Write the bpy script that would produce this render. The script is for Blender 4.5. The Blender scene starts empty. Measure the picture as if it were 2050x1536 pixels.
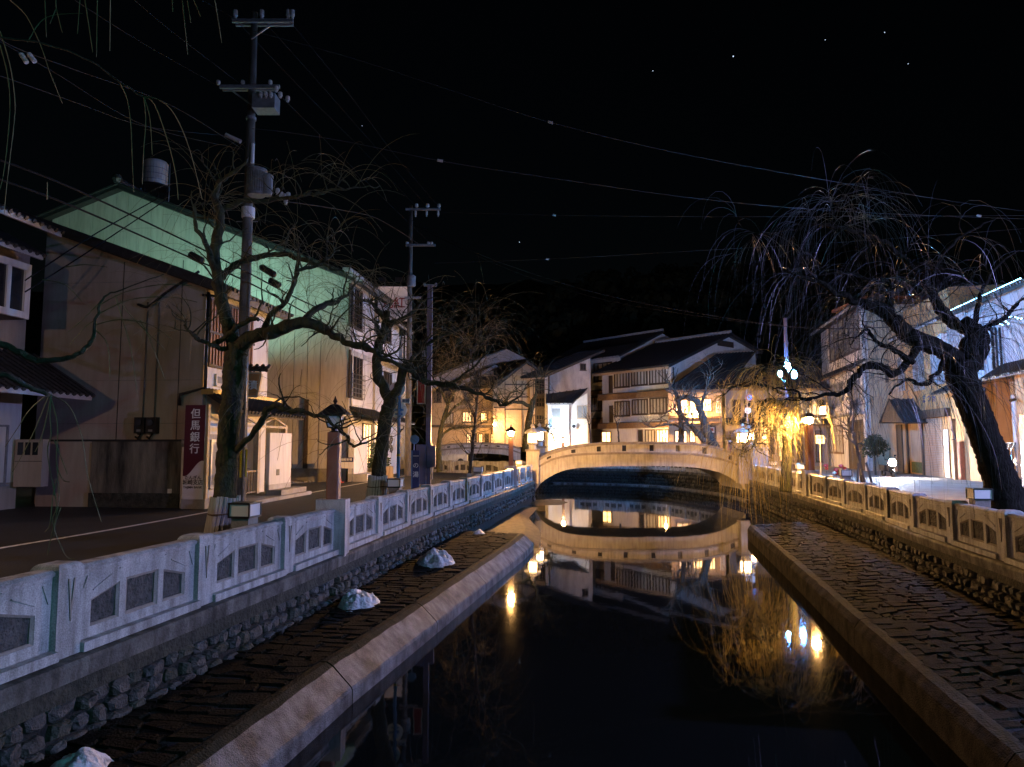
import bpy, math, random
from mathutils import Vector, Matrix, noise

sc = bpy.context.scene
COL = sc.collection
R = math.radians
V = Vector

# ------------------------------------------------------------------ camera
FPX = 1400.0                       # focal length in photo pixels (2050 wide)
CAMZ = 2.2
PITCH = math.atan(121.0 / FPX)
cam = bpy.data.cameras.new('camera')
cam.sensor_width = 36.0
cam.lens = FPX / 2050.0 * 36.0
cam.clip_start = 0.05
cam.clip_end = 3000.0
cam_o = bpy.data.objects.new('camera', cam)
cam_o.location = (0, 0, CAMZ)
cam_o.rotation_euler = (math.pi / 2 + PITCH, 0, 0)
COL.objects.link(cam_o)
sc.camera = cam_o

# ------------------------------------------------------------------ night sky, faint moonlight, exposure
world = bpy.data.worlds.new('World')
sc.world = world
world.use_nodes = True
wn = world.node_tree
for n in list(wn.nodes):
    wn.nodes.remove(n)
w_out = wn.nodes.new('ShaderNodeOutputWorld')
w_bg = wn.nodes.new('ShaderNodeBackground')
w_sky = wn.nodes.new('ShaderNodeTexSky')
w_sky.sky_type = 'NISHITA'
w_sky.sun_disc = False
w_sky.sun_elevation = R(12)
w_sky.sun_rotation = R(150)
wn.links.new(w_sky.outputs[0], w_bg.inputs[0])
w_bg.inputs[1].default_value = 0.00028
wn.links.new(w_bg.outputs[0], w_out.inputs[0])
moon = bpy.data.lights.new('moonlight', 'SUN')
moon.energy = 0.004
moon.angle = R(0.5)
moon.color = (0.75, 0.85, 1.0)
moon_o = bpy.data.objects.new('moonlight', moon)
moon_o.rotation_euler = (R(50), 0, R(35))
COL.objects.link(moon_o)
sc.view_settings.view_transform = 'Standard'
sc.view_settings.look = 'None'
sc.view_settings.exposure = 0.4
sc.view_settings.gamma = 1.0
sc.view_settings.use_curve_mapping = False
sc.cycles.use_denoising = True
try:
    sc.cycles.denoiser = 'OPENIMAGEDENOISE'
except Exception:
    pass
sc.cycles.max_bounces = 5
sc.cycles.glossy_bounces = 3
sc.cycles.diffuse_bounces = 3
sc.cycles.sample_clamp_indirect = 4.0
sc.cycles.caustics_reflective = False
sc.cycles.caustics_refractive = False

# ------------------------------------------------------------------ measuring helpers (photo pixel -> place)
def ray(px, py):
    r = (px - 1025.0) / FPX
    u = (768.0 - py) / FPX
    return V((r, math.cos(PITCH) - u * math.sin(PITCH), math.sin(PITCH) + u * math.cos(PITCH)))

def on_z(px, py, z):
    d = ray(px, py)
    return V((0, 0, CAMZ)) + d * ((z - CAMZ) / d.z)

def on_y(px, py, y):
    d = ray(px, py)
    return V((0, 0, CAMZ)) + d * (y / d.y)

class Frame:
    """vertical plane: origin O on the ground, a along u, z up, d outward along n"""
    def __init__(s, O, deg, flip=1):
        s.O = V((O[0], O[1], 0))
        s.u = V((math.sin(R(deg)), math.cos(R(deg)), 0))
        s.n = V((s.u.y, -s.u.x, 0)) * flip
    def P(s, a, d, z):
        return s.O + s.u * a + s.n * d + V((0, 0, z))
    def px(s, px, py, d=0.0):
        dr = ray(px, py)
        o = s.O + s.n * d
        t = (o - V((0, 0, CAMZ))).dot(s.n) / dr.dot(s.n)
        p = V((0, 0, CAMZ)) + dr * t
        return ((p - o).dot(s.u), p.z)
    def rect(s, x0, y0, x1, y1, d=0.0):
        a0, z1 = s.px(x0, y0, d)
        a1, z0 = s.px(x1, y1, d)
        a2, z2 = s.px(x1, y0, d)
        return (min(a0, a1), max(a0, a1), z0, (z1 + z2) / 2)
    def sub(s, a=0, d=0):
        f = Frame((0, 0), 0)
        f.O = s.O + s.u * a + s.n * d
        f.u = s.u.copy(); f.n = s.n.copy()
        return f

# ------------------------------------------------------------------ mesh helpers
ORG = {}          # root offset of each thing

class MB:
    def __init__(s):
        s.v = []; s.f = []
    def add(s, vs, fs):
        k = len(s.v)
        s.v.extend([tuple(p) for p in vs])
        s.f.extend([tuple(i + k for i in q) for q in fs])
        return s
    def hexa(s, p):   # 8 points: bottom 4 ccw, top 4 ccw
        return s.add(p, [(3, 2, 1, 0), (4, 5, 6, 7), (0, 1, 5, 4), (1, 2, 6, 5), (2, 3, 7, 6), (3, 0, 4, 7)])
    def box(s, x0, x1, y0, y1, z0, z1):
        return s.hexa([(x0, y0, z0), (x1, y0, z0), (x1, y1, z0), (x0, y1, z0), (x0, y0, z1), (x1, y0, z1), (x1, y1, z1), (x0, y1, z1)])
    def fbox(s, F, a0, a1, d0, d1, z0, z1):
        P = F.P
        return s.hexa([P(a0, d0, z0), P(a1, d0, z0), P(a1, d1, z0), P(a0, d1, z0), P(a0, d0, z1), P(a1, d0, z1), P(a1, d1, z1), P(a0, d1, z1)])
    def fprism(s, F, poly, d0, d1):    # poly of (a,z)
        n = len(poly)
        vs = [F.P(a, d0, z) for a, z in poly] + [F.P(a, d1, z) for a, z in poly]
        fs = [tuple(range(n - 1, -1, -1)), tuple(range(n, 2 * n))]
        for i in range(n):
            j = (i + 1) % n
            fs.append((i, j, n + j, n + i))
        return s.add(vs, fs)
    def prism(s, base, h):             # base points, extruded by vector h
        n = len(base); h = V(h)
        vs = [V(p) for p in base] + [V(p) + h for p in base]
        fs = [tuple(range(n - 1, -1, -1)), tuple(range(n, 2 * n))]
        for i in range(n):
            j = (i + 1) % n
            fs.append((i, j, n + j, n + i))
        return s.add(vs, fs)
    def bar(s, p, q, w, h=None):
        p = V(p); q = V(q); d = (q - p)
        if d.length < 1e-6: return s
        d.normalize()
        up = V((0, 0, 1)) if abs(d.z) < 0.95 else V((0, 1, 0))
        x = d.cross(up).normalized(); y = x.cross(d).normalized()
        h = h or w
        c = [x * (-w / 2) + y * (-h / 2), x * (w / 2) + y * (-h / 2), x * (w / 2) + y * (h / 2), x * (-w / 2) + y * (h / 2)]
        return s.hexa([p + k for k in c] + [q + k for k in c])
    def tube(s, pts, rad, n=8, cap=True):
        pts = [V(p) for p in pts]
        if not hasattr(rad, '__len__'): rad = [rad] * len(pts)
        k0 = len(s.v)
        prev = None
        for i, p in enumerate(pts):
            a = pts[max(0, i - 1)]; b = pts[min(len(pts) - 1, i + 1)]
            d = (b - a)
            d = d.normalized() if d.length > 1e-9 else V((0, 0, 1))
            if prev is None:
                up = V((1, 0, 0)) if abs(d.x) < 0.8 else V((0, 1, 0))
                x = d.cross(up).normalized()
            else:
                x = (prev - d * prev.dot(d))
                x = x.normalized() if x.length > 1e-6 else d.orthogonal().normalized()
            prev = x
            y = d.cross(x)
            for j in range(n):
                t = 2 * math.pi * j / n
                s.v.append(tuple(p + (x * math.cos(t) + y * math.sin(t)) * rad[i]))
        for i in range(len(pts) - 1):
            for j in range(n):
                a = k0 + i * n + j; b = k0 + i * n + (j + 1) % n
                s.f.append((a, b, b + n, a + n))
        if cap:
            s.f.append(tuple(k0 + j for j in range(n - 1, -1, -1)))
            e = k0 + (len(pts) - 1) * n
            s.f.append(tuple(e + j for j in range(n)))
        return s
    def lathe(s, c, prof, n=16, axis=None):   # prof of (r,z)
        c = V(c); k = len(s.v)
        for r, z in prof:
            for j in range(n):
                t = 2 * math.pi * (j + 0.5) / n
                s.v.append((c.x + r * math.cos(t), c.y + r * math.sin(t), c.z + z))
        for i in range(len(prof) - 1):
            for j in range(n):
                a = k + i * n + j; b = k + i * n + (j + 1) % n
                s.f.append((a, b, b + n, a + n))
        s.f.append(tuple(k + j for j in range(n - 1, -1, -1)))
        e = k + (len(prof) - 1) * n
        s.f.append(tuple(e + j for j in range(n)))
        return s
    def disc(s, c, nrm, r, th, n=24):
        nrm = V(nrm).normalized()
        x = nrm.orthogonal().normalized(); y = nrm.cross(x)
        return s.prism([V(c) + (x * math.cos(2 * math.pi * i / n) + y * math.sin(2 * math.pi * i / n)) * r for i in range(n)], nrm * th)
    def ball(s, c, r, nu=16, nv=10, sz=1.0):
        prof = [(max(1e-4, r * math.sin(math.pi * i / nv)), -r * sz * math.cos(math.pi * i / nv)) for i in range(nv + 1)]
        return s.lathe(c, prof, nu)
    def build(s, name, mat, parent=None, smooth=False, off=None):
        me = bpy.data.meshes.new(name)
        o = V((0, 0, 0))
        if parent is not None: o = ORG.get(parent.name, o)
        if off is not None: o = V(off)
        me.from_pydata([(p[0] - o.x, p[1] - o.y, p[2] - o.z) for p in s.v], [], s.f)
        me.update()
        return link(name, me, mat, parent, smooth)

def link(name, me, mat, parent=None, smooth=False):
    if mat is not None and not me.materials: me.materials.append(MAT[mat] if isinstance(mat, str) else mat)
    if smooth:
        for p in me.polygons: p.use_smooth = True
    ob = bpy.data.objects.new(name, me)
    COL.objects.link(ob)
    if parent is not None:
        ob.parent = parent
        if parent.name in ORG: ORG[ob.name] = ORG[parent.name]
    return ob

def tag(o, label=None, cat=None, group=None, kind=None):
    if label: o['label'] = label
    if cat: o['category'] = cat
    if group: o['group'] = group
    if kind: o['kind'] = kind
    return o

def thing(name, label, cat, loc, group=None):
    o = bpy.data.objects.new(name, None)
    o.empty_display_size = 0.3
    o.location = loc
    COL.objects.link(o)
    ORG[o.name] = V(loc)
    return tag(o, label, cat, group)

def struct(o):
    o['kind'] = 'structure'
    return o

def text_mesh(body, size, mat, P0, right, up, parent, name='lettering', extrude=0.004, align='CENTER'):
    """flat lettering centred at P0 in the plane right/up"""
    c = bpy.data.curves.new('txt', 'FONT')
    c.body = body; c.size = size; c.extrude = extrude; c.offset = size * 0.012
    c.align_x = align; c.align_y = 'CENTER'; c.resolution_u = 2
    t = bpy.data.objects.new('txt', c)
    COL.objects.link(t)
    bpy.context.view_layer.update()
    dg = bpy.context.evaluated_depsgraph_get()
    me = bpy.data.meshes.new_from_object(t.evaluated_get(dg))
    bpy.data.objects.remove(t); bpy.data.curves.remove(c)
    right = V(right).normalized(); up = V(up).normalized(); nn = right.cross(up)
    o = ORG.get(parent.name, V((0, 0, 0))) if parent else V((0, 0, 0))
    M = Matrix(((right.x, up.x, nn.x, P0[0] - o.x), (right.y, up.y, nn.y, P0[1] - o.y), (right.z, up.z, nn.z, P0[2] - o.z), (0, 0, 0, 1)))
    me.transform(M)
    me.materials.clear()
    return link(name, me, mat, parent)

# ------------------------------------------------------------------ materials
MAT = {}
def material(name, col, rough=0.7, col2=None, scale=3.0, detail=5.0, bump=0.0, bscale=None, metal=0.0, spec=0.5, stretch=(1, 1, 1), lo=0.35, hi=0.65, grain=0.0, streak=0.0):
    m = bpy.data.materials.new(name)
    m.use_nodes = True
    nt = m.node_tree; L = nt.links
    b = nt.nodes['Principled BSDF']
    b.inputs['Base Color'].default_value = (*col, 1)
    b.inputs['Roughness'].default_value = rough
    b.inputs['Metallic'].default_value = metal
    b.inputs['Specular IOR Level'].default_value = spec
    g = nt.nodes.new('ShaderNodeNewGeometry')
    mp = nt.nodes.new('ShaderNodeMapping')
    mp.inputs['Scale'].default_value = stretch
    L.new(g.outputs['Position'], mp.inputs['Vector'])
    if col2 is not None:
        nz = nt.nodes.new('ShaderNodeTexNoise')
        nz.inputs['Scale'].default_value = scale
        nz.inputs['Detail'].default_value = detail
        nz.inputs['Roughness'].default_value = 0.62
        L.new(mp.outputs[0], nz.inputs['Vector'])
        cr = nt.nodes.new('ShaderNodeValToRGB')
        cr.color_ramp.elements[0].position = lo
        cr.color_ramp.elements[1].position = hi
        cr.color_ramp.elements[0].color = (*col, 1)
        cr.color_ramp.elements[1].color = (*col2, 1)
        L.new(nz.outputs[0], cr.inputs[0])
        last = cr.outputs[0]
        if grain > 0:
            n3 = nt.nodes.new('ShaderNodeTexNoise')
            n3.inputs['Scale'].default_value = 60.0
            n3.inputs['Detail'].default_value = 2.0
            L.new(g.outputs['Position'], n3.inputs['Vector'])
            mx = nt.nodes.new('ShaderNodeMix')
            mx.data_type = 'RGBA'; mx.blend_type = 'OVERLAY'
            mx.inputs['Factor'].default_value = grain
            L.new(last, mx.inputs[6]); L.new(n3.outputs[0], mx.inputs[7])
            last = mx.outputs[2]
        if streak > 0:      # run-down dirt: tall thin noise darkening
            m4 = nt.nodes.new('ShaderNodeMapping'); m4.inputs['Scale'].default_value = (1, 1, 0.12)
            n4 = nt.nodes.new('ShaderNodeTexNoise'); n4.inputs['Scale'].default_value = 7.0; n4.inputs['Detail'].default_value = 6.0
            L.new(g.outputs['Position'], m4.inputs[0]); L.new(m4.outputs[0], n4.inputs[0])
            r4 = nt.nodes.new('ShaderNodeValToRGB')
            r4.color_ramp.elements[0].position = 0.42; r4.color_ramp.elements[1].position = 0.66
            r4.color_ramp.elements[0].color = (1, 1, 1, 1); r4.color_ramp.elements[1].color = (0.38, 0.36, 0.32, 1)
            L.new(n4.outputs[0], r4.inputs[0])
            x4 = nt.nodes.new('ShaderNodeMix'); x4.data_type = 'RGBA'; x4.blend_type = 'MULTIPLY'; x4.inputs['Factor'].default_value = streak
            L.new(last, x4.inputs[6]); L.new(r4.outputs[0], x4.inputs[7])
            last = x4.outputs[2]
        L.new(last, b.inputs['Base Color'])
    if bump > 0:
        n2 = nt.nodes.new('ShaderNodeTexNoise')
        n2.inputs['Scale'].default_value = bscale or scale * 4
        n2.inputs['Detail'].default_value = 5.0
        L.new(mp.outputs[0], n2.inputs['Vector'])
        bp = nt.nodes.new('ShaderNodeBump')
        bp.inputs['Strength'].default_value = bump
        bp.inputs['Distance'].default_value = 0.05
        L.new(n2.outputs[0], bp.inputs['Height'])
        L.new(bp.outputs[0], b.inputs['Normal'])
    MAT[name] = m
    return m

def emitter(name, col, strength):
    m = bpy.data.materials.new(name)
    m.use_nodes = True
    b = m.node_tree.nodes['Principled BSDF']
    b.inputs['Base Color'].default_value = (0.8, 0.8, 0.8, 1)
    b.inputs['Emission Color'].default_value = (*col, 1)
    b.inputs['Emission Strength'].default_value = strength
    MAT[name] = m
    return m

material('granite', (0.38, 0.38, 0.38), 0.8, (0.56, 0.56, 0.55), 2.2, 6, 0.3, 70, grain=0.6, streak=0.75)
material('granite_dark', (0.05, 0.05, 0.05), 0.9, (0.11, 0.105, 0.10), 9, 6, 1.0, 26)
material('inset_frame', (0.24, 0.21, 0.18), 0.8, (0.34, 0.30, 0.26), 4, 5, 0.2, 60, grain=0.3)
material('concrete', (0.22, 0.21, 0.19), 0.8, (0.36, 0.34, 0.31), 1.6, 6, 0.3, 40, grain=0.4)
material('coping', (0.05, 0.047, 0.042), 0.9, (0.19, 0.18, 0.16), 2.5, 6, 0.4, 30, grain=0.4, streak=0.8)
material('moss_band', (0.018, 0.020, 0.014), 0.95, (0.06, 0.055, 0.04), 5, 6, 0.9, 18)
material('bridge_stone', (0.36, 0.345, 0.325), 0.8, (0.50, 0.48, 0.455), 1.3, 6, 0.25, 50, grain=0.45, streak=0.45)
material('bridge_dark', (0.16, 0.14, 0.12), 0.8, (0.27, 0.24, 0.20), 3, 6, 0.3, 40)
material('wall_stone_a', (0.022, 0.022, 0.021), 0.7, (0.075, 0.072, 0.066), 6, 5, 0.6, 28)
material('wall_stone_b', (0.028, 0.026, 0.022), 0.7, (0.095, 0.083, 0.07), 6, 5, 0.6, 28)
material('wall_stone_c', (0.016, 0.019, 0.012), 0.7, (0.05, 0.05, 0.033), 6, 5, 0.6, 28)
material('wall_stone_shaded', (0.006, 0.006, 0.0055), 0.7, (0.026, 0.025, 0.022), 6, 5, 0.6, 28)  # shade of the unlit walls put into a darker stone colour
material('mortar', (0.006, 0.006, 0.0055), 0.95, (0.016, 0.016, 0.014), 8, 4, 0.5, 30)
material('ledge_paving', (0.003, 0.0027, 0.0023), 0.9, (0.021, 0.0175, 0.012), 2.2, 9, 1.0, 30, spec=0.06)
material('ledge_rim', (0.035, 0.034, 0.035), 0.6, (0.22, 0.215, 0.22), 2.4, 6, 0.7, 55, grain=0.6, spec=0.25, streak=0.6)
material('rim_shaded', (0.012, 0.011, 0.009), 0.95, (0.055, 0.049, 0.04), 3, 6, 0.7, 45, spec=0.1)  # darker copy of the rim; the right bank's missing light is coloured in
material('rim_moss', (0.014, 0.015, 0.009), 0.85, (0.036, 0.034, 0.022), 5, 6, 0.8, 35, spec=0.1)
material('moss', (0.05, 0.06, 0.02), 0.9, (0.10, 0.11, 0.04), 7, 5, 0.7, 40)
material('asphalt', (0.012, 0.012, 0.013), 0.65, (0.026, 0.026, 0.026), 0.8, 6, 0.35, 90)
material('pavement', (0.12, 0.115, 0.11), 0.6, (0.24, 0.225, 0.21), 0.9, 7, 0.4, 60)
material('gravel', (0.17, 0.15, 0.11), 0.95, (0.34, 0.30, 0.22), 14, 3, 1.0, 22)
material('road_paint', (0.55, 0.55, 0.55), 0.6, (0.75, 0.75, 0.75), 5, 5)
material('riverbed', (0.02, 0.02, 0.018), 0.9)
material('mud', (0.022, 0.017, 0.010), 0.8, (0.075, 0.057, 0.034), 4, 8, 1.0, 26, spec=0.2)
material('snow', (0.66, 0.68, 0.72), 0.5, (0.16, 0.14, 0.12), 7, 8, 0.9, 16, lo=0.46, hi=0.74)
material('plaster_bank', (0.30, 0.245, 0.19), 0.85, (0.42, 0.36, 0.30), 0.7, 5, 0.1, 60, stretch=(1, 1, 0.25), grain=0.2, streak=0.16)
material('plaster_white', (0.60, 0.58, 0.55), 0.8, (0.74, 0.72, 0.69), 0.9, 5, 0.08, 60, stretch=(1, 1, 0.3), grain=0.15, streak=0.18)
material('panel_cream', (0.50, 0.46, 0.41), 0.8, (0.62, 0.58, 0.52), 0.6, 5, 0.06, 60, stretch=(1, 1, 0.3), grain=0.15, streak=0.25)
material('plaster_grey', (0.26, 0.25, 0.24), 0.85, (0.55, 0.53, 0.50), 0.9, 6, 0.1, 60, stretch=(1, 1, 0.35), grain=0.2)
material('plaster_ochre', (0.38, 0.205, 0.08), 0.85, (0.48, 0.28, 0.12), 0.8, 5, 0.1, 60, grain=0.15, streak=0.18)
material('plaster_tan', (0.38, 0.27, 0.165), 0.85, (0.47, 0.35, 0.225), 0.8, 5, 0.1, 60, grain=0.15, streak=0.18)
material('plaster_lilac', (0.30, 0.26, 0.25), 0.85, (0.40, 0.35, 0.34), 0.8, 5, 0.1, 60, grain=0.15, streak=0.18)
material('stained_concrete', (0.025, 0.022, 0.018), 0.85, (0.30, 0.26, 0.20), 1.5, 7, 0.4, 30, stretch=(1.3, 1.3, 0.22), lo=0.36, hi=0.80)
material('foundation', (0.20, 0.18, 0.15), 0.9, (0.30, 0.27, 0.22), 2.5, 5, 0.4, 30)
material('wood_dark', (0.035, 0.025, 0.018), 0.6, (0.08, 0.055, 0.04), 3, 5, 0.3, 40, stretch=(4, 4, 0.5))
material('wood_warm', (0.20, 0.085, 0.035), 0.6, (0.30, 0.14, 0.06), 4, 5, 0.3, 40, stretch=(4, 4, 0.5))
material('wood_tan', (0.36, 0.27, 0.17), 0.6, (0.46, 0.36, 0.24), 4, 5, 0.2, 40)
material('wood_beam', (0.16, 0.10, 0.055), 0.6, (0.24, 0.15, 0.08), 4, 5, 0.2, 40)
material('roof_tile', (0.016, 0.016, 0.018), 0.55, (0.035, 0.035, 0.038), 5, 5, 0.3, 30)
material('roof_edge', (0.30, 0.30, 0.31), 0.6, (0.42, 0.42, 0.42), 3, 4)
material('metal_dark', (0.02, 0.02, 0.02), 0.45, metal=0.3)
material('metal_black', (0.012, 0.012, 0.013), 0.4)
material('metal_grey', (0.22, 0.225, 0.235), 0.45, (0.32, 0.33, 0.34), 6, 4, metal=0.4)
material('steel', (0.62, 0.63, 0.65), 0.25, metal=0.9)
material('post_brown', (0.20, 0.085, 0.05), 0.6, (0.27, 0.12, 0.075), 3, 5, 0.15, 50)
material('pole_concrete', (0.09, 0.082, 0.075), 0.9, (0.20, 0.185, 0.165), 2.5, 6, 0.3, 40, stretch=(2, 2, 0.5))
material('pole_purple', (0.13, 0.10, 0.14), 0.45, (0.17, 0.13, 0.18), 3, 3)
material('insulator', (0.55, 0.52, 0.50), 0.3)
material('cable', (0.007, 0.008, 0.010), 0.7, spec=0.2)
material('cable_bright', (0.022, 0.024, 0.032), 0.7, spec=0.3)
material('bark', (0.022, 0.018, 0.014), 0.9, (0.085, 0.07, 0.052), 6, 7, 1.0, 14, stretch=(2.5, 2.5, 0.6))
material('bark_silhouette', (0.006, 0.0055, 0.005), 0.95, (0.022, 0.021, 0.016), 6, 7, 1.0, 14, stretch=(2.5, 2.5, 0.6), spec=0.1)  # silhouette of the backlit trunk put into the bark colour
material('bark_moss', (0.014, 0.012, 0.008), 0.9, (0.046, 0.05, 0.015), 5, 7, 1.0, 14, stretch=(1.5, 1.5, 0.8))
material('branch', (0.045, 0.036, 0.026), 0.85, (0.10, 0.08, 0.055), 8, 5, 0.6, 30)
material('twig', (0.13, 0.10, 0.045), 0.6, (0.20, 0.155, 0.07), 10, 3)
material('twig_yellow', (0.34, 0.26, 0.07), 0.55, (0.42, 0.33, 0.10), 10, 3)
material('twig_grey', (0.03, 0.035, 0.04), 0.32, (0.07, 0.08, 0.09), 10, 3)
material('wrap', (0.30, 0.31, 0.27), 0.7, (0.52, 0.53, 0.48), 8, 5, 0.5, 20, stretch=(6, 6, 0.4))
material('rope', (0.10, 0.075, 0.04), 0.9)
material('glass_dark', (0.02, 0.022, 0.026), 0.08, spec=0.6)
material('glass_pale', (0.28, 0.29, 0.30), 0.12)
material('curtain', (0.48, 0.46, 0.43), 0.9, (0.28, 0.27, 0.25), 5, 4, 0.2, 20, stretch=(6, 6, 0.15))
material('sign_maroon', (0.085, 0.008, 0.022), 0.35)
material('sign_white', (0.72, 0.72, 0.72), 0.4)
material('letter_dark', (0.03, 0.03, 0.03), 0.6)
material('letter_red', (0.30, 0.02, 0.02), 0.5)
material('letter_navy', (0.03, 0.04, 0.14), 0.5)
material('letter_white', (0.8, 0.8, 0.8), 0.5)
material('sign_orange', (0.42, 0.19, 0.06), 0.5)
material('sign_red', (0.40, 0.015, 0.02), 0.45)
material('sign_blue', (0.10, 0.22, 0.42), 0.5)
material('sign_cream', (0.66, 0.60, 0.54), 0.6, (0.76, 0.70, 0.64), 2, 4)
material('cone_red', (0.62, 0.06, 0.02), 0.45)
material('yellow', (0.70, 0.50, 0.02), 0.45)
material('black', (0.01, 0.01, 0.01), 0.5)
material('brass', (0.45, 0.33, 0.12), 0.4, metal=0.5)
material('tank', (0.52, 0.49, 0.44), 0.5, (0.60, 0.57, 0.50), 2, 4)
material('leaf_dark', (0.03, 0.05, 0.018), 0.7, (0.07, 0.10, 0.035), 6, 4)
material('hill_tree', (0.018, 0.028, 0.012), 0.9, (0.05, 0.055, 0.022), 0.5, 6)
material('hill', (0.012, 0.017, 0.009), 0.95, (0.03, 0.033, 0.016), 0.05, 6)
material('shutter', (0.34, 0.27, 0.20), 0.5, (0.40, 0.32, 0.25), 3, 3)
material('poster', (0.75, 0.75, 0.74), 0.4, (0.60, 0.60, 0.60), 6, 2)
material('brick_red', (0.24, 0.10, 0.06), 0.8, (0.32, 0.14, 0.09), 6, 4)
material('fruit_red', (0.45, 0.05, 0.04), 0.5)
material('lantern_glass', (0.62, 0.66, 0.70), 0.25)
material('acrylic', (0.66, 0.66, 0.64), 0.3)
emitter('glow_sodium', (1.0, 0.50, 0.15), 9000)
emitter('glow_sodium_far', (1.0, 0.52, 0.17), 2800)
emitter('glow_lantern', (1.0, 0.58, 0.24), 60)
emitter('glow_blue', (0.06, 0.36, 1.0), 3000)
emitter('glow_head', (1.0, 0.95, 0.92), 1800)
emitter('glow_white', (0.75, 0.90, 1.0), 1450)
emitter('glow_window', (1.0, 0.52, 0.15), 6)
emitter('glow_window_dim', (1.0, 0.52, 0.17), 1.8)
emitter('glow_sign', (1.0, 0.66, 0.30), 60)
emitter('glow_led', (0.25, 0.65, 1.0), 12)
emitter('glow_violet', (0.42, 0.42, 1.0), 11000)
emitter('glow_cyan', (0.12, 0.70, 0.80), 2600)
emitter('glow_green', (0.34, 0.84, 0.66), 2500)
emitter('glow_sodium_back', (1.0, 0.60, 0.40), 950)
emitter('glow_sodium_right', (1.0, 0.50, 0.15), 9000)
emitter('glow_board_fill', (1.0, 0.62, 0.34), 9)  # glow of the lamps added over the billboard
emitter('star', (0.6, 0.75, 1.0), 1.2)

# water: dark, glossy, lightly rippled
m = material('water', (0.006, 0.008, 0.009), 0.03, spec=0.5)
nt = m.node_tree
nb = nt.nodes['Principled BSDF']
nb.inputs['IOR'].default_value = 1.33
g_ = nt.nodes.new('ShaderNodeNewGeometry')
mp_ = nt.nodes.new('ShaderNodeMapping'); mp_.inputs['Scale'].default_value = (1.0, 0.6, 1)
n_ = nt.nodes.new('ShaderNodeTexNoise'); n_.inputs['Scale'].default_value = 2.2; n_.inputs['Detail'].default_value = 3
b_ = nt.nodes.new('ShaderNodeBump'); b_.inputs['Strength'].default_value = 0.022; b_.inputs['Distance'].default_value = 0.05
nt.links.new(g_.outputs['Position'], mp_.inputs[0]); nt.links.new(mp_.outputs[0], n_.inputs[0]); nt.links.new(n_.outputs[0], b_.inputs['Height']); nt.links.new(b_.outputs[0], nb.inputs['Normal'])

# stepped corner-cut helper: smooth path through points
def catmull(pts, n):
    out = []
    P = [V(p) for p in pts]
    for i in range(len(P) - 1):
        p0 = P[max(0, i - 1)]; p1 = P[i]; p2 = P[i + 1]; p3 = P[min(len(P) - 1, i + 2)]
        for k in range(n):
            t = k / n
            out.append(0.5 * ((2 * p1) + (p2 - p0) * t + (2 * p0 - 5 * p1 + 4 * p2 - p3) * t * t + (3 * p1 - p0 - 3 * p2 + p3) * t ** 3))
    out.append(P[-1])
    return out

class Path:
    """ground polyline measured by arc length"""
    def __init__(s, pts):
        s.p = [V((p[0], p[1], 0)) for p in pts]
        s.l = [0.0]
        for a, b in zip(s.p, s.p[1:]): s.l.append(s.l[-1] + (b - a).length)
    def at(s, t):
        i = 0
        while i < len(s.p) - 2 and t > s.l[i + 1]: i += 1
        d = (s.p[i + 1] - s.p[i]).normalized()
        return s.p[i] + d * (t - s.l[i]), d
    def find_y(s, y):
        for i in range(len(s.p) - 1):
            a, b = s.p[i], s.p[i + 1]
            if (a.y - y) * (b.y - y) <= 0 and a.y != b.y:
                return s.l[i] + (b - a).length * (y - a.y) / (b.y - a.y)
        return s.l[-1]
# ================================================================== SETTING
WATER_Z = -1.45
LEDGE_Z = -0.9
rng = random.Random(7)

left_line = catmull([(-7.0, -8, 0), (-5.9, 0, 0), (-4.78, 7.5, 0), (-4.0, 12.1, 0), (-3.28, 17.1, 0), (-2.45, 22.7, 0), (-1.15, 29.9, 0), (0.1, 37.0, 0), (1.15, 43.6, 0)], 4)
right_line = catmull([(4.6, -8, 0), (6.5, 0, 0), (8.0, 7, 0), (9.43, 13.4, 0), (10.4, 18.2, 0), (11.35, 22.0, 0), (12.25, 27.0, 0), (13.6, 35.0, 0), (15.0, 43.6, 0)], 4)
LP = Path(left_line); RP = Path(right_line)
# banks beyond the bridge: the canal swings to the left
left_far = catmull([(1.15, 43.6, 0), (1.3, 47, 0), (0.2, 51.0, 0), (-3.6, 53.5, 0), (-7.4, 57, 0), (-8.7, 61, 0), (-10, 64.5, 0), (-14, 65.8, 0), (-24, 66, 0)], 5)
right_far = catmull([(15.0, 43.6, 0), (15.4, 47, 0), (15.0, 53, 0), (12.4, 61, 0), (6.0, 65.2, 0), (2.2, 65.0, 0), (0.6, 66.5, 0), (-1.5, 70, 0), (-6, 71.3, 0), (-24, 71.5, 0)], 5)

# riverbed sheet reaching the horizon (everything else stands above it)
struct(MB().add([(-600, -60, -2.4), (600, -60, -2.4), (600, 900, -2.4), (-600, 900, -2.4)], [(0, 1, 2, 3)]).build('ground', 'riverbed'))
# water
struct(MB().add([(-40, -20, WATER_Z), (30, -20, WATER_Z), (30, 75, WATER_Z), (-40, 75, WATER_Z)], [(0, 1, 2, 3)]).build('water', 'water'))

def strip(path, other, z):
    vs = []; fs = []
    for p, q in zip(path, other):
        vs += [(p.x, p.y, z), (q.x, q.y, z)]
    for i in range(len(path) - 1):
        fs.append((2 * i, 2 * i + 1, 2 * i + 3, 2 * i + 2))
    return vs, fs

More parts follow.
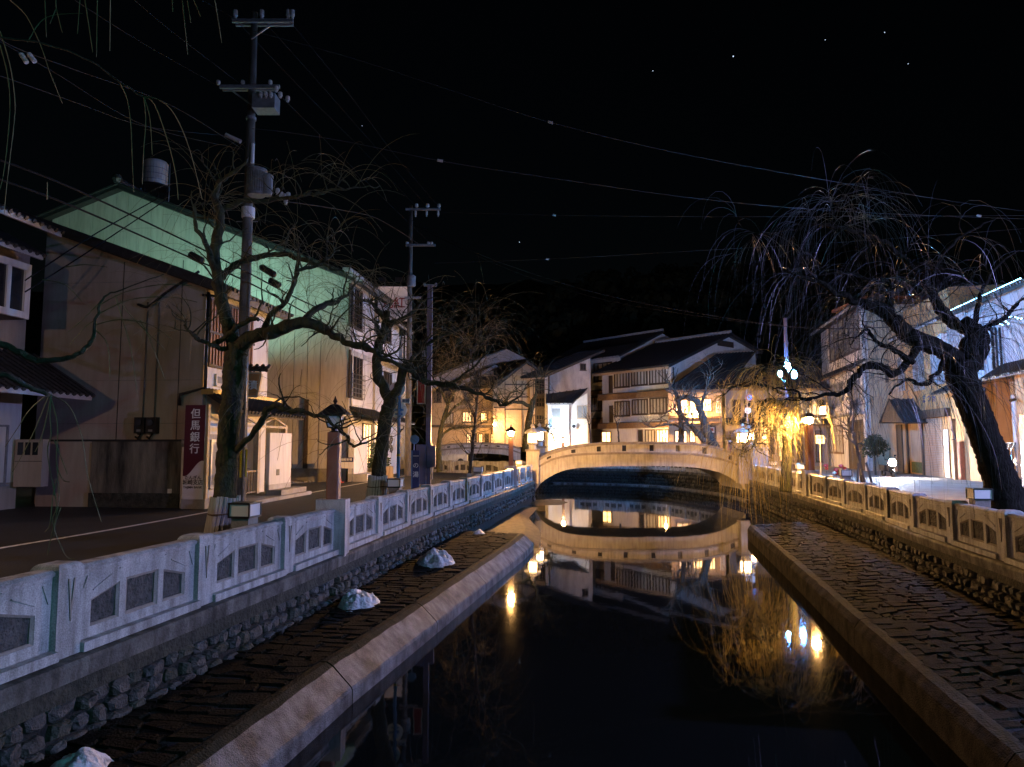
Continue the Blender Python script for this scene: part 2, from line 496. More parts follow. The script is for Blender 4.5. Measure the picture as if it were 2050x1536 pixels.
# left street (asphalt), right and far streets (pale paving): one outline each
def outline(name, pts, z, mat):
    return struct(MB().add([(p[0], p[1], z) for p in pts], [tuple(range(len(pts)))]).build(name, mat))
outline('road', [(p.x - .1, p.y) for p in left_line] + [(p.x - .05, p.y) for p in left_far[1:]] + [(-70, 66), (-70, -8)], 0.0, 'asphalt')
outline('street', [(p.x + .1, p.y) for p in right_line] + [(p.x + .05, p.y + .02) for p in right_far[1:]] + [(-70, 71.5), (-70, 140), (80, 140), (80, -8)], 0.0, 'pavement')

# painted edge line of the left road, and round marking at the bend
def ribbon(pts, w, z, mat, name):
    mb = MB(); vs = []; fs = []
    for i, p in enumerate(pts):
        a = pts[max(0, i - 1)]; b = pts[min(len(pts) - 1, i + 1)]
        d = (V(b) - V(a)); d.z = 0; d.normalize()
        n = V((d.y, -d.x, 0)) * (w / 2)
        p = V(p)
        vs += [(p.x - n.x, p.y - n.y, z), (p.x + n.x, p.y + n.y, z)]
    for i in range(len(pts) - 1): fs.append((2 * i, 2 * i + 1, 2 * i + 3, 2 * i + 2))
    return struct(mb.add(vs, fs).build(name, mat))

edge = [on_z(x, y, 0) for x, y in ((-120, 1120), (0, 1098), (210, 1063), (425, 1024), (667, 978.5), (820, 951))]
ribbon(catmull(edge, 5), 0.16, 0.006, 'road_paint', 'road_line')
c = on_z(858, 935, 0)
for rr, nm in ((2.3, 'road_line'), (1.3, 'road_line')):
    ribbon([(c.x + rr * math.cos(t) * 0.8, c.y + 2.2 * rr * math.sin(t), 0) for t in [math.pi * (-0.65 + 1.3 * k / 16) for k in range(17)]], 0.18, 0.006, 'road_paint', nm)

# gravel lot between the bank and the panelled house
g0 = [on_z(532, 972, 0), on_z(700, 962, 0), on_z(692, 950, 0), on_z(520, 950, 0)]
gm = MB()
rg = random.Random(3)
lot = [(p.x, p.y, 0.008) for p in g0]
struct(MB().add(lot, [(0, 1, 2, 3)]).build('gravel_lot', 'gravel'))
for i in range(1500):
    s_, t_ = rg.random(), rg.random()
    a = g0[0].lerp(g0[1], s_); b = g0[3].lerp(g0[2], s_); p = a.lerp(b, t_)
    r = rg.uniform(0.04, 0.10)
    gm.add([(p.x - r, p.y, 0), (p.x, p.y - r, 0), (p.x + r, p.y, 0), (p.x, p.y + r, 0), (p.x + rg.uniform(-.02, .02), p.y, r * 0.9)], [(0, 1, 4), (1, 2, 4), (2, 3, 4), (3, 0, 4)])
tag(gm.build('gravel', 'gravel'), 'loose tan gravel heaped along the foot of the panelled wall', 'gravel', kind='stuff')

# ---------------------------------------------------------------- hills behind
def hill(name, x0, x1, y0, y1, hfun, nx, ny, mat):
    vs = []; fs = []
    for j in range(ny + 1):
        for i in range(nx + 1):
            x = x0 + (x1 - x0) * i / nx; y = y0 + (y1 - y0) * j / ny
            vs.append((x, y, hfun(x, y)))
    for j in range(ny):
        for i in range(nx):
            a = j * (nx + 1) + i
            fs.append((a, a + 1, a + nx + 2, a + nx + 1))
    return struct(MB().add(vs, fs).build(name, mat))
def hf(x, y):
    k = max(0.0, min(1.0, (y - 95) / 130.0))
    h = 70 * k ** 0.8 * (0.75 + 0.35 * noise.noise(V((x * 0.012, y * 0.012, 3.1))))
    return h + 3.0 * noise.noise(V((x * 0.08, y * 0.08, 0.0))) * k - 0.3
hill('hill', -260, 330, 90, 260, hf, 60, 30, 'hill')
# wooded slope: one mass of leaf tufts
tm = MB()
rt = random.Random(21)
def tuft(mb, c, r, n, rr):
    for k in range(n):
        t = rr.uniform(0, 6.283); ph = math.acos(rr.uniform(-0.5, 1))
        d = V((math.sin(ph) * math.cos(t), math.sin(ph) * math.sin(t), math.cos(ph)))
        p = V(c) + d * r * rr.uniform(0.55, 1.0)
        x = d.orthogonal().normalized() * r * rr.uniform(0.12, 0.28); y = d.cross(x).normalized() * r * rr.uniform(0.12, 0.28)
        mb.add([p - x, p - y, p + x, p + y], [(0, 1, 2, 3)])
for i in range(420):
    x = rt.uniform(-60, 90); y = 96 + rt.random() ** 1.3 * 90
    z = hf(x, y)
    tuft(tm, (x, y, z + 2.5), rt.uniform(2.2, 4.0), 46, rt)
tag(tm.build('forest', 'hill_tree'), 'dark wooded hillside behind the houses', 'forest', kind='stuff')

# ---------------------------------------------------------------- retaining walls
STONES = []
def stone_mesh(rr):
    # rounded cobble: three rings of eight points; width 1 (x), height 1 (z), depth along -y
    j = lambda s: rr.uniform(-s, s)
    base = [(-.5, -.28), (-.3, -.5), (.3, -.5), (.5, -.28), (.5, .28), (.3, .5), (-.3, .5), (-.5, .28)]
    base = [(x + j(.07), z + j(.07)) for x, z in base]
    r0 = [(x, 0, z) for x, z in base]
    r1 = [(x * .96 + j(.03), -.55 + j(.08), z * .95 + j(.03)) for x, z in base]
    r2 = [(x * .62 + j(.06), -.95 + j(.12), z * .60 + j(.06)) for x, z in base]
    v = r0 + r1 + r2
    fs = [tuple(range(16, 24))]
    for k in range(8):
        l = (k + 1) % 8
        fs += [(k, l, 8 + l, 8 + k), (8 + k, 8 + l, 16 + l, 16 + k)]
    me = bpy.data.meshes.new('stone'); me.from_pydata(v, [], fs); me.update()
    return me
rs = random.Random(5)
SM = {}
for mn in ('wall_stone_a', 'wall_stone_b', 'wall_stone_c', 'wall_stone_shaded'):
    SM[mn] = []
    for k in range(5):
        me = stone_mesh(rs); me.materials.append(MAT[mn]); SM[mn].append(me)

def retaining_wall(label, path, t0, t1, side, z_top, z_bot, course_h, limit, seed, ahead=None, mix=(4, 3, 3, 0)):
    """side=+1: canal lies to the right of the travel direction"""
    rr = random.Random(seed)
    p0, d0 = path.at((t0 + t1) / 2)
    root = thing('retaining_wall', label, 'wall', (p0.x, p0.y, WATER_Z))
    # backing
    back = MB(); band = MB()
    n = int((t1 - t0) / 1.0) + 1
    vs = []; fs = []; vb = []; 
    for i in range(n + 1):
        p, d = path.at(t0 + (t1 - t0) * i / n)
        nn = V((d.y, -d.x, 0)) * side
        w = p + nn * 0.10
        vs += [(w.x, w.y, -2.4), (w.x, w.y, z_top + 0.02)]
        u = p + nn * 0.17
        vb += [(u.x, u.y, z_top - 0.02), (u.x, u.y, -0.02), (w.x - nn.x * .2, w.y - nn.y * .2, -0.02), (w.x, w.y, z_top - 0.02)]
    for i in range(n):
        fs.append((2 * i, 2 * i + 1, 2 * i + 3, 2 * i + 2))
    back.add(vs, fs).build('backing', 'mortar', root)
    fb = []
    for i in range(n):
        k = 4 * i
        for a, b in ((0, 1), (1, 2), (3, 0)):
            fb.append((k + a, k + b, k + 4 + b, k + 4 + a))
    band.add(vb, fb).build('moss_band', 'moss_band', root)
    spots = []
    rows = int(round((z_top - z_bot) / course_h))
    for r in range(rows):
        t = t0 + rr.uniform(0, 0.2)
        while t < t1:
            w = rr.uniform(0.17, 0.36)
            h = (z_top - z_bot) / rows
            spots.append((t + w / 2, z_bot + h * (r + 0.5) + rr.uniform(-.022, .022), w, h * rr.uniform(0.78, 0.98)))
            t += w + rr.uniform(0.012, 0.06)
    spots.sort(key=lambda q: q[0] if q[0] > ahead else 1e6 + q[0])
    rest = {k: MB() for k in SM}
    for i, (t, z, w, h) in enumerate(spots):
        p, d = path.at(t)
        nn = V((d.y, -d.x, 0)) * side
        mn = rr.choices(list(SM), mix)[0]
        me = rr.choice(SM[mn])
        pos = p + nn * 0.09
        ang = math.atan2(d.y, d.x) + (0 if side > 0 else math.pi)
        dep = rr.uniform(0.07, 0.15)
        M = Matrix.Translation((pos.x, pos.y, z)) @ Matrix.Rotation(ang, 4, 'Z') @ Matrix.Rotation(rr.uniform(-.12, .12), 4, 'Y') @ Matrix.Diagonal((w, dep, h, 1))
        if i < limit:
            o = bpy.data.objects.new('stone', me)
            COL.objects.link(o); o.parent = root
            o.matrix_local = Matrix.Translation(-ORG[root.name]) @ M
        else:
            rest[mn].add([M @ v.co for v in me.vertices], [tuple(q.vertices) for q in me.polygons])
    for k, mb in rest.items():
        if mb.v:
            tag(mb.build('stonework', k, root), kind='stuff')
    return root

tL0 = LP.find_y(2.0); tL1 = LP.l[-1]
retaining_wall('mossy rough stone canal wall below the pale left balustrade', LP, tL0, tL1, 1, -0.44, -1.02, 0.19, 300, 11, LP.find_y(4.6))
tR0 = RP.find_y(2.0); tR1 = RP.l[-1]
retaining_wall('dark stone canal wall below the right-hand balustrade', RP, tR0, tR1, -1, -0.40, -1.46, 0.22, 300, 12, RP.find_y(9.0), (2, 2, 3, 4))
FLP = Path(left_far); FRP = Path(right_far)
retaining_wall('curved stone canal wall seen through the bridge arch', FRP, 0.5, FRP.l[-1] * 0.62, -1, -0.4, -1.46, 0.3, 60, 13, 6.0, (0, 0, 1, 9))
retaining_wall('left stone canal wall beyond the bridge', FLP, 0.5, FLP.l[-1] * 0.6, 1, -0.1, -1.46, 0.3, 0, 14, 0.0, (0, 0, 1, 9))
# narrow wet kerb at the foot of the curved wall
km = MB(); pts = [FRP.at(t)[0] for t in [1.0 + k * 1.0 for k in range(28)]]
kv = []
for i, p in enumerate(pts):
    d = FRP.at(1.0 + i)[1]; nn = V((-d.y, d.x, 0))
    kv += [p + nn * 0.12 + V((0, 0, -1.33)), p + nn * 0.42 + V((0, 0, -1.35)), p + nn * 0.44 + V((0, 0, -1.5))]
kf = []
for i in range(len(pts) - 1):
    k = 3 * i; kf += [(k, k + 1, k + 4, k + 3), (k + 1, k + 2, k + 5, k + 4)]
tag(km.add(kv, kf).build('wall_footing', 'ledge_rim'), 'thin wet footing along the waterline of the curved wall', 'footing')

# ---------------------------------------------------------------- ledges beside the water
def ledge(label, inner, outer, seed, rim_mat, cw=.30, ch=.32, rw=.55):
    """inner/outer: polylines (same count) at the wall and at the water; top at LEDGE_Z with a sloping concrete rim"""
    rr = random.Random(seed)
    root = thing('canal_ledge', label, 'ledge', (outer[0][0], outer[0][1], WATER_Z))
    n = len(inner)
    # rim: rounded shoulder from top to vertical face, in long blocks with open joints
    seg = []
    for i in range(n - 1):
        a = V((*outer[i], 0)); b = V((*outer[i + 1], 0))
        m_ = max(1, int((b - a).length / 3.6))
        ia = V((*inner[i], 0)); ib = V((*inner[i + 1], 0))
        for k in range(m_):
            seg.append((a.lerp(b, k / m_), a.lerp(b, (k + 1) / m_), ia.lerp(ib, k / m_), ib if k == m_ - 1 else ia.lerp(ib, (k + 1) / m_)))
    for a, b, ia, ib in seg:
        d = (b - a).normalized(); w = (ia - a); w = (w - d * w.dot(d)).normalized()
        prof = [(rw, LEDGE_Z - 0.02), (rw - .05, LEDGE_Z + 0.0), (cw + .1, LEDGE_Z + 0.005), (cw, LEDGE_Z - ch * .16), (0.02, LEDGE_Z - ch), (0.0, LEDGE_Z - ch - .04), (0.0, -2.0), (rw, -2.0)]
        a2 = a + d * 0.012; b2 = b - d * 0.012
        base = [a2 + w * x + V((0, 0, z)) for x, z in prof]
        mb = MB(); N = 14
        L = (b2 - a2)
        vs = []
        for k in range(N + 1):
            for q_, p in enumerate(base):
                pp = p + L * (k / N)
                j = noise.noise(pp * 2.3) * 0.018 + noise.noise(pp * 9.0) * 0.006
                vs.append(pp + (w * j + V((0, 0, j * 0.6)) if 1 < q_ < 5 else V((0, 0, 0))))
        m8 = len(base); fs = []
        for k in range(N):
            for q_ in range(m8):
                r_ = (q_ + 1) % m8
                fs.append((k * m8 + q_, k * m8 + r_, (k + 1) * m8 + r_, (k + 1) * m8 + q_))
        fs.append(tuple(range(m8))); fs.append(tuple(N * m8 + q_ for q_ in range(m8 - 1, -1, -1)))
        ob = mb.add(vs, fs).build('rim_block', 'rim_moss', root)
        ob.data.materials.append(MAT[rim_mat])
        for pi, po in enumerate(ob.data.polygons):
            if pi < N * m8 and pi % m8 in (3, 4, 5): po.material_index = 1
    # bed
    bed = MB()
    vs = []; fs = []
    for i in range(n):
        a = V((*outer[i], 0)); ia = V((*inner[i], 0)); w = (ia - a).normalized()
        p = a + w * (rw - .05); q_ = ia + w * 0.15
        vs += [(p.x, p.y, LEDGE_Z - 0.035), (q_.x, q_.y, LEDGE_Z - 0.035)]
    for i in range(n - 1): fs.append((2 * i, 2 * i + 1, 2 * i + 3, 2 * i + 2))
    bed.add(vs, fs).build('bed', 'mortar', root)
    # end face
    a = V((*outer[-1], 0)); ia = V((*inner[-1], 0))
    MB().add([(a.x, a.y, -2), (ia.x, ia.y, -2), (ia.x, ia.y, LEDGE_Z - .03), (a.x, a.y, LEDGE_Z - .3)], [(0, 1, 2, 3)]).build('end_face', 'ledge_rim', root)
    # uneven flat paving stones, too many and too irregular to count
    pv = MB()
    for i in range(n - 1):
        a = V((*outer[i], 0)); b = V((*outer[i + 1], 0)); ia = V((*inner[i], 0)); ib = V((*inner[i + 1], 0))
        Lr = (b - a).length
        rows = max(1, int(Lr / 0.24))
        for k in range(rows):
            t0 = (k + 0.06 * rr.random()) / rows; t1 = (k + 1 - 0.10 * rr.random()) / rows
            s = 0.0
            W = ((ia - a).length)
            x = rw - .04
            while x < W - 0.05:
                w = rr.uniform(0.22, 0.6)
                s0 = x / W; s1 = min(1.0, (x + w - 0.02) / W)
                zz = LEDGE_Z + rr.uniform(-0.012, 0.010)
                q4 = []
                for (tt, ss) in ((t0, s0), (t1, s0), (t1, s1), (t0, s1)):
                    p = a.lerp(b, tt).lerp(ia.lerp(ib, tt), ss)
                    q4.append(p + V((rr.uniform(-.07, .07), rr.uniform(-.07, .07), 0)))
                c = sum(q4, V((0, 0, 0))) / 4
                top = [c + (p - c) * 0.9 + V((0, 0, zz + rr.uniform(-.006, .006))) for p in q4]
                bot = [p + V((0, 0, LEDGE_Z - 0.04)) for p in q4]
                pv.add(bot + top, [(4, 5, 6, 7), (0, 1, 5, 4), (1, 2, 6, 5), (2, 3, 7, 6), (3, 0, 4, 7)])
                x += w
    tag(pv.build('paving', 'ledge_paving', root), kind='stuff')
    return root

def line_x(path, y):
    return path.at(path.find_y(y))[0].x
lo = [(-4.35, -1.0), (-2.9, 6.5), (-2.25, 10.2), (-1.45, 13.9), (-0.64, 17.7), (0.386, 22.5), (0.75, 24.6)]
li = [(line_x(LP, y) + 0.1, y + 0.3) for x, y in lo]
li[-1] = (line_x(LP, 25.5) + 0.1, 25.6)
ledge('dark paved ledge with a sunlit-grey concrete rim under the left wall'.replace('sunlit-grey', 'pale frosty'), li, lo, 31, 'ledge_rim')
ro = [(3.4, -1.0), (5.0, 7.4), (6.1, 12.8), (7.4, 19.0), (9.06, 27.3)]
ri = [(line_x(RP, y) - 0.1, y + 0.6) for x, y in ro]
ri[-1] = (line_x(RP, 28.6) - 0.1, 28.7)
ledge('dark paved ledge with a narrow rim under the right-hand wall', ri, ro, 32, 'rim_shaded', .10, .13, .30)

# gravel spit at the far end of the left ledge
sp = MB(); c = on_z(1118, 1006, WATER_Z)
ring = []
N = 28
for k in range(N):
    t = 2 * math.pi * k / N
    r = 1 + 0.25 * noise.noise(V((math.cos(t) * 2, math.sin(t) * 2, 1)))
    ring.append((1.9 * math.cos(t) * r, 2.6 * math.sin(t) * r))
vs = [(c.x - 1.0 + x, c.y + y, WATER_Z - 0.03) for x, y in ring] + [(c.x - 1.0 + x * .6, c.y + y * .6, WATER_Z + 0.05 + 0.03 * noise.noise(V((x, y, 0)))) for x, y in ring] + [(c.x - 1.0, c.y, WATER_Z + 0.10)]
fs = []
for k in range(N):
    l = (k + 1) % N
    fs += [(k, l, N + l, N + k), (N + k, N + l, 2 * N)]
tag(sp.add(vs, fs).build('gravel_spit', 'mud', smooth=True), 'low brown mud spit in the water before the bridge', 'mud bank')
# mud shelf between left ledge end and wall
sp2 = MB()
pts = [(-2.0, 25.0), (1.0, 24.8), (1.3, 29.0), (0.9, 35.0), (1.6, 41.0), (0.5, 42.0), (-0.6, 34.0), (-1.9, 26.5)]
vs = [(x, y, WATER_Z - 0.02) for x, y in pts] + [(x * 0.55 - 0.15, (y - 32) * 0.8 + 32, WATER_Z + 0.16) for x, y in pts]
sp2.add(vs, [tuple(range(8, 16))] + [(k, (k + 1) % 8, 8 + (k + 1) % 8, 8 + k) for k in range(8)])
tag(sp2.build('mud_shelf', 'mud'), 'brown mud shelf against the left wall beyond the ledge', 'mud bank')

# snow heaps on the left ledge
def snow_heap(px, py, rx, ry, h, label, seed):
    c = on_z(px, py, LEDGE_Z)
    rr = random.Random(seed)
    mb = MB(); nu, nv = 72, 26
    vs = []; fs = []
    for j in range(nv + 1):
        f = j / nv
        for i in range(nu):
            t = 2 * math.pi * i / nu
            k = (1 - f) * (1 + 0.25 * noise.noise(V((math.cos(t) * 1.3 + seed, math.sin(t) * 1.3, 0))))
            x = rx * k * math.cos(t); y = ry * k * math.sin(t)
            z = h * (1 - (1 - f) ** 2.0)
            z += (0.12 * noise.noise(V((x * 4.5, y * 4.5, seed))) + 0.06 * noise.noise(V((x * 10, y * 10, seed))) + 0.025 * noise.noise(V((x * 24, y * 24, seed)))) * min(1, f * 4) * (h / 0.3)
            vs.append((c.x + x, c.y + y, LEDGE_Z - 0.03 + z))
    for j in range(nv):
        for i in range(nu):
            l = (i + 1) % nu
            fs.append((j * nu + i, j * nu + l, (j + 1) * nu + l, (j + 1) * nu + i))
    o = mb.add(vs, fs).build('snow_heap', 'snow', smooth=True)
    return tag(o, label, 'snow', 'snow heaps on the left ledge')
snow_heap(716, 1208, 0.42, 0.55, 0.27, 'dirty snow heap with a blue sheen, middle one on the left ledge', 1)
snow_heap(872, 1126, 0.48, 0.75, 0.33, 'larger snow heap farther along the left ledge towards the bridge', 2)
snow_heap(150, 1542, 0.33, 0.36, 0.17, 'snow heap cut off by the bottom edge of the picture', 3)
snow_heap(958, 1068, 0.22, 0.35, 0.14, 'tiny snow remnant at the far end of the left ledge', 4)

# ---------------------------------------------------------------- balustrades
PL = 2.05      # clear panel length
def panel_mesh():
    mb = MB()
    F = Frame((0, 0), 90)          # a along +x, n = -y
    F.u = V((1, 0, 0)); F.n = V((0, -1, 0))
    d0, d1 = -0.10, 0.10
    h0, h1, ht = 0.10, 0.21, 0.84
    mb.fprism(F, [(0, h0), (PL, h0), (PL, h1), (0, h1)], d0, d1)
    for x0, x1 in ((0, 0.20), (0.64, 0.74), (1.31, 1.41), (1.85, PL)):
        mb.fprism(F, [(x0, h1), (x1, h1), (x1, ht), (x0, ht)], d0, d1)
    mb.fprism(F, [(0.20, 0.50), (0.64, 0.62), (0.64, ht), (0.20, ht)], d0, d1)
    mb.fprism(F, [(0.74, 0.64), (1.31, 0.64), (1.31, ht), (0.74, ht)], d0, d1)
    mb.fprism(F, [(1.41, 0.62), (1.85, 0.50), (1.85, ht), (1.41, ht)], d0, d1)
    # rounded hand-rail
    prof = [(-0.12, 0.845), (-0.13, 0.875), (-0.09, 0.905), (0.09, 0.905), (0.13, 0.875), (0.12, 0.845)]
    n = len(prof)
    vs = [F.P(-0.02, d, z) for d, z in prof] + [F.P(PL + 0.02, d, z) for d, z in prof]
    mb.add(vs, [tuple(range(n)), tuple(range(2 * n - 1, n - 1, -1))] + [(i, n + i, n + (i + 1) % n, (i + 1) % n) for i in range(n)])
    return mb, F
def mesh_of(mb, name, mat):
    me = bpy.data.meshes.new(name); me.from_pydata(mb.v, [], mb.f); me.update(); me.materials.append(MAT[mat]); return me
mbp, F0 = panel_mesh()
ME_PANEL = mesh_of(mbp, 'panel', 'granite')
def inset_mesh(poly):
    mb = MB(); N = 10
    c = (sum(p[0] for p in poly) / 4, sum(p[1] for p in poly) / 4)
    vs = []; fs = []
    bl, br, tr, tl = [V((p[0], p[1], 0)) for p in poly]
    for j in range(N + 1):
        for i in range(N + 1):
            s, t = i / N, j / N
            p = bl.lerp(br, s).lerp(tl.lerp(tr, s), t)
            e = min(s, 1 - s, t, 1 - t)
            h = 0.012 if e > 0 else 0.0
            vs.append((p.x, -0.048 - h * (1 + 1.4 * noise.noise(V((p.x * 17, p.y * 17, 0)))), p.y))
    for j in range(N):
        for i in range(N):
            k = j * (N + 1) + i
            fs.append((k, k + 1, k + N + 2, k + N + 1))
    mb.add(vs, fs)
    # back side of the slab
    mb.add([(p[0], -0.03, p[1]) for p in poly], [(3, 2, 1, 0)])
    return mesh_of(mb, 'inset_stone', 'granite_dark')
POLYS = [[(0.19, 0.20), (0.65, 0.20), (0.65, 0.63), (0.19, 0.50)], [(0.73, 0.20), (1.32, 0.20), (1.32, 0.65), (0.73, 0.65)], [(1.40, 0.20), (1.86, 0.20), (1.86, 0.50), (1.40, 0.63)]]
ME_INSETS = [inset_mesh(p) for p in POLYS]
def frame_mesh():
    mb = MB()
    for poly in ([(0.20, 0.21), (0.64, 0.21), (0.64, 0.62), (0.20, 0.50)], [(0.74, 0.21), (1.31, 0.21), (1.31, 0.64), (0.74, 0.64)], [(1.41, 0.21), (1.85, 0.21), (1.85, 0.50), (1.41, 0.62)]):
        for i in range(4):
            a = poly[i]; b = poly[(i + 1) % 4]
            cx = sum(p[0] for p in poly) / 4; cz = sum(p[1] for p in poly) / 4
            ins = lambda p, k: (p[0] + (cx - p[0]) * k, p[1] + (cz - p[1]) * k)
            k = 0.15
            a2, b2 = ins(a, k), ins(b, k)
            y0, y1 = -0.094, -0.05
            mb.add([(a[0], y0, a[1]), (b[0], y0, b[1]), (b2[0], -0.078, b2[1]), (a2[0], -0.078, a2[1]), (a2[0], y1 + .02, a2[1]), (b2[0], y1 + .02, b2[1])], [(0, 1, 2, 3), (3, 2, 5, 4)])
    return mesh_of(mb, 'inset_frame', 'inset_frame')
ME_FRAME = frame_mesh()
def relief_mesh():
    mb = MB()
    y = -0.104
    def ln(x0, z0, x1, z1, w=0.022):
        mb.bar((x0, y, z0), (x1, y, z1), 0.02, w)
    for m_ in (0, 1):
        f = (lambda x: x) if m_ == 0 else (lambda x: PL - x)
        ln(f(0.05), 0.80, f(0.62), 0.80, 0.014)
        ln(f(0.05), 0.58, f(0.13), 0.77, 0.014); ln(f(0.22), 0.60, f(0.50), 0.72, 0.014)
    ln(0.62, 0.77, 1.43, 0.77, 0.014)
    return mesh_of(mb, 'relief', 'granite')
ME_RELIEF = relief_mesh()
def post_mesh():
    mb = MB()
    w, t = 0.17, 0.17
    prof = [(w, 0.0), (w, 0.90), (w - 0.02, 0.935), (w - 0.05, 0.955), (0, 0.965)]
    prev = None
    rows = []
    for x, z in prof[:-1]:
        k = x / w
        rows.append([(-x, -t * k, z), (x, -t * k, z), (x, t * k, z), (-x, t * k, z)])
    for a, b in zip(rows, rows[1:]):
        k = len(mb.v); mb.v += a + b
        for i in range(4):
            j = (i + 1) % 4
            mb.f.append((k + i, k + j, k + 4 + j, k + 4 + i))
    k = len(mb.v); mb.v += rows[-1]; mb.f.append((k, k + 1, k + 2, k + 3))
    return mesh_of(mb, 'post', 'granite')
ME_POST = post_mesh()
def notch_mesh():      # V-shaped carved mark on the post front, shown as two sunk-edge ribs
    mb = MB()
    y = -0.172
    mb.prism([(-0.05, y, 0.80), (0.0, y, 0.36), (0.05, y, 0.80), (0.028, y, 0.80), (0.0, y, 0.52), (-0.028, y, 0.80)], (0, -0.012, 0))
    return mesh_of(mb, 'carving', 'inset_frame')
ME_NOTCH = notch_mesh()
mbs = MB(); mbs.box(0, PL, -0.22, 0.16, 0.0, 0.10)
ME_PLINTH = mesh_of(mbs, 'plinth', 'granite')

def put(me, name, parent, M):
    o = bpy.data.objects.new(name, me); COL.objects.link(o); o.parent = parent
    base = ORG[parent.name] if parent.name in ORG else V((0, 0, 0))
    o.matrix_local = Matrix.Translation(-base) @ M
    return o

LAMP_SPOTS = {}
def balustrade(label, path, t_start, n, side, lamp_every=None):
    p, d = path.at(t_start)
    root = thing('stone_balustrade', label, 'balustrade', (p.x, p.y, 0), 'stone balustrades along the canal')
    pitch = PL + 0.34
    # coping under everything
    cp = MB()
    T1 = t_start + n * pitch + 0.2
    T1 = min(T1, path.l[-1])
    m_ = int((T1 - t_start + 0.3) / 0.8)
    vs = []; fs = []
    for i in range(m_ + 1):
        t = t_start - 0.3 + (T1 - t_start + 0.3) * i / m_
        p, d = path.at(t); nn = V((d.y, -d.x, 0)) * side
        for x, z in ((0.30, -0.02), (0.315, -0.06), (0.30, -0.22), (0.10, -0.24), (-0.30, -0.05), (-0.30, 0.012)):
            q_ = p + nn * x
            j = 0.012 * noise.noise(V((t * 3, x * 5, 1)))
            vs.append((q_.x + nn.x * j, q_.y + nn.y * j, z + j))
    for i in range(m_):
        for k in range(6):
            l = (k + 1) % 6
            fs.append((6 * i + k, 6 * i + l, 6 * i + 6 + l, 6 * i + 6 + k))
    cp.add(vs, fs).build('coping', 'coping', root)
    spots = []
    for i in range(n + 1):
        t = t_start + i * pitch
        if t > path.l[-1] + 0.2: break
        p, d = path.at(t)
        ang = math.atan2(d.y, d.x) + (0 if side > 0 else math.pi)
        M = Matrix.Translation((p.x, p.y, 0)) @ Matrix.Rotation(ang, 4, 'Z')
        o = put(ME_POST, 'post', root, M)
        c_ = bpy.data.objects.new('carving', ME_NOTCH); COL.objects.link(c_); c_.parent = o
        spots.append((p, d, t))
        if i == n: break
        p2, d2 = path.at(min(t + pitch, path.l[-1]))
        dd = (p2 - p).normalized()
        L = (p2 - p).length - 0.34
        if L < 0.5: break
        if side > 0:
            s0 = p + dd * 0.17; a2 = math.atan2(dd.y, dd.x)
        else:
            s0 = p2 - dd * 0.17; a2 = math.atan2(-dd.y, -dd.x)
        M = Matrix.Translation((s0.x, s0.y, 0)) @ Matrix.Rotation(a2, 4, 'Z') @ Matrix.Diagonal((L / PL, 1, 1, 1))
        pn = put(ME_PANEL, 'panel', root, M)
        for me in ME_INSETS:
            q_ = bpy.data.objects.new('inset_stone', me); COL.objects.link(q_); q_.parent = pn
        for me, nm in ((ME_FRAME, 'inset_frame'), (ME_RELIEF, 'relief')):
            q_ = bpy.data.objects.new(nm, me); COL.objects.link(q_); q_.parent = pn
        put(ME_PLINTH, 'plinth', root, M)
    return spots
tl = LP.find_y(7.5) - 2 * 2.39
LSP = balustrade('pale stone balustrade with carved panels along the left bank', LP, tl, 17, 1)
tr = RP.find_y(13.4) - 2 * 2.39
RSP = balustrade('shadowed stone balustrade with carved panels along the right bank', RP, tr, 15, -1)
# rails on the far curved wall and far left bank
FSP = balustrade('far stone balustrade curving behind the bridge', FRP, 4.2, 9, -1)
FSP2 = balustrade('short stone balustrade beyond the bridge at the left bend', FLP, 4.0, 6, 1)
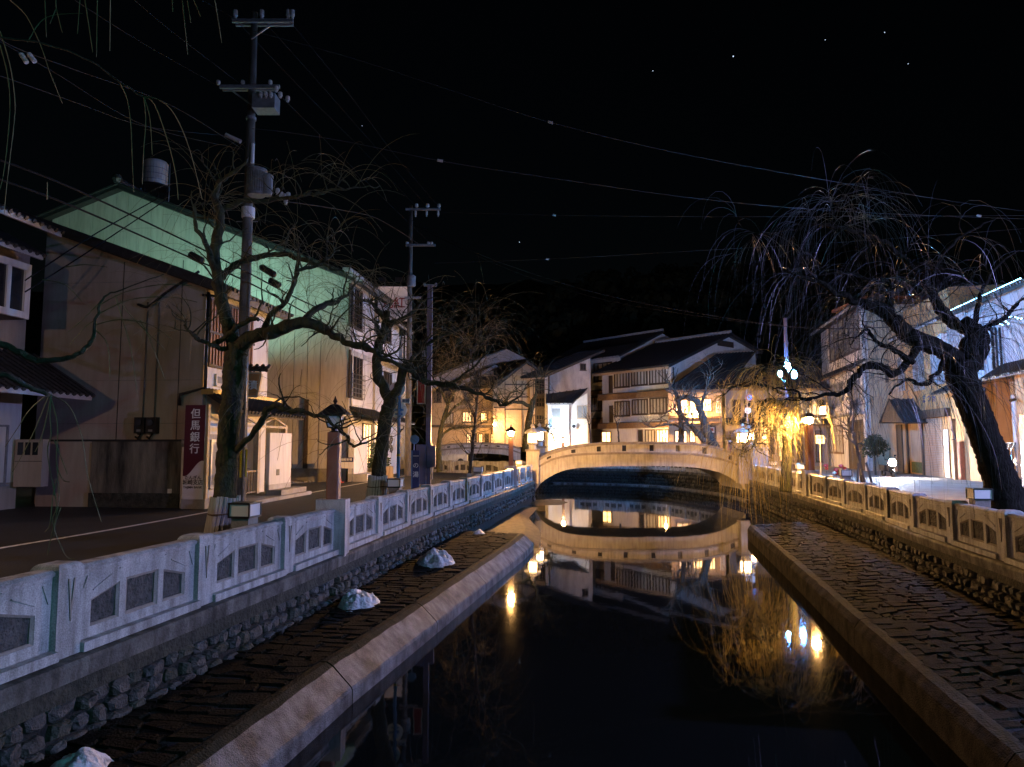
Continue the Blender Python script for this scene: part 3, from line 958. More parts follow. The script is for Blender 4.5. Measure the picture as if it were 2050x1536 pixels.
# ================================================================== BRIDGES
def zb(y, Y):           # height of photo row y at depth Y
    return on_y(1025, y, Y).z
def arch_bridge(name, label, Y, depth, x_img, tops, strings, soffits, slots, joints, scale_cols=True):
    """curves are (px, py) lists read at the front plane Y"""
    X = lambda px: on_y(px, 889, Y).x
    def curve(pts):
        q = catmull([(X(a), 0, zb(b, Y)) for a, b in pts], 6)
        return [(p.x, p.z) for p in q]
    def ev(c, x):
        if x <= c[0][0]: return c[0][1]
        for (a, b), (c2, d) in zip(c, c[1:]):
            if a <= x <= c2: return b + (d - b) * (x - a) / max(1e-6, c2 - a)
        return c[-1][1]
    T, S, B = curve(tops), curve(strings), curve(soffits)
    x0, x1 = X(x_img[0]), X(x_img[1])
    root = thing(name, label, 'bridge', ((x0 + x1) / 2, Y, WATER_Z))
    F = Frame((0, Y), 90); F.u = V((1, 0, 0)); F.n = V((0, -1, 0)); F.O = V((0, Y, 0))
    def sweep(fa, fb, d0, d1, xa, xb, n=24):
        mb = MB(); vs = []; fs = []
        for i in range(n + 1):
            x = xa + (xb - xa) * i / n
            a, b = fa(x), fb(x)
            vs += [F.P(x, d0, a), F.P(x, d1, a), F.P(x, d1, b), F.P(x, d0, b)]
        for i in range(n):
            k = 4 * i
            for q in range(4):
                r = (q + 1) % 4
                fs.append((k + q, k + r, k + 4 + r, k + 4 + q))
        fs += [(0, 1, 2, 3), (4 * n + 3, 4 * n + 2, 4 * n + 1, 4 * n)]
        return mb.add(vs, fs)
    sweep(lambda x: ev(B, x), lambda x: ev(S, x) - 0.02, -depth, 0.0, x0, x1, 40).build('arch', 'bridge_stone', root)
    sweep(lambda x: ev(S, x) - 0.05, lambda x: ev(S, x) + 0.09, -0.3, 0.09, x0, x1, 40).build('string_course', 'bridge_dark', root)
    for dd, nm in ((0.0, 'front'), (-depth + 0.3, 'back')):
        base = lambda x: ev(S, x) + 0.09
        top = lambda x: ev(T, x) - 0.16
        edges = [x0]
        xs = sorted(set(joints))
        cuts = []
        for s_ in slots:
            cuts.append((X(s_) - 0.14, X(s_) + 0.14))
        # solid wall pieces between slots, split at joints
        cur = x0
        segs = []
        for a, b in cuts + [(x1, x1)]:
            js = [X(j) for j in joints if cur + 0.15 < X(j) < a - 0.15]
            ps = [cur] + js + [a]
            segs += list(zip(ps, ps[1:]))
            cur = b
        for a, b in segs:
            if b - a > 0.05:
                sweep(base, top, dd - 0.28, dd - 0.004, a + 0.006, b - 0.006, 4).build('parapet_panel', 'bridge_stone', root)
        for a, b in cuts:
            hm = lambda x: ev(T, x) - 0.16
            lo = lambda x: ev(S, x) + 0.09
            sweep(lambda x: hm(x) - 0.06, hm, dd - 0.28, dd - 0.004, a, b, 2).build('slot_lintel', 'bridge_stone', root)
            sweep(lo, lambda x: lo(x) + 0.06, dd - 0.28, dd - 0.004, a, b, 2).build('slot_sill', 'bridge_stone', root)
            sweep(lambda x: lo(x) + 0.06, lambda x: hm(x) - 0.06, dd - 0.22, dd - 0.18, a, b, 2).build('slot_shade_sheet', 'metal_black', root)  # solid black sheet paints the darkness of the open slot
        sweep(lambda x: ev(T, x) - 0.16, lambda x: ev(T, x), dd - 0.34, dd + 0.06, x0, x1, 40).build('parapet_coping', 'bridge_dark', root)
    return root

arch_bridge('arched_bridge', 'low arched stone bridge with dark square slots crossing the canal', 45.0, 5.0, (1071, 1489),
    [(1068, 926), (1085, 914), (1110, 903), (1150, 893), (1200, 887), (1280, 884.5), (1360, 885), (1410, 889), (1450, 899), (1475, 911), (1492, 922)],
    [(1068, 941), (1080, 934), (1107, 920), (1147, 912), (1200, 909), (1280, 908), (1360, 909), (1402, 912), (1456, 924), (1492, 940)],
    [(1068, 990), (1080, 970), (1102, 954), (1134, 941), (1188, 935), (1280, 933.5), (1375, 935), (1429, 943), (1456, 954), (1483, 972), (1492, 988)],
    [1099, 1148, 1199, 1250, 1305, 1357, 1410, 1462], [1123, 1173, 1225, 1278, 1331, 1384, 1436])
arch_bridge('arched_bridge', 'far arched bridge lit orange beyond the bend of the left street', 61.0, 4.0, (845, 1042),
    [(845, 905), (870, 893), (910, 887.5), (950, 886), (990, 886.5), (1020, 890), (1042, 897)],
    [(845, 914), (870, 904), (910, 899), (950, 897), (990, 898), (1020, 901), (1042, 908)],
    [(845, 935), (870, 916), (910, 910), (950, 908), (990, 909), (1020, 914), (1042, 935)],
    [872, 898, 924, 949, 973, 997, 1020], [885, 911, 936, 961, 985, 1009])

# bridge-end pedestals with stone lanterns
def bridge_lantern(x, y, zped, label, s=1.0):
    root = thing('bridge_lantern', label, 'lantern', (x, y, 0), 'stone lanterns at the ends of the bridge')
    mb = MB(); mb.box(x - .40, x + .40, y - .40, y + .40, -0.3, zped - .12)
    mb.build('pedestal', 'bridge_stone', root)
    MB().box(x - .46, x + .46, y - .46, y + .46, zped - .12, zped).build('pedestal_cap', 'bridge_dark', root)
    MB().lathe((x, y, zped), [(.26, 0), (.26, .28), (.36, .36), (.36, .44)], 8).build('base', 'bridge_stone', root)
    z = zped + .44
    fr = MB()
    for sx in (-1, 1):
        for sy in (-1, 1):
            fr.box(x + sx * .27 - .045, x + sx * .27 + .045, y + sy * .27 - .045, y + sy * .27 + .045, z, z + .56)
    fr.box(x - .315, x + .315, y - .315, y + .315, z + .56, z + .62)
    fr.build('light_box', 'bridge_stone', root)
    MB().box(x - .24, x + .24, y - .24, y + .24, z + .02, z + .55).build('light_panel', 'glow_lantern', root)
    MB().lathe((x, y, z + .62), [(.56, -.02), (.54, .06), (.34, .20), (.16, .28), (.10, .30), (.10, .36), (.15, .43), (.10, .52), (.02, .60)], 8).build('roof', 'bridge_stone', root)
pz = lambda py: zb(py, 45.2)
for px, yy, lb in ((1066, 44.9, 'stone lantern at the near left end of the arched bridge'), (1080, 50.5, 'stone lantern at the far left end of the arched bridge'),
                   (1487, 44.9, 'stone lantern at the near right end of the arched bridge'), (1501, 50.5, 'stone lantern at the far right end of the arched bridge')):
    p = on_y(px, 889, yy)
    bridge_lantern(p.x, yy, 1.85 if 'near' in lb else 2.05, lb)
# ================================================================== HOUSES: helpers
def wall(F, parent, poly, mat, th=0.2, d=0.0, name='wall'):
    return MB().fprism(F, poly, d - th, d).build(name, mat, parent)
def wrect(F, parent, x0, y0, x1, y1, mat, th=0.2, d=0.0, name='wall'):
    a0, a1, z0, z1 = F.rect(x0, y0, x1, y1, d)
    return MB().fbox(F, a0, a1, d - th, d, z0, z1).build(name, mat, parent)
def window(F, parent, r, nv=2, nh=1, d=0.0, fm='wood_dark', gm='glass_dark', fw=0.08, proud=0.07, name='window', sill=True, curtain=None):
    a0, a1, z0, z1 = r
    fr = MB()
    fr.fbox(F, a0, a0 + fw, d - .02, d + proud, z0, z1)
    fr.fbox(F, a1 - fw, a1, d - .02, d + proud, z0, z1)
    fr.fbox(F, a0 + fw, a1 - fw, d - .02, d + proud, z0, z0 + fw)
    fr.fbox(F, a0 + fw, a1 - fw, d - .02, d + proud, z1 - fw, z1)
    for i in range(1, nv):
        a = a0 + (a1 - a0) * i / nv
        fr.fbox(F, a - fw * .35, a + fw * .35, d - .02, d + proud * .8, z0 + fw, z1 - fw)
    for i in range(1, nh):
        z = z0 + (z1 - z0) * i / nh
        fr.fbox(F, a0 + fw, a1 - fw, d - .02, d + proud * .6, z - fw * .25, z + fw * .25)
    o = fr.build(name, fm, parent)
    if curtain:
        MB().fbox(F, a0 + fw * .5, a1 - fw * .5, d + .004, d + .014, z0 + fw * .5, z1 - fw * .5).build('curtain', curtain, o)
    else:
        MB().fbox(F, a0 + fw * .5, a1 - fw * .5, d + .004, d + .018, z0 + fw * .5, z1 - fw * .5).build('pane', gm, o)
    if sill:
        MB().fbox(F, a0 - .06, a1 + .06, d, d + proud + .05, z0 - .06, z0 - .002).build('sill', fm, o)
    return o
def roof(parent, e0, e1, r1, r0, th=0.18, tile=0.3, mat='roof_tile', edge=None, rolls=True, name='roof'):
    """slab from eave e0-e1 up to ridge r0-r1 with rounded tile rolls"""
    e0, e1, r0, r1 = V(e0), V(e1), V(r0), V(r1)
    nn = (e1 - e0).cross(r0 - e0).normalized()
    if nn.z < 0: nn = -nn
    o = MB().hexa([e0 - nn * th, e1 - nn * th, r1 - nn * th, r0 - nn * th, e0, e1, r1, r0]).build(name, mat, parent)
    if rolls:
        n = max(2, int((e1 - e0).length / tile))
        mb = MB()
        for i in range(n + 1):
            a = e0.lerp(e1, i / n); b = r0.lerp(r1, i / n)
            mb.tube([a + nn * 0.015 - (b - a).normalized() * .06, a.lerp(b, .5) + nn * .015, b + nn * 0.015], 0.075, 6)
        m2 = max(2, int((r0 - e0).length / 0.35))
        for j in range(m2):
            t = j / m2
            a = e0.lerp(r0, t); b = e1.lerp(r1, t)
            mb.bar(a + nn * .012, b + nn * .012, 0.05, 0.03)
        tag(mb.build('roof_tiles', mat, o), kind='stuff')
    if edge:
        MB().bar(e0 - nn * (th * .6), e1 - nn * (th * .6), 0.08, th * 1.1).build('fascia', edge, o)
    return o
def pipe(parent, pts, r, mat, name='pipe', n=8):
    return MB().tube(pts, r, n).build(name, mat, parent, smooth=True)

uL = 5.5
# ------------------------------------------------------------------ leftmost house
OA = on_z(30, 1018, 0)
FA = Frame(OA, uL)
hA = thing('house', 'dark two-storey house with white fascia boards cut off by the left edge', 'house', OA)
zt = FA.px(124, 466, 2.2)[1] - 2.25
wall(FA, hA, [(-9, 0), (0, 0), (0, zt + 2.2), (-9, zt + 2.2)], 'plaster_bank', 0.2)
FAe = Frame(OA, uL - 90, -1)
wall(FAe, hA, [(0.2, 0), (7, 0), (7, zt + 2.2), (0.2, zt + 2.2)], 'plaster_bank', 0.2, 0.0)
# tiled pent roof over the ground floor
dE = 2.6
aE, zE = FA.px(185, 792, dE)
a0, z0 = FA.px(-60, 765, dE)
zr = FA.px(0, 700, 0.1)[1]
roof(hA, FA.P(a0 - 3, dE, (z0 + zE) / 2), FA.P(aE, dE, zE), FA.P(0.4, 0.0, zr), FA.P(a0 - 3, 0, zr), 0.16, 0.3, edge='roof_edge', name='pent_roof')
# bay window of the upper floor
bd = 1.2
r = FA.rect(-60, 512, 52, 640, bd)
MB().fbox(FA, r[0] - 2, r[1], -0.0, bd - .08, r[2], r[3]).build('bay', 'wood_dark', hA)
window(FA, hA, (r[0] - 2, r[1], r[2], r[3]), 5, 1, bd, 'plaster_white', 'glass_dark', 0.22, 0.1, sill=False)
# eaves
for (y0, y1, x1, dd, nm) in ((475, 512, 87, 1.5, 'lower_eave'), (405, 466, 124, 2.2, 'upper_eave')):
    a1, z1 = FA.px(x1, y1, dd)
    a0, z0 = FA.px(0, y0, dd)
    roof(hA, FA.P(a0 - 4, dd, z1), FA.P(a1, dd, z1), FA.P(a1 - .3, -1.5, z1 + 1.6), FA.P(a0 - 4, -1.5, z1 + 1.6), 0.14, 0.3, edge='roof_edge', name='roof')
MB().fbox(FA, -0.9, 0.012, 0.0, 0.02, 0.9, 4.2).build('corner_panel', 'plaster_white', hA)
window(FA, hA, FA.rect(-40, 850, 8, 970), 2, 1, 0, 'metal_grey', 'glass_dark', 0.07)
# white meter cabinet and low wall between the houses
r = FAe.rect(32, 880, 81, 975, 0.35)
mc = thing('meter_cabinet', 'white wall cabinet with three dark meter windows beside the left house', 'cabinet', FAe.P(r[0], .3, 0))
MB().fbox(FAe, r[0], r[1], 0.02, .35, r[2], r[3]).build('body', 'plaster_bank', mc)
for k in range(3):
    w = (r[1] - r[0]) / 4.2
    a = r[1] - w * (0.4 + 1.15 * k)
    MB().fbox(FAe, a - w * .8, a, .352, .372, r[3] - (r[3] - r[2]) * .33, r[3] - (r[3] - r[2]) * .06).build('meter_window', 'glass_dark', mc)
MB().fbox(FAe, r[0], r[1], .352, .362, (r[2] + r[3]) / 2 + .05, (r[2] + r[3]) / 2 + .07).build('seam', 'metal_dark', mc)

# ------------------------------------------------------------------ bank building
C1 = on_z(397, 1012, 0)
FB = Frame(C1, uL)              # street face
FBs = Frame(C1, uL - 90, -1)    # side wall facing the camera, a runs to the left
hB = thing('bank_building', 'pale bank building with a stained side wall and wooden lattice window', 'building', C1)
z_c = FBs.px(397, 560)[1]
aL, zL = FBs.px(95, 455)
wall(FBs, hB, [(0, 0), (aL, 0), (aL, zL - .15), (0, z_c - .15)], 'plaster_bank', 0.25, 0, 'side_wall')
lb = FB.px(531, 900)[0]
wall(FB, hB, [(0.25, 0), (lb, 0), (lb, z_c - .2), (0.25, z_c - .2)], 'plaster_white', 0.25, 0, 'front_wall')
FBb = Frame(FB.P(lb, 0, 0), uL - 90, 1)
wall(FBb, hB, [(0.25, 0), (aL, 0), (aL, zL), (0.25, z_c - .2)], 'plaster_white', 0.2, 0, 'rear_wall')
# thin recessed joints of the side wall panels
for x in (241, 360):
    a = FBs.px(x, 700)[0]
    MB().fbox(FBs, a - .015, a + .015, 0, .006, 0.2, 9.0).build('joint', 'metal_dark', hB)
for y in (565, 762, 848):
    z = FBs.px(240, y)[1]
    MB().fbox(FBs, 0.05, aL - .2, 0, .005, z - .012, z + .012).build('joint', 'foundation', hB)
# tiled roof falling to the street
e0 = FBs.P(-0.9, 0.35, z_c - .35); e1 = FB.P(lb + .3, 0.9, z_c - .35)
e0 = FB.P(-0.35, 0.9, z_c - .35)
r0 = FBs.P(aL + 3, 0.35, zL + 1.25); r1 = FBb.P(aL + 3, 0.3, zL + 1.25)
roof(hB, e0, e1, r1, r0, 0.3, 0.3)
MB().bar(e0 + V((0, -.02, -.1)), r0 + V((0, -.02, -.1)), 0.1, 0.34).build('verge_tiles', 'roof_tile', hB)
# lattice window on the upper floor
r = FB.rect(416, 612, 500, 752)
lat = MB().fbox(FB, r[0], r[1], 0.0, 0.05, r[2], r[3]).build('lattice_window', 'wood_dark', hB)
n = 16
for i in range(n):
    a = r[0] + (r[1] - r[0]) * (i + .5) / n
    MB().fbox(FB, a - .055, a + .055, 0.05, 0.13, r[2], r[3]).build('slat', 'wood_warm', lat)
for z in (r[2] + .05, (r[2] + r[3]) / 2, r[3] - .05):
    MB().fbox(FB, r[0] - .05, r[1] + .05, 0.132, 0.16, z - .05, z + .05).build('rail', 'wood_dark', lat)
window(FB, hB, FB.rect(430, 752, 462, 776), 2, 1, 0, 'plaster_white', 'glass_pale')
# gilt band and tiled awning over the entrance
r = FB.rect(400, 776, 540, 789, 0.3)
MB().fbox(FB, -.1, lb + .5, 0.0, .45, FB.px(400, 789)[1], FB.px(400, 779)[1]).build('gilt_band', 'brass', hB)
zE = FB.px(470, 822, 1.5)[1]; zT = FB.px(470, 788, 0.1)[1]
roof(hB, FB.P(-.3, 1.5, zE), FB.P(lb + .6, 1.5, zE), FB.P(lb + .1, 0.02, zT), FB.P(.1, 0.02, zT), 0.14, 0.28, name='awning_roof')
# light steel trusses of the entrance porch
def truss(F, parent, a0, a1, z0, z1, d):
    mb = MB(); w = .07
    mb.fbox(F, a0, a1, d - w, d, z1 - .1, z1); mb.fbox(F, a0, a1, d - w, d, z0, z0 + .09)
    am = (a0 + a1) / 2
    P = lambda a, z: F.P(a, d - w / 2, z)
    mb.bar(P(a0, z0 + .09), P(am, z1 - .1), w * .8); mb.bar(P(a1, z0 + .09), P(am, z1 - .1), w * .8)
    mb.bar(P(am, z0), P(am, z1), w * .8)
    return mb.build('truss', 'wood_tan', parent)
zt0 = FB.px(440, 852, .9)[1]; zt1 = FB.px(440, 823, .9)[1]
truss(FB, hB, .05, lb * .5 - .05, zt0, zt1, 1.0)
truss(FB, hB, lb * .5 + .05, lb, zt0, zt1, 1.0)
for a in (.12, lb * .5, lb - .1):
    MB().fbox(FB, a - .1, a + .1, .78, .98, 0.25, zt0).build('porch_post', 'wood_tan', hB)
MB().fbox(FB, 0.5, lb * .55, 0.004, .04, 0.5, zt0 - .3).build('doorway', 'curtain', hB)
window(FB, hB, (0.55, lb * .52, .6, zt0 - .5), 2, 1, .05, 'metal_grey', 'glass_pale')
MB().fbox(FB, lb * .62, lb + .15, .98, 1.12, 0, zt0 - .2).build('porch_wall', 'plaster_white', hB)
MB().fbox(FB, lb * .62, lb + .152, .985, 1.13, 0, .55).build('porch_wall_base', 'plaster_grey', hB)
rl = MB()
for k in range(9): rl.bar(FB.P(.3 + k * .22, 1.05, .3), FB.P(.3 + k * .22, 1.05, 1.15), .03)
rl.bar(FB.P(.2, 1.05, 1.15), FB.P(2.2, 1.05, 1.15), .06); rl.bar(FB.P(.2, 1.05, .35), FB.P(2.2, 1.05, .35), .05)
rl.build('porch_railing', 'wood_beam', hB)
MB().fbox(FB, -.2, lb + .6, 0.0, 1.9, 0.0, .14).build('step', 'concrete', hB)
MB().fbox(FB, lb * .6, lb + .5, 1.12, 1.7, .14, .34).build('step', 'concrete', hB)
MB().fbox(FB, lb * .75, lb * .8, 1.122, 1.14, .9, 1.15).build('vent', 'black', hB)
# down-pipe at the corner
p = [FB.P(-.05, .12, z_c - .5), FB.P(-.05, .12, FB.px(400, 775)[1]), FBs.P(.75, .2, FB.px(400, 790)[1]), FBs.P(.75, .2, FB.px(400, 812)[1])]
pipe(hB, p, .06, 'metal_black', 'downpipe')
pipe(hB, [FBs.P(.1, .1, z_c - .6), FB.P(1.2, .9, z_c - .5)], .05, 'metal_black', 'downpipe')
# two cable conduits and electric meters on the side wall
for k, x in enumerate((287, 310)):
    a = FBs.px(x, 850)[0]
    za = FBs.px(x, 836)[1]; zb_ = FBs.px(x, 868)[1]; ztop = FBs.px(x, 606)[1]
    em = thing('electric_meter', ('black electric meter on the stained wall, the left one of two' if k == 0 else 'black electric meter on the stained wall, the right one of two'), 'electric meter', FBs.P(a, .1, zb_), 'electric meters on the bank wall')
    MB().fbox(FBs, a - .19, a + .19, .01, .26, zb_, za).build('case', 'metal_black', em)
    MB().disc(FBs.P(a, .26, (za + zb_) / 2 + .1), FBs.n, .12, .05).build('dial', 'glass_dark', em)
    MB().fbox(FBs, a - .08, a + .08, .262, .272, zb_ + .06, zb_ + .14).build('plate', 'metal_grey', em)
    pipe(em, [FBs.P(a, .06, za), FBs.P(a, .06, ztop)], .025, 'pole_concrete', 'conduit')
    pipe(em, [FBs.P(a, .12, zb_), FBs.P(a + .1, .14, zb_ - .2), FBs.P(a + .22, .12, zb_ - .12)], .03, 'black', 'cable')
ca = FBs.px(305, 610)
pipe(hB, catmull([FBs.P(ca[0] + .5, .1, ca[1] + .0), FBs.P(ca[0], .2, ca[1] - .1), FBs.P(ca[0] - .7, .25, ca[1] + .4), FBs.P(ca[0] - 2.0, .4, z_c + .2)], 5), .05, 'black', 'service_cable')

# ------------------------------------------------------------------ stained concrete yard wall in front of the bank
FW = FBs.sub(0, 1.0)
aw0, zw = FW.px(364, 884); aw1 = FW.px(75, 884)[0]
am = FW.px(184, 884)[0]
yw = thing('yard_wall', 'dark streaked concrete yard wall at the foot of the bank side wall', 'wall', FW.P(aw0, 0, 0))
MB().fbox(FW, aw0, am, -.2, 0, 0, zw).build('wall', 'stained_concrete', yw)
MB().fbox(FW, am + .02, aw1, -.2, -.05, 0, zw - .02).build('wall', 'plaster_bank', yw)
MB().fbox(FW, aw0 - .05, aw1, -.24, .03, zw, zw + .07).build('cap', 'metal_dark', yw)
MB().fbox(FW, aw0, am, 0.001, .05, 0, .5).build('footing', 'moss_band', yw)
a, z = FW.px(340, 986)
MB().fbox(FW, a - .07, a + .07, .004, .03, z - .12, z + .12).build('notice_plate', 'sign_cream', yw)
pp = thing('white_pipe', 'thin white standpipe beside the vertical bank sign', 'pipe', FW.P(aw0 - .12, .05, 0))
pipe(pp, [FW.P(aw0 - .12, .1, 0), FW.P(aw0 - .12, .1, 2.1)], .045, 'sign_white', 'pipe')
pipe(pp, [FW.P(aw0 - .12, .1, 2.1), FW.P(aw0 - .12, .1, 2.35)], .065, 'metal_grey', 'cap')

# ------------------------------------------------------------------ vertical sign
FS = FBs.sub(0, 1.35)
r = FS.rect(372, 811, 405, 1000)
sg = thing('vertical_sign', 'tall maroon and white vertical sign with large white characters on a concrete plinth', 'sign', FS.P((r[0] + r[1]) / 2, 0, 0))
w0, w1, zs0, zs1 = r
MB().fbox(FS, w0 - .1, w1 + .02, -.45, .02, 0, zs0).build('plinth', 'concrete', sg)
MB().fbox(FS, w0, w1, -.25, 0, zs0, zs1).build('box', 'sign_white', sg)
# maroon upper face ending in a wave
N = 24; zmid = zs0 + (zs1 - zs0) * .325
wave = [(w0 + (w1 - w0) * i / N, zmid + .26 * math.sin((i / N - .5) * math.pi * 1.15) * -1) for i in range(N + 1)]
face = wave + [(w1, zs1), (w0, zs1)]
face = wave + [(w1 - .001, zs1 - .001), (w0 + .001, zs1 - .001)]
MB().fprism(FS, face, 0.003, 0.012).build('maroon_face', 'sign_maroon', sg)
rt_ = -FS.u
H = zs1 - zs0
for i, ch in enumerate('但馬銀行'):
    text_mesh(ch, .36, 'letter_white', FS.P((w0 + w1) / 2 - .02, .016, zs1 - H * (.10 + .124 * i)), rt_, (0, 0, 1), sg, 'character')
text_mesh('たんぎん', .15, 'letter_dark', FS.P((w0 + w1) / 2, .006, zs0 + H * .225), rt_, (0, 0, 1), sg, 'lettering')
text_mesh('城崎支店', .185, 'letter_dark', FS.P((w0 + w1) / 2, .006, zs0 + H * .175), rt_, (0, 0, 1), sg, 'lettering')
text_mesh('TAJIMA BANK', .11, 'letter_dark', FS.P((w0 + w1) / 2, .006, zs0 + H * .125), rt_, (0, 0, 1), sg, 'lettering')
MB().fbox(FS, w0 - .08, w0 - .002, -.2, -.05, zs0 - .2, zs1 + .02).build('side_frame', 'wood_tan', sg)

# orange signboard hanging from the awning
a, z = FB.px(503, 770, 1.4)
so = thing('orange_signboard', 'small slanted orange signboard with white characters under a little roof', 'sign', FB.P(a, 1.3, z))
FO = Frame(FB.P(a, 1.3, 0), 80, 1)
h = .42
q = [FO.P(-.42, 0, z - .42), FO.P(.34, 0, z - .42), FO.P(.46, 0, z + .40), FO.P(-.42, 0, z + .40)]
MB().prism(q, FO.n * .1).build('board', 'sign_orange', so)
fr = MB()
for i in range(4): fr.bar(q[i] + FO.n * .06, q[(i + 1) % 4] + FO.n * .06, .07, .14)
fr.build('frame', 'wood_tan', so)
text_mesh('大漬', .36, 'letter_white', FO.P(-.02, .11, z - .05), FO.u, (0, 0, 1), so)
roof(so, FO.P(-.6, .45, z + .5), FO.P(.7, .45, z + .5), FO.P(.7, -.1, z + .72), FO.P(-.6, -.1, z + .72), .05, .2, name='little_roof')

# ------------------------------------------------------------------ panelled gable house (greenish wall)
tC2 = 16.2
C2 = FB.P(tC2, 0, 0)
FG = Frame(C2, uL)               # street face
FGs = Frame(C2, uL - 90, -1)     # big gable wall facing the camera
hG = thing('gable_house', 'tall gabled house with a panelled side wall and barred street windows', 'house', C2)
ax, zx = FGs.px(688, 548)
ap, zp = FGs.px(246, 378)
al, zl = FGs.px(105, 437)
def gz(a):
    if a <= ap: return zx + (zp - zx) * (a - ax) / (ap - ax)
    return zp + (zl - zp) * (a - ap) / (al - ap)
zf = FGs.px(600, 938)[1]
zsp = FGs.px(600, 800)[1]
aw_ = FGs.px(640, 800)[0]
# smooth corner strip, then tall panels with open joints
wall(FGs, hG, [(0.0, zf), (aw_ - .01, zf), (aw_ - .01, gz(aw_)), (0, gz(0))], 'panel_cream', 0.25, 0.02, 'corner_strip')
xs = [640, 612, 585, 557, 530, 505, 480]
av = [aw_] + [FGs.px(x, 860)[0] for x in xs[1:]]
st = av[-1] - av[-2]
while av[-1] < al: av.append(min(al, av[-1] + st))
MB().fprism(FGs, [(0, 0), (al, 0), (al, gz(al) - .05), (ap, zp - .05), (0, gz(0) - .05)], -.4, -.16).build('wall_core', 'foundation', hG)
for a, b in zip(av, av[1:]):
    if b - a < .05: continue
    MB().fprism(FGs, [(a + .025, zf), (b - .025, zf), (b - .025, zsp - .02), (a + .025, zsp - .02)], -.16, 0).build('wall_panel', 'panel_cream', hG)
    top = [(a + .025, zsp), (b - .025, zsp), (b - .012, gz(b - .025)), (a + .012, gz(a + .025))]
    if a < ap < b: top = [(a + .025, zsp), (b - .025, zsp), (b - .012, gz(b - .025)), (ap, zp), (a + .012, gz(a + .025))]
    MB().fprism(FGs, top, -.16, 0).build('wall_panel', 'panel_cream', hG)
a = FGs.px(613, 870)[0]
MB().fbox(FGs, a - .12, a + .12, 0.0, .12, zf, zsp).build('pilaster', 'wood_dark', hG)
MB().fbox(FGs, .0, al, -.16, .08, 0, zf - .01).build('foundation', 'foundation', hG)
wall(FG, hG, [(0.02, 0), (FG.px(746, 800)[0], 0), (FG.px(746, 800)[0], gz(0)), (0.02, gz(0))], 'plaster_white', 0.2, 0, 'street_wall')
# roof slabs along the gable
LG = FG.px(752, 700)[0]
back = FG.u * (LG + 1.0)
ea = FGs.P(-1.0, .5, gz(0) - .35); rp = FGs.P(ap, .5, zp + .15); la = FGs.P(al + .8, .5, gz(al) - .1)
roof(hG, ea, ea + back, rp + back, rp, .28, .35)
roof(hG, la, la + back, rp + back, rp, .28, .35)
MB().tube([rp + V((0, -.1, .2)), rp + back + V((0, 0, .2))], .22, 8).build('ridge', 'roof_tile', hG)
MB().lathe(rp + V((0, -.1, 0)), [(.18, 0), (.3, .25), (.22, .5), (.05, .62)], 8).build('ridge_end', 'roof_tile', hG)
aF, zF = FG.px(716, 551, .9); aF2, zF2 = FG.px(757, 581, .9)
MB().fbox(FG, aF - 1.6, aF2, .55, 1.0, zF - .12, zF + .06).build('eave_board', 'roof_edge', hG)
# windows of the street face with balcony grilles
def barred_window(F, parent, r, rail_h):
    o = window(F, parent, r, 4, 1, 0.0, 'wood_dark', 'glass_dark', .1, .08)
    a0, a1, z0, z1 = r
    g = MB()
    for k in range(6): g.fbox(F, a0 - .05, a1 + .05, .22, .25, z0 + rail_h * k / 5, z0 + rail_h * k / 5 + .035)
    for k in range(9):
        a = a0 + (a1 - a0) * k / 8
        g.fbox(F, a - .02, a + .02, .205, .22, z0 - .05, z0 + rail_h)
    g.build('grille', 'metal_black', o)
barred_window(FG, hG, FG.rect(699, 575, 723, 664), 1.3)
barred_window(FG, hG, FG.rect(699, 705, 723, 800), 1.4)
MB().fbox(FG, 0, LG - .3, 0.002, .12, FG.px(700, 700)[1] - .3, FG.px(700, 700)[1]).build('string_course', 'plaster_grey', hG)
zE = FG.px(705, 835, 1.6)[1]; zT = FG.px(700, 815, 0)[1]
roof(hG, FG.P(.2, 1.6, zE), FG.P(LG - .2, 1.6, zE), FG.P(LG - .2, 0, zT), FG.P(.2, 0, zT), .1, .3, edge='roof_edge', name='awning_roof')
pipe(hG, [FG.P(.3, .1, gz(0) - .5), FG.P(.3, .1, FG.px(692, 812)[1])], .05, 'plaster_white', 'downpipe')
# ground-floor front: hedge court and lattice window
window(FG, hG, FG.rect(725, 848, 741, 930), 3, 2, .02, 'wood_dark', 'glow_window_dim', .08)
# second, lower house adjoining
a2 = LG + .05
hH = thing('house', 'narrow white house with slanted eaves beside the tall gabled house', 'house', FG.P(a2, 0, 0))
a3 = FG.px(797, 800)[0]
zh = FG.px(780, 640)[1]
wall(FG, hH, [(a2, 0), (a3, 0), (a3, zh), (a2, zh)], 'plaster_white', .25, 0, 'street_wall')
MB().fbox(FG, a2, a3, -6, -.25, 0, zh).build('core', 'plaster_grey', hH)
aE, zE = FG.px(818, 659, 1.0); aS, zS = FG.px(735, 606, 1.0)
roof(hH, FG.P(a2 - .4, 1.0, zE), FG.P(a3 + .5, 1.0, zE), FG.P(a3 + .5, -4, zE + 2.6), FG.P(a2 - .4, -4, zE + 2.6), .16, .35, edge='roof_edge')
window(FG, hH, FG.rect(765, 650, 782, 690), 3, 1, 0, 'wood_dark', 'glass_dark', .1)
window(FG, hH, FG.rect(768, 745, 783, 790), 3, 1, 0, 'wood_dark', 'glass_dark', .1)
zE2 = FG.px(800, 733, 1.0)[1]
roof(hH, FG.P(a2, 1.0, zE2), FG.P(a3 + .3, 1.0, zE2), FG.P(a3 + .3, 0, zE2 + .6), FG.P(a2, 0, zE2 + .6), .1, .35, edge='roof_edge', name='pent_roof')
zE3 = FG.px(790, 843, 1.2)[1]
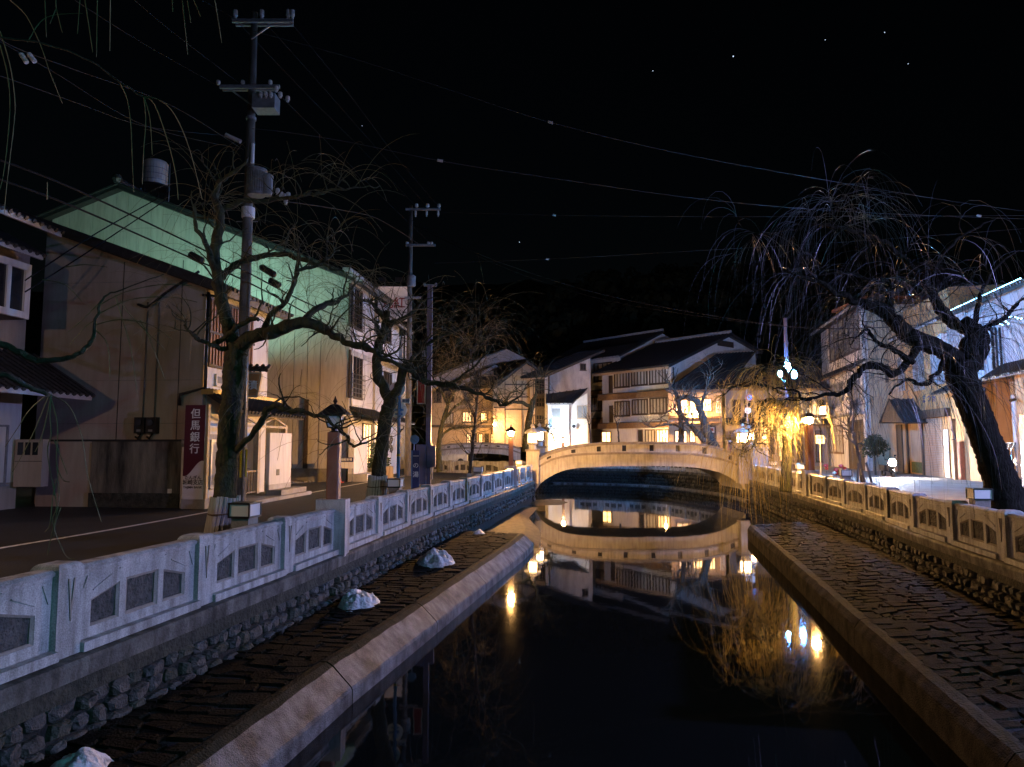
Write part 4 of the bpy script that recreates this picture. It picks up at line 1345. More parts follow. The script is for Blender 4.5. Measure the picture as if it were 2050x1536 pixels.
roof(hH, FG.P(a2, 1.2, zE3), FG.P(a3 + .3, 1.2, zE3), FG.P(a3 + .3, 0, zE3 + .5), FG.P(a2, 0, zE3 + .5), .1, .35, edge='roof_edge', name='awning_roof')
r = FG.rect(752, 850, 768, 935)
MB().fbox(FG, r[0], r[1], .004, .05, r[2], r[3]).build('doorway', 'glow_window_dim', hH)
# three dark flower emblems on the lower wall
for (x, y) in ((783, 880), (779, 890), (783, 899)):
    a, z = FG.px(x, y)
    mb = MB()
    for k in range(5):
        t = 2 * math.pi * k / 5
        mb.disc(FG.P(a + .32 * math.cos(t), .01, z + .16 * math.sin(t)), FG.n, .15, .03, 10)
    mb.build('emblem', 'wood_dark', hH)
# clipped hedge in a low wall before the gabled house
hd = thing('hedge', 'small clipped hedge behind a low wall in front of the gabled house', 'hedge', FG.P(3.0, 1.2, 0))
r = FG.rect(718, 938, 745, 960, 1.4)
MB().fbox(FG, 2.4, LG - .2, 1.0, 1.4, 0, .75).build('low_wall', 'plaster_tan', hd)
lm = MB(); rr = random.Random(4)
for k in range(1500):
    p = FG.P(rr.uniform(2.4, LG - .2), rr.uniform(.4, 1.25), rr.uniform(.7, 2.3 if rr.random() < .4 else 1.3))
    x = V((rr.uniform(-1, 1), rr.uniform(-1, 1), rr.uniform(-1, 1))).normalized() * .07
    y = x.orthogonal().normalized() * .05
    lm.add([p - x, p - y, p + x, p + y], [(0, 1, 2, 3)])
lm.build('foliage', 'leaf_dark', hd)

# water tank on the gabled roof
pt = on_y(310, 385, 47)
wt = thing('water_tank', 'cylindrical rooftop water tank on a steel stand', 'water tank', (pt.x, pt.y, pt.z - 1.4))
zt0 = on_y(310, 373, 47).z; zt1 = on_y(310, 324, 47).z
MB().lathe((pt.x, pt.y, zt0), [(.74, 0), (.78, .08), (.78, zt1 - zt0 - .15), (.70, zt1 - zt0 - .03), (.3, zt1 - zt0 + .08)], 28).build('tank', 'tank', wt, smooth=False)
MB().lathe((pt.x - .25, pt.y, zt1), [(.14, 0), (.14, .16), (.1, .2)], 12).build('lid', 'tank', wt)
for k in range(3):
    MB().lathe((pt.x, pt.y, zt0 + .3 + .4 * k), [(.785, 0), (.795, .02), (.785, .05)], 28).build('hoop', 'metal_grey', wt)
for k in range(4):
    t = math.pi / 4 + k * math.pi / 2
    pipe(wt, [(pt.x + .7 * math.cos(t), pt.y + .7 * math.sin(t), zt0), (pt.x + .7 * math.cos(t), pt.y + .7 * math.sin(t), zt0 - 1.9)], .05, 'metal_dark', 'leg')
MB().lathe((pt.x, pt.y, zt0 - .12), [(.95, 0), (.95, .1)], 24).build('platform', 'metal_dark', wt)
for s in (-1, 1):
    pipe(wt, [(pt.x + s * .98, pt.y, zt0 - 1.5), (pt.x + s * .98, pt.y, zt1 - .1)], .03, 'metal_grey', 'riser_pipe')

# rooftop billboard
Yb = 60
FBb2 = Frame((0, Yb), 90)
r = FBb2.rect(757, 574, 816, 642)
bb = thing('rooftop_billboard', 'weathered cream billboard with red characters above the lower houses', 'billboard', FBb2.P(r[0], 0, r[2] - 3))
MB().fbox(FBb2, r[0], r[1], -.4, 0, r[2], r[3]).build('board', 'sign_cream', bb)
text_mesh('丸紅', (r[1] - r[0]) * .40, 'letter_red', FBb2.P((r[0] + r[1]) / 2 + .05, .01, r[2] + (r[3] - r[2]) * .50), (1, 0, 0), (0, 0, 1), bb, 'lettering', .01)
text_mesh('エネルギー', (r[1] - r[0]) * .175, 'letter_dark', FBb2.P((r[0] + r[1]) / 2 + .05, .01, r[2] + (r[3] - r[2]) * .23), (1, 0, 0), (0, 0, 1), bb, 'lettering', .01)
for a in (r[0] + .6, r[1] - .6):     # small hooded lamps added above the board to brighten it
    la = pipe(bb, [FBb2.P(a, -.2, r[3]), FBb2.P(a, .5, r[3] + .5), FBb2.P(a, 1.3, r[3] + .45)], .04, 'metal_dark', 'added_lamp_arm')
    MB().fbox(FBb2, a - .3, a + .3, 1.3, 1.36, r[3] + .1, r[3] + .5).build('added_lamp_hood', 'metal_dark', la)
    MB().fbox(FBb2, a - .25, a + .25, 1.2, 1.29, r[3] + .2, r[3] + .4).build('added_lamp_tube', 'glow_board_fill', la)
for a in (r[0] + .3, (r[0] + r[1]) / 2, r[1] - .3):
    pipe(bb, [FBb2.P(a, -.3, r[2] + .2), FBb2.P(a, -.3, r[2] - 4)], .07, 'metal_dark', 'strut')
h3 = thing('house', 'dark low house under the rooftop billboard', 'house', FBb2.P(r[0], -2, 0))
MB().fbox(FBb2, r[0] - 1.2, r[1] - .6, -6, -1, 0, r[2] - .8).build('wall', 'plaster_grey', h3)
roof(h3, FBb2.P(r[0] - 1.6, 0, r[2] - 1.2), FBb2.P(r[1] - .2, 0, r[2] - 1.2), FBb2.P(r[1] - .2, -4, r[2] + .2), FBb2.P(r[0] - 1.6, -4, r[2] + .2), .15, .4)

# parking notice and traffic cone by the gravel lot
p = on_z(690, 966, 0)
pn = thing('notice_board', 'small white notice board with a blue header on two thin legs', 'sign', p)
FN = Frame((p.x, p.y), 90)
zt_ = FN.px(690, 916)[1]; zb_ = FN.px(690, 938)[1]
MB().fbox(FN, -.48, .48, -.03, 0, zb_, zt_).build('board', 'sign_white', pn)
MB().fbox(FN, -.48, .48, .002, .012, zt_ - .26, zt_).build('header', 'letter_navy', pn)
text_mesh('城崎駐車場', .16, 'letter_white', FN.P(0, .016, zt_ - .13), (1, 0, 0), (0, 0, 1), pn)
for s in (-.42, .42): pipe(pn, [FN.P(s, -.05, 0), FN.P(s, -.05, zt_)], .03, 'metal_grey', 'leg')
p = on_z(681, 966, 0)
cn = thing('traffic_cone', 'red traffic cone beside the notice board', 'traffic cone', (p.x, p.y - .5, 0))
MB().lathe((p.x, p.y - .5, .05), [(.2, 0), (.05, .85), (.03, .88)], 18).build('cone', 'cone_red', cn, smooth=False)
MB().box(p.x - .26, p.x + .26, p.y - .76, p.y - .24, 0.004, .05).build('base', 'cone_red', cn)
MB().lathe((p.x, p.y - .5, .45), [(.128, 0), (.095, .18)], 18).build('band', 'sign_white', cn)
# kerb block before the gabled house
kb = thing('low_kerb', 'long low concrete kerb at the corner of the gabled house', 'kerb', FG.P(0, .5, 0))
MB().fbox(FG, -.3, 2.3, .15, 1.3, 0, .45).build('block', 'plaster_grey', kb)
MB().fbox(FG, -.3, 2.3, .15, .5, .45, FG.px(700, 880)[1]).build('wing_wall', 'plaster_white', kb)
# ================================================================== HOUSES BEYOND THE BRIDGE
# ------------------------------------------------------------------ three-storey inn
K = V((on_y(1346, 889, 72).x, 72, 0))
FI = Frame(K, -40.2, -1)
FIg = Frame(K, 49.8, 1)
hI = thing('inn', 'white three-storey inn with rows of curtained windows behind the bridge', 'inn', K)
aI = FI.px(1206, 800)[0]
zI = FI.px(1340, 728)[1]
wall(FI, hI, [(0, 0), (aI, 0), (aI, zI), (0, zI)], 'plaster_white', .3, 0, 'front_wall')
pk = FIg.px(1456, 671); e_ = FIg.px(1512, 700)
wall(FIg, hI, [(.3, 0), (e_[0], 0), (e_[0], e_[1]), (pk[0], pk[1] - .1), (.3, zI)], 'plaster_white', .3, 0, 'gable_wall')
b_ = FI.u * (aI + 1)
ev0 = FIg.P(-1.0, .5, zI - .25); rg0 = FIg.P(pk[0], .5, pk[1] + .15); bk0 = FIg.P(e_[0] + .8, .5, e_[1] - .2)
roof(hI, ev0, ev0 + b_, rg0 + b_, rg0, .3, .5)
roof(hI, bk0, bk0 + b_, rg0 + b_, rg0, .3, .5)
MB().tube([rg0 + V((0, 0, .2)), rg0 + b_ + V((0, 0, .2))], .2, 8).build('ridge', 'roof_edge', hI)
MB().bar(ev0 + V((0, 0, -.3)), ev0 + b_ + V((0, 0, -.3)), .12, .25).build('fascia', 'plaster_tan', hI)
W1 = [(1230, 743, 1261, 775), (1264, 739, 1297, 771), (1300, 735, 1334, 768)]
W2 = [(1231, 803, 1262, 833), (1266, 799, 1298, 830), (1301, 796, 1336, 828)]
for w in W1 + W2:
    window(FI, hI, FI.rect(*w), 5, 1, .02, 'wood_dark', 'glass_dark', .14, .1, curtain='curtain')
for (x0, y0, x1, y1) in ((1219, 752, 1227, 787), (1220, 812, 1228, 846)):
    r = FI.rect(x0, y0, x1, y1)
    MB().fbox(FI, r[0], r[1], .0, .05, r[2], r[3]).build('shutter_box', 'wood_dark', hI)
for y0, y1, d_ in ((785, 797, .45), (846, 857, .5)):
    z0 = FI.px(1280, y1, d_)[1]; z1 = FI.px(1280, y0, d_)[1]
    MB().fbox(FI, -.2, aI + .3, .0, d_, z0, z1).build('canopy', 'wood_beam', hI)
    MB().fbox(FI, -.25, aI + .35, .0, d_ + .08, z1, z1 + .07).build('canopy_cap', 'roof_tile', hI)
for (x0, x1, nv, gm) in ((1278, 1288, 1, 'glass_dark'), (1292, 1312, 3, 'curtain'), (1314, 1340, 4, 'glow_window_dim')):
    window(FI, hI, FI.rect(x0, 860, x1, 888), nv, 1, .02, 'wood_dark', gm, .1, .08)
r = FI.rect(1205, 864, 1224, 886)
window(FI, hI, r, 2, 2, .02, 'wood_dark', 'glow_window', .1, .08)
r = FIg.rect(1436, 683, 1468, 697)
MB().fbox(FIg, r[0], r[1], .0, .06, r[2], r[3]).build('vent_louvre', 'wood_dark', hI)
r = FIg.rect(1346, 740, 1352, 775)
pipe(hI, [FIg.P(.25, .12, zI - .4), FIg.P(.25, .12, FIg.px(1348, 770)[1])], .07, 'metal_dark', 'downpipe')

# ------------------------------------------------------------------ rear gable behind the inn (blue-white)
Kr = V((on_y(1235, 889, 84).x, 84, 0))
FRr = Frame(Kr, 49.8, 1)
hR = thing('rear_house', 'rear house gable rising behind the inn roof, catching blue light', 'house', Kr)
p1 = FRr.px(1236, 712); p2 = FRr.px(1322, 666); p3 = FRr.px(1345, 676)
wall(FRr, hR, [(0, 0), (p3[0] + 6, 0), (p3[0] + 6, p3[1] - 1.5), (p2[0], p2[1]), (0, p1[1])], 'plaster_white', .3, 0, 'gable_wall')
bk = V((-.645, .764, 0)) * 14
roof(hR, FRr.P(-.8, .4, p1[1] - .3), FRr.P(-.8, .4, p1[1] - .3) + bk, FRr.P(p2[0], .4, p2[1] + .15) + bk, FRr.P(p2[0], .4, p2[1] + .15), .3, .6)
MB().bar(FRr.P(p2[0], .4, p2[1] + .3), FRr.P(p2[0], .4, p2[1] + .3) + bk, .4, .3).build('ridge', 'roof_edge', hR)

# ------------------------------------------------------------------ white clapboard house left of the inn
K2 = V((on_y(1230, 889, 82).x, 82, 0))
F2 = Frame(K2, -40.2, -1)
h2 = thing('house', 'white clapboard house squeezed between the inn and the grey-walled house', 'house', K2)
a2_, z2_ = F2.px(1170, 722)
z2r = F2.px(1228, 713)[1]
N = 16
for k in range(N):
    z0 = z2_ * k / N; z1 = z2_ * (k + 1) / N
    MB().fprism(F2, [(-1, z0), (a2_, z0), (a2_, z1 - .02), (-1, z1 - .02)], -.2, 0).build('clapboard', 'plaster_white', h2)
roof(h2, F2.P(-1.5, .7, z2_), F2.P(a2_ + .5, .7, z2_), F2.P(a2_ + .5, -4, z2_ + 2.0), F2.P(-1.5, -4, z2_ + 2.0), .2, .5, edge='roof_edge')
window(F2, h2, F2.rect(1189, 726, 1226, 762), 4, 1, .02, 'wood_dark', 'glass_dark', .16, .1, curtain='curtain')
window(F2, h2, F2.rect(1184, 794, 1206, 823), 3, 1, .02, 'wood_dark', 'glass_dark', .14, .1, curtain='curtain')
for y0, y1 in ((783, 793), (838, 859)):
    z0 = F2.px(1190, y1, .6)[1]; z1 = F2.px(1190, y0, .6)[1]
    MB().fbox(F2, -1, a2_ + .2, .0, .6, z0, z1).build('canopy', 'wood_beam', h2)
    MB().fbox(F2, -1.05, a2_ + .25, .0, .7, z1, z1 + .08).build('canopy_cap', 'roof_tile', h2)

# ------------------------------------------------------------------ grey-walled house with dark wooden front
K3 = V((on_y(1097, 889, 73).x, 73, 0))
F3 = Frame(K3, -55, -1); F3g = Frame(K3, 35, 1)
F3g = Frame(K3, 62, 1)
h3_ = thing('house', 'house with blotchy grey gable wall and dark wooden street front left of the bridge top', 'house', K3)
a3_ = F3.px(1062, 800)[0]
z3 = F3.px(1095, 752)[1]
wall(F3, h3_, [(0, 0), (a3_, 0), (a3_, z3), (0, z3)], 'wood_dark', .25, 0, 'front_wall')
pA = F3g.px(1100, 750); pB = F3g.px(1166, 722); pC = F3g.px(1182, 716)
wall(F3g, h3_, [(.25, 0), (pC[0], 0), (pC[0], pC[1]), (pB[0], pB[1]), (.25, z3)], 'plaster_grey', .25, 0, 'gable_wall')
bk = F3.u * (a3_ + .8)
e3 = F3g.P(-.7, .5, z3 - .1); r3 = F3g.P(pC[0] + 1.5, .5, pC[1] + .9)
roof(h3_, e3, e3 + bk, r3 + bk, r3, .25, .45)
MB().bar(e3 + V((0, 0, -.25)), e3 + bk + V((0, 0, -.25)), .1, .2).build('fascia', 'plaster_tan', h3_)
MB().fbox(F3, -.05, .3, 0, .1, 0, z3 - .1).build('corner_board', 'plaster_white', h3_)
window(F3g, h3_, F3g.rect(1161, 728, 1173, 742), 2, 1, 0, 'wood_dark', 'glass_dark', .08)
for (y0, y1) in ((760, 790), (796, 815), (830, 850)):
    r = F3.rect(1068, y0, 1091, y1)
    window(F3, h3_, (min(r[0], r[1]), max(r[0], r[1]), r[2], r[3]), 4, 2, 0, 'wood_dark', 'glass_dark', .1)
MB().fbox(F3, a3_ - .6, a3_ + .02, 0.0, .06, 0, z3 - .3).build('corner_board', 'plaster_tan', h3_)

# ------------------------------------------------------------------ low white annex, floodlit
F4 = Frame((0, 69.5), 90)
r = F4.rect(1097, 806, 1178, 892)
h4 = thing('annex', 'low floodlit white annex with sloping dark roof beside the bridge', 'house', F4.P(r[0], 0, 0))
a0, a1 = r[0], r[1]
am = F4.px(1139, 850)[0]
zl = F4.px(1100, 808)[1]; zh_ = F4.px(1178, 778)[1]
wall(F4, h4, [(a0, 0), (am, 0), (am, zl - .1), (a0, zl - .1)], 'plaster_white', .3, 0, 'wall')
wall(F4, h4, [(am + .01, 0), (a1, 0), (a1, zh_ - .4), (am + .01, zl - .1)], 'plaster_white', .3, -.5, 'wall')
roof(h4, F4.P(a0 - .2, .7, zl), F4.P(am + .3, .7, zl), F4.P(a1 + .3, -3.5, zh_ + .3), F4.P(a0, -3.5, zh_ - .3), .15, .4, edge='roof_edge')
window(F4, h4, F4.rect(1105, 818, 1122, 840), 2, 1, 0, 'metal_grey', 'glass_pale', .08)
window(F4, h4, F4.rect(1155, 812, 1176, 838, -.5), 2, 1, -.5, 'wood_tan', 'glass_pale', .07)
MB().fbox(F4, a0 + .05, a0 + .45, .0, .1, F4.px(1100, 855)[1], F4.px(1100, 838)[1]).build('panel', 'sign_blue', h4)
ac = thing('air_conditioner', 'white outdoor air conditioner unit on the annex wall', 'air conditioner', F4.P(F4.px(1148, 853)[0], 0, F4.px(1148, 859)[1]))
r = F4.rect(1143, 848, 1154, 859)
MB().fbox(F4, r[0], r[1], -.48, -.1, r[2], r[3]).build('case', 'sign_white', ac)
MB().disc(F4.P(r[1] - .25, -.1, (r[2] + r[3]) / 2), F4.n, .18, .02).build('fan_grille', 'metal_dark', ac)

# ------------------------------------------------------------------ low lit inn front to the right, below the gable
F5 = Frame((0, 66), 90)
r = F5.rect(1338, 786, 1447, 895)
h5 = thing('inn_annex', 'low inn annex with warmly lit windows and dark sloping roof', 'house', F5.P(r[0], 0, 0))
MB().fbox(F5, r[0], r[1], -.3, 0, 0, r[3]).build('wall', 'plaster_tan', h5)
roof(h5, on_y(1334, 781, 65.2), on_y(1452, 779, 65.2), on_y(1512, 704, 74), on_y(1436, 709, 74), .2, .45, edge='wood_beam')
roof(h5, on_y(1334, 781, 65.2), on_y(1337, 780.9, 65.2), on_y(1438, 709, 74), on_y(1346, 772, 74), .2, .45, rolls=False)
MB().add([on_y(1336, 781, 65.3), on_y(1345, 770, 73), on_y(1436, 710, 73.9)], [(0, 1, 2)]).build('roof_side', 'roof_tile', h5)
for w, gm in (((1352, 800, 1378, 828), 'glow_window_dim'), ((1380, 800, 1400, 828), 'glow_window'), ((1406, 798, 1425, 824), 'glow_window')):
    window(F5, h5, F5.rect(*w), 3, 2, .01, 'wood_beam', gm, .08)
for y in (835, 846):
    z = F5.px(1390, y, .8)[1]
    MB().fbox(F5, r[0], r[1] - .3, 0, .8, z - .08, z + .08).build('canopy', 'wood_beam', h5)
for w, gm in (((1350, 862, 1376, 888), 'glow_window_dim'), ((1380, 862, 1392, 886), 'glow_window')):
    window(F5, h5, F5.rect(*w), 2, 2, .01, 'wood_dark', gm, .08)
rr_ = F5.rect(1402, 852, 1434, 892)
MB().fbox(F5, rr_[0], rr_[1], .004, .03, 0, rr_[3]).build('doorway', 'wood_dark', h5)
q = F5.px(1425, 861)
vs_ = thing('poster_board', 'small pale poster with a red mark in the dark inn doorway', 'sign', F5.P(q[0], .1, q[1] - .3))
MB().fbox(F5, q[0] - .22, q[0] + .22, .04, .07, q[1] - .25, q[1] + .25).build('board', 'sign_white', vs_)
MB().fbox(F5, q[0] - .13, q[0] + .13, .072, .078, q[1] - .1, q[1] + .16).build('mark', 'letter_red', vs_)
# vertical shop sign on that annex
q = F5.px(1436, 812)
ss = thing('vertical_shop_sign', 'narrow white vertical sign with dark characters on the inn annex', 'sign', F5.P(q[0], .4, q[1] - 1))
MB().fbox(F5, q[0] - .22, q[0] + .22, .3, .45, q[1] - .75, q[1] + .65).build('board', 'sign_cream', ss)
for i, ch in enumerate('つたや'):
    text_mesh(ch, .4, 'letter_dark', F5.P(q[0], .46, q[1] + .35 - .42 * i), (1, 0, 0), (0, 0, 1), ss, 'character')

# ------------------------------------------------------------------ brown inn at the bend of the left street
F6 = Frame((0, 78), 90)
X6 = lambda x, y, d=0: F6.px(x, y, d)
h6 = thing('brown_inn', 'large brown inn with pale gable boards at the bend of the left street', 'inn', F6.P(X6(950, 889)[0], 0, 0))
poly = [X6(860, 895), X6(988, 895), X6(988, 800), X6(988, 742), X6(864, 778)]
MB().fprism(F6, poly, -.4, -.0).build('wall', 'plaster_tan', h6)
poly = [X6(864, 756), X6(1012, 700), X6(1052, 720), X6(1002, 726), X6(935, 748), X6(868, 778)]
MB().fprism(F6, poly[::-1], -.2, .9).build('gable_board', 'plaster_lilac', h6)
poly = [X6(915, 771), X6(992, 733), X6(997, 735), X6(920, 776)]
MB().fprism(F6, poly, .2, 1.2).build('barge_board', 'plaster_lilac', h6)
roof(h6, on_y(870, 786, 76.2), on_y(992, 772, 76.2), on_y(1052, 722, 80), on_y(905, 752, 80), .2, .5)
roof(h6, on_y(858, 757, 77), on_y(864, 756, 77), on_y(1014, 697, 77), on_y(1012, 693, 80), .2, .5, rolls=False)
# half-timbered wing
F7 = Frame((0, 75), 90)
X7 = lambda x, y, d=0: F7.px(x, y, d)
poly = [X7(987, 895), X7(1070, 895), X7(1070, 738), X7(1052, 727), X7(987, 770)]
MB().fprism(F7, poly, -.4, 0).build('wing_wall', 'plaster_tan', h6)
def beam(x0, y0, x1, y1, w=.14):
    a, b = X7(x0, y0), X7(x1, y1)
    MB().bar(F7.P(a[0], .02, a[1]), F7.P(b[0], .02, b[1]), .08, w).build('beam', 'wood_dark', h6)
for x, y0 in ((1011, 757), (1045, 735)): beam(x, y0, x, 892)
for y in (747, 770, 795, 820): beam(1011 if y > 747 else 1046, y, 1058, y)
beam(988, 816, 1010, 816)
roof(h6, on_y(982, 775, 74.3), on_y(990, 777, 74.3), on_y(1056, 724, 74.3), on_y(1052, 716, 79), .2, .5, rolls=False)
roof(h6, on_y(1054, 722, 74.3), on_y(1078, 738, 74.3), on_y(1080, 734, 79), on_y(1054, 716, 79), .2, .5, rolls=False)
for w, gm in (((868, 784, 884, 806), 'glass_dark'), ((890, 786, 910, 805), 'glass_dark'), ((930, 785, 948, 806), 'glass_dark'), ((888, 826, 908, 850), 'curtain'), ((925, 824, 945, 846), 'glow_window_dim'), ((962, 826, 976, 846), 'glow_window')):
    window(F6, h6, F6.rect(*w), 3, 1, .02, 'wood_dark', gm, .12)
for y in (819, 822):
    a0, z = X6(918, y, .8); a1 = X6(988, y, .8)[0]
    MB().fbox(F6, a0, a1, 0, .8, z - .05, z + .05).build('canopy', 'wood_beam', h6)
a0, z = X6(860, 853, 1.2); a1 = X6(988, 853, 1.2)[0]
MB().fbox(F6, a0, a1, 0, 1.2, z - .12, z + .12).build('canopy', 'wood_dark', h6)
for x in range(934, 986, 12):
    r = F6.rect(x, 868, x + 9, 890)
    window(F6, h6, r, 2, 3, .02, 'wood_dark', 'glow_window_dim' if (x // 12) % 2 else 'glass_dark', .1)
# parked pale van by the inn
pv_ = F6.P(X6(905, 885)[0], 2.5, 0)
van = thing('parked_van', 'grey van parked in front of the brown inn', 'van', pv_)
bx, by = pv_.x, pv_.y
MB().add([(bx - 1.8, by - .8, .35), (bx + 1.9, by - .8, .35), (bx + 1.9, by - .8, 1.1), (bx + 1.3, by - .75, 1.95), (bx - 1.7, by - .75, 1.95), (bx - 1.8, by - .8, 1.1),
          (bx - 1.8, by + .8, .35), (bx + 1.9, by + .8, .35), (bx + 1.9, by + .8, 1.1), (bx + 1.3, by + .75, 1.95), (bx - 1.7, by + .75, 1.95), (bx - 1.8, by + .8, 1.1)],
         [(0, 1, 2, 3, 4, 5), (11, 10, 9, 8, 7, 6)] + [(i, (i + 6), ((i + 1) % 6) + 6, (i + 1) % 6) for i in range(6)]).build('body', 'plaster_grey', van)
for x0, x1 in ((-1.5, -.5), (-.4, .5), (.6, 1.25)):
    MB().box(bx + x0, bx + x1, by - .83, by - .80, 1.2, 1.8).build('window', 'glass_dark', van)
for x in (-1.1, 1.2):
    MB().disc((bx + x, by - .86, .34), (0, 1, 0), .33, .2).build('wheel', 'black', van)
# ================================================================== RIGHT BANK HOUSES
OR = on_z(1900, 957, 0)
FR_ = Frame(OR, 11.7, -1)        # street faces, a grows away from the camera
XR = FR_.px
# ------------------------------------------------------------------ near lilac building with tiled awning and gate
hN = thing('shop_house', 'lilac-walled house with tiled awning and wall pipes at the right edge', 'house', OR)
aN0 = XR(2120, 900)[0]; aN1 = XR(1908, 900)[0]
zN = XR(1908, 640)[1]
ztop = XR(1905, 628)[1]
zaw = XR(1970, 757)[1]
am_ = XR(1965, 900)[0]
MB().fprism(FR_, [(aN0, zaw), (aN1, zaw), (aN1, ztop), (aN0, ztop)], -.3, 0).build('upper_wall', 'plaster_lilac', hN)
MB().fprism(FR_, [(am_, 0), (aN1, 0), (aN1, zaw - .01), (am_, zaw - .01)], -.3, 0).build('lower_wall', 'plaster_ochre', hN)
MB().fprism(FR_, [(aN0, 0), (am_ - .01, 0), (am_ - .01, zaw - .01), (aN0, zaw - .01)], -2.4, -2.1).build('recess_wall', 'plaster_tan', hN)
MB().fprism(Frame(FR_.P(am_, -2.1, 0), 101.7, 1), [(-2.1, 0), (-.3, 0), (-.3, zaw), (-2.1, zaw)], -.01, .15).build('recess_side', 'plaster_ochre', hN)
# verge roof with rope of small lights
za = XR(1893, 631, 1.0)[1]
e0 = FR_.P(aN0, 1.0, za); e1 = FR_.P(XR(1893, 631, 1.0)[0], 1.0, za)
roof(hN, e0, e1, e1 - FR_.n * 5 + V((0, 0, 2.2)), e0 - FR_.n * 5 + V((0, 0, 2.2)), .2, .3, name='roof', edge='metal_dark')
# tiled awning between floors
zb0 = XR(2000, 752, 1.1)[1]
e0 = FR_.P(aN0, 1.1, zb0); e1 = FR_.P(XR(1965, 757, 1.1)[0], 1.1, zb0)
roof(hN, e0, e1, e1 - FR_.n * 1.1 + V((0, 0, .75)), e0 - FR_.n * 1.1 + V((0, 0, .75)), .12, .24, name='awning_roof', edge='wood_beam')
e0 = FR_.P(XR(1940, 775, .9)[0], .9, XR(1940, 776, .9)[1]); e1 = FR_.P(aN1 + .4, .9, XR(1940, 776, .9)[1])
roof(hN, e0, e1, e1 - FR_.n * .9 + V((0, 0, .5)), e0 - FR_.n * .9 + V((0, 0, .5)), .1, .24, name='awning_roof', edge='wood_beam')
# vertical pipes on the upper wall and big ducts in the recess
for x, rad in ((1966, .05), (1970, .05), (1992, .08), (2000, .05), (2008, .06)):
    a = XR(x, 690)[0]
    pipe(hN, [FR_.P(a, .12, XR(x, 655)[1]), FR_.P(a, .12, XR(x, 742)[1])], rad, 'metal_dark', 'pipe')
for x, rad in ((1995, .28), (2008, .14), (2016, .24), (2028, .12), (2036, .2)):
    a = XR(x, 850, -1.8)[0]
    pipe(hN, [FR_.P(a, -1.75, 0), FR_.P(a, -1.75, zaw - .2)], rad, 'sign_cream', 'duct', 12)
a, z = XR(1985, 818, -1.6)
MB().fbox(FR_, a - .4, a + .3, -2.1, -1.6, z - .3, z + .3).build('meter_box', 'sign_cream', hN)
MB().fbox(FR_, a - .5, a - .0, -2.1, -1.55, z - 1.5, z - .6).build('meter_box', 'metal_black', hN)
# bright corner pillar clad in steel
r = FR_.rect(2038, 830, 2060, 985, .3)
MB().fbox(FR_, r[0], r[1], -.4, .3, 0, r[3]).build('corner_pillar', 'steel', hN)
r = FR_.rect(2030, 735, 2080, 826, .5)
MB().fbox(FR_, r[0], r[1], -.4, .5, r[2], r[3]).build('fascia_box', 'plaster_ochre', hN)
# low brick base
r = FR_.rect(1917, 885, 1935, 970)
MB().fbox(FR_, r[0], r[1], 0, .25, 0, r[3]).build('brick_base', 'brick_red', hN)
# rope lights along the eave
ll = thing('rope_light', 'string of tiny blue lights along the eave at the right edge', 'string lights', FR_.P(0, 1.1, za))
rp_pts = []
for k in range(46):
    t = k / 45
    a = XR(1893, 631, 1.0)[0] * (1 - t) + aN0 * t
    rp_pts.append(FR_.P(a, 1.16, za + .05))
pipe(ll, rp_pts, .012, 'cable', 'wire', 4)
for k, p in enumerate(rp_pts[1:]):
    MB().ball(p + V((0, 0, .03)), .035, 6, 4).build('bulb', 'glow_led', ll)
l2 = thing('rope_light', 'loose tangle of blue rope light below the right eave', 'string lights', FR_.P(aN0 + 3, .9, XR(2020, 640, .9)[1]))
pth = catmull([FR_.P(XR(x, y, .9)[0], .9, XR(x, y, .9)[1]) for x, y in ((1948, 650), (1975, 648), (2000, 645), (2015, 648), (2028, 636), (2045, 640), (2060, 628))], 6)
pipe(l2, pth, .02, 'cable', 'wire', 4)
rq = random.Random(8)
for p in pth[::2]:
    MB().ball(p + V((rq.uniform(-.1, .1), 0, rq.uniform(-.12, .12))), .045, 6, 4).build('bulb', 'glow_led', l2)

# accordion gate
gt = thing('accordion_gate', 'folding steel accordion gate across the recess on the right', 'gate', FR_.P(XR(1950, 968)[0], 0, 0))
g0, gz0 = XR(1932, 965, -.6); g1 = XR(2038, 972, -.6)[0]
zg1 = XR(1985, 888, -.6)[1]; zg0 = .12
nb_ = 15
for i in range(nb_):
    a = g0 + (g1 - g0) * i / (nb_ - 1)
    MB().tube([FR_.P(a, -.6, zg0), FR_.P(a, -.6, zg1)], .035, 8).build('bar', 'steel', gt, smooth=True)
dg_ = MB()
for i in range(nb_ - 1):
    a = g0 + (g1 - g0) * i / (nb_ - 1); b = g0 + (g1 - g0) * (i + 1) / (nb_ - 1)
    for k in range(3):
        zc = zg0 + .2 + (zg1 - zg0 - .4) * k / 2
        dg_.bar(FR_.P(a, -.57, zc - .25), FR_.P(b, -.57, zc + .25), .03); dg_.bar(FR_.P(a, -.63, zc + .25), FR_.P(b, -.63, zc - .25), .03)
dg_.build('lattice', 'steel', gt)
MB().bar(FR_.P(g0, -.6, zg1 + .03), FR_.P(g1, -.6, zg1 + .03), .08, .06).build('top_rail', 'metal_black', gt)
for i in (0, 3, 7, 11, 14):
    a = g0 + (g1 - g0) * i / 14
    MB().disc(FR_.P(a, -.62, .07), FR_.n, .07, .05, 12).build('castor', 'black', gt)
cmr = thing('security_camera', 'small black security camera under the right fascia', 'camera', FR_.P(XR(2031, 800, .6)[0], .6, XR(2031, 800, .6)[1]))
cp_ = FR_.P(XR(2031, 800, .6)[0], .6, XR(2031, 800, .6)[1])
MB().tube([cp_, cp_ + V((-.35, -.2, -.06))], .08, 10).build('body', 'metal_black', cmr)
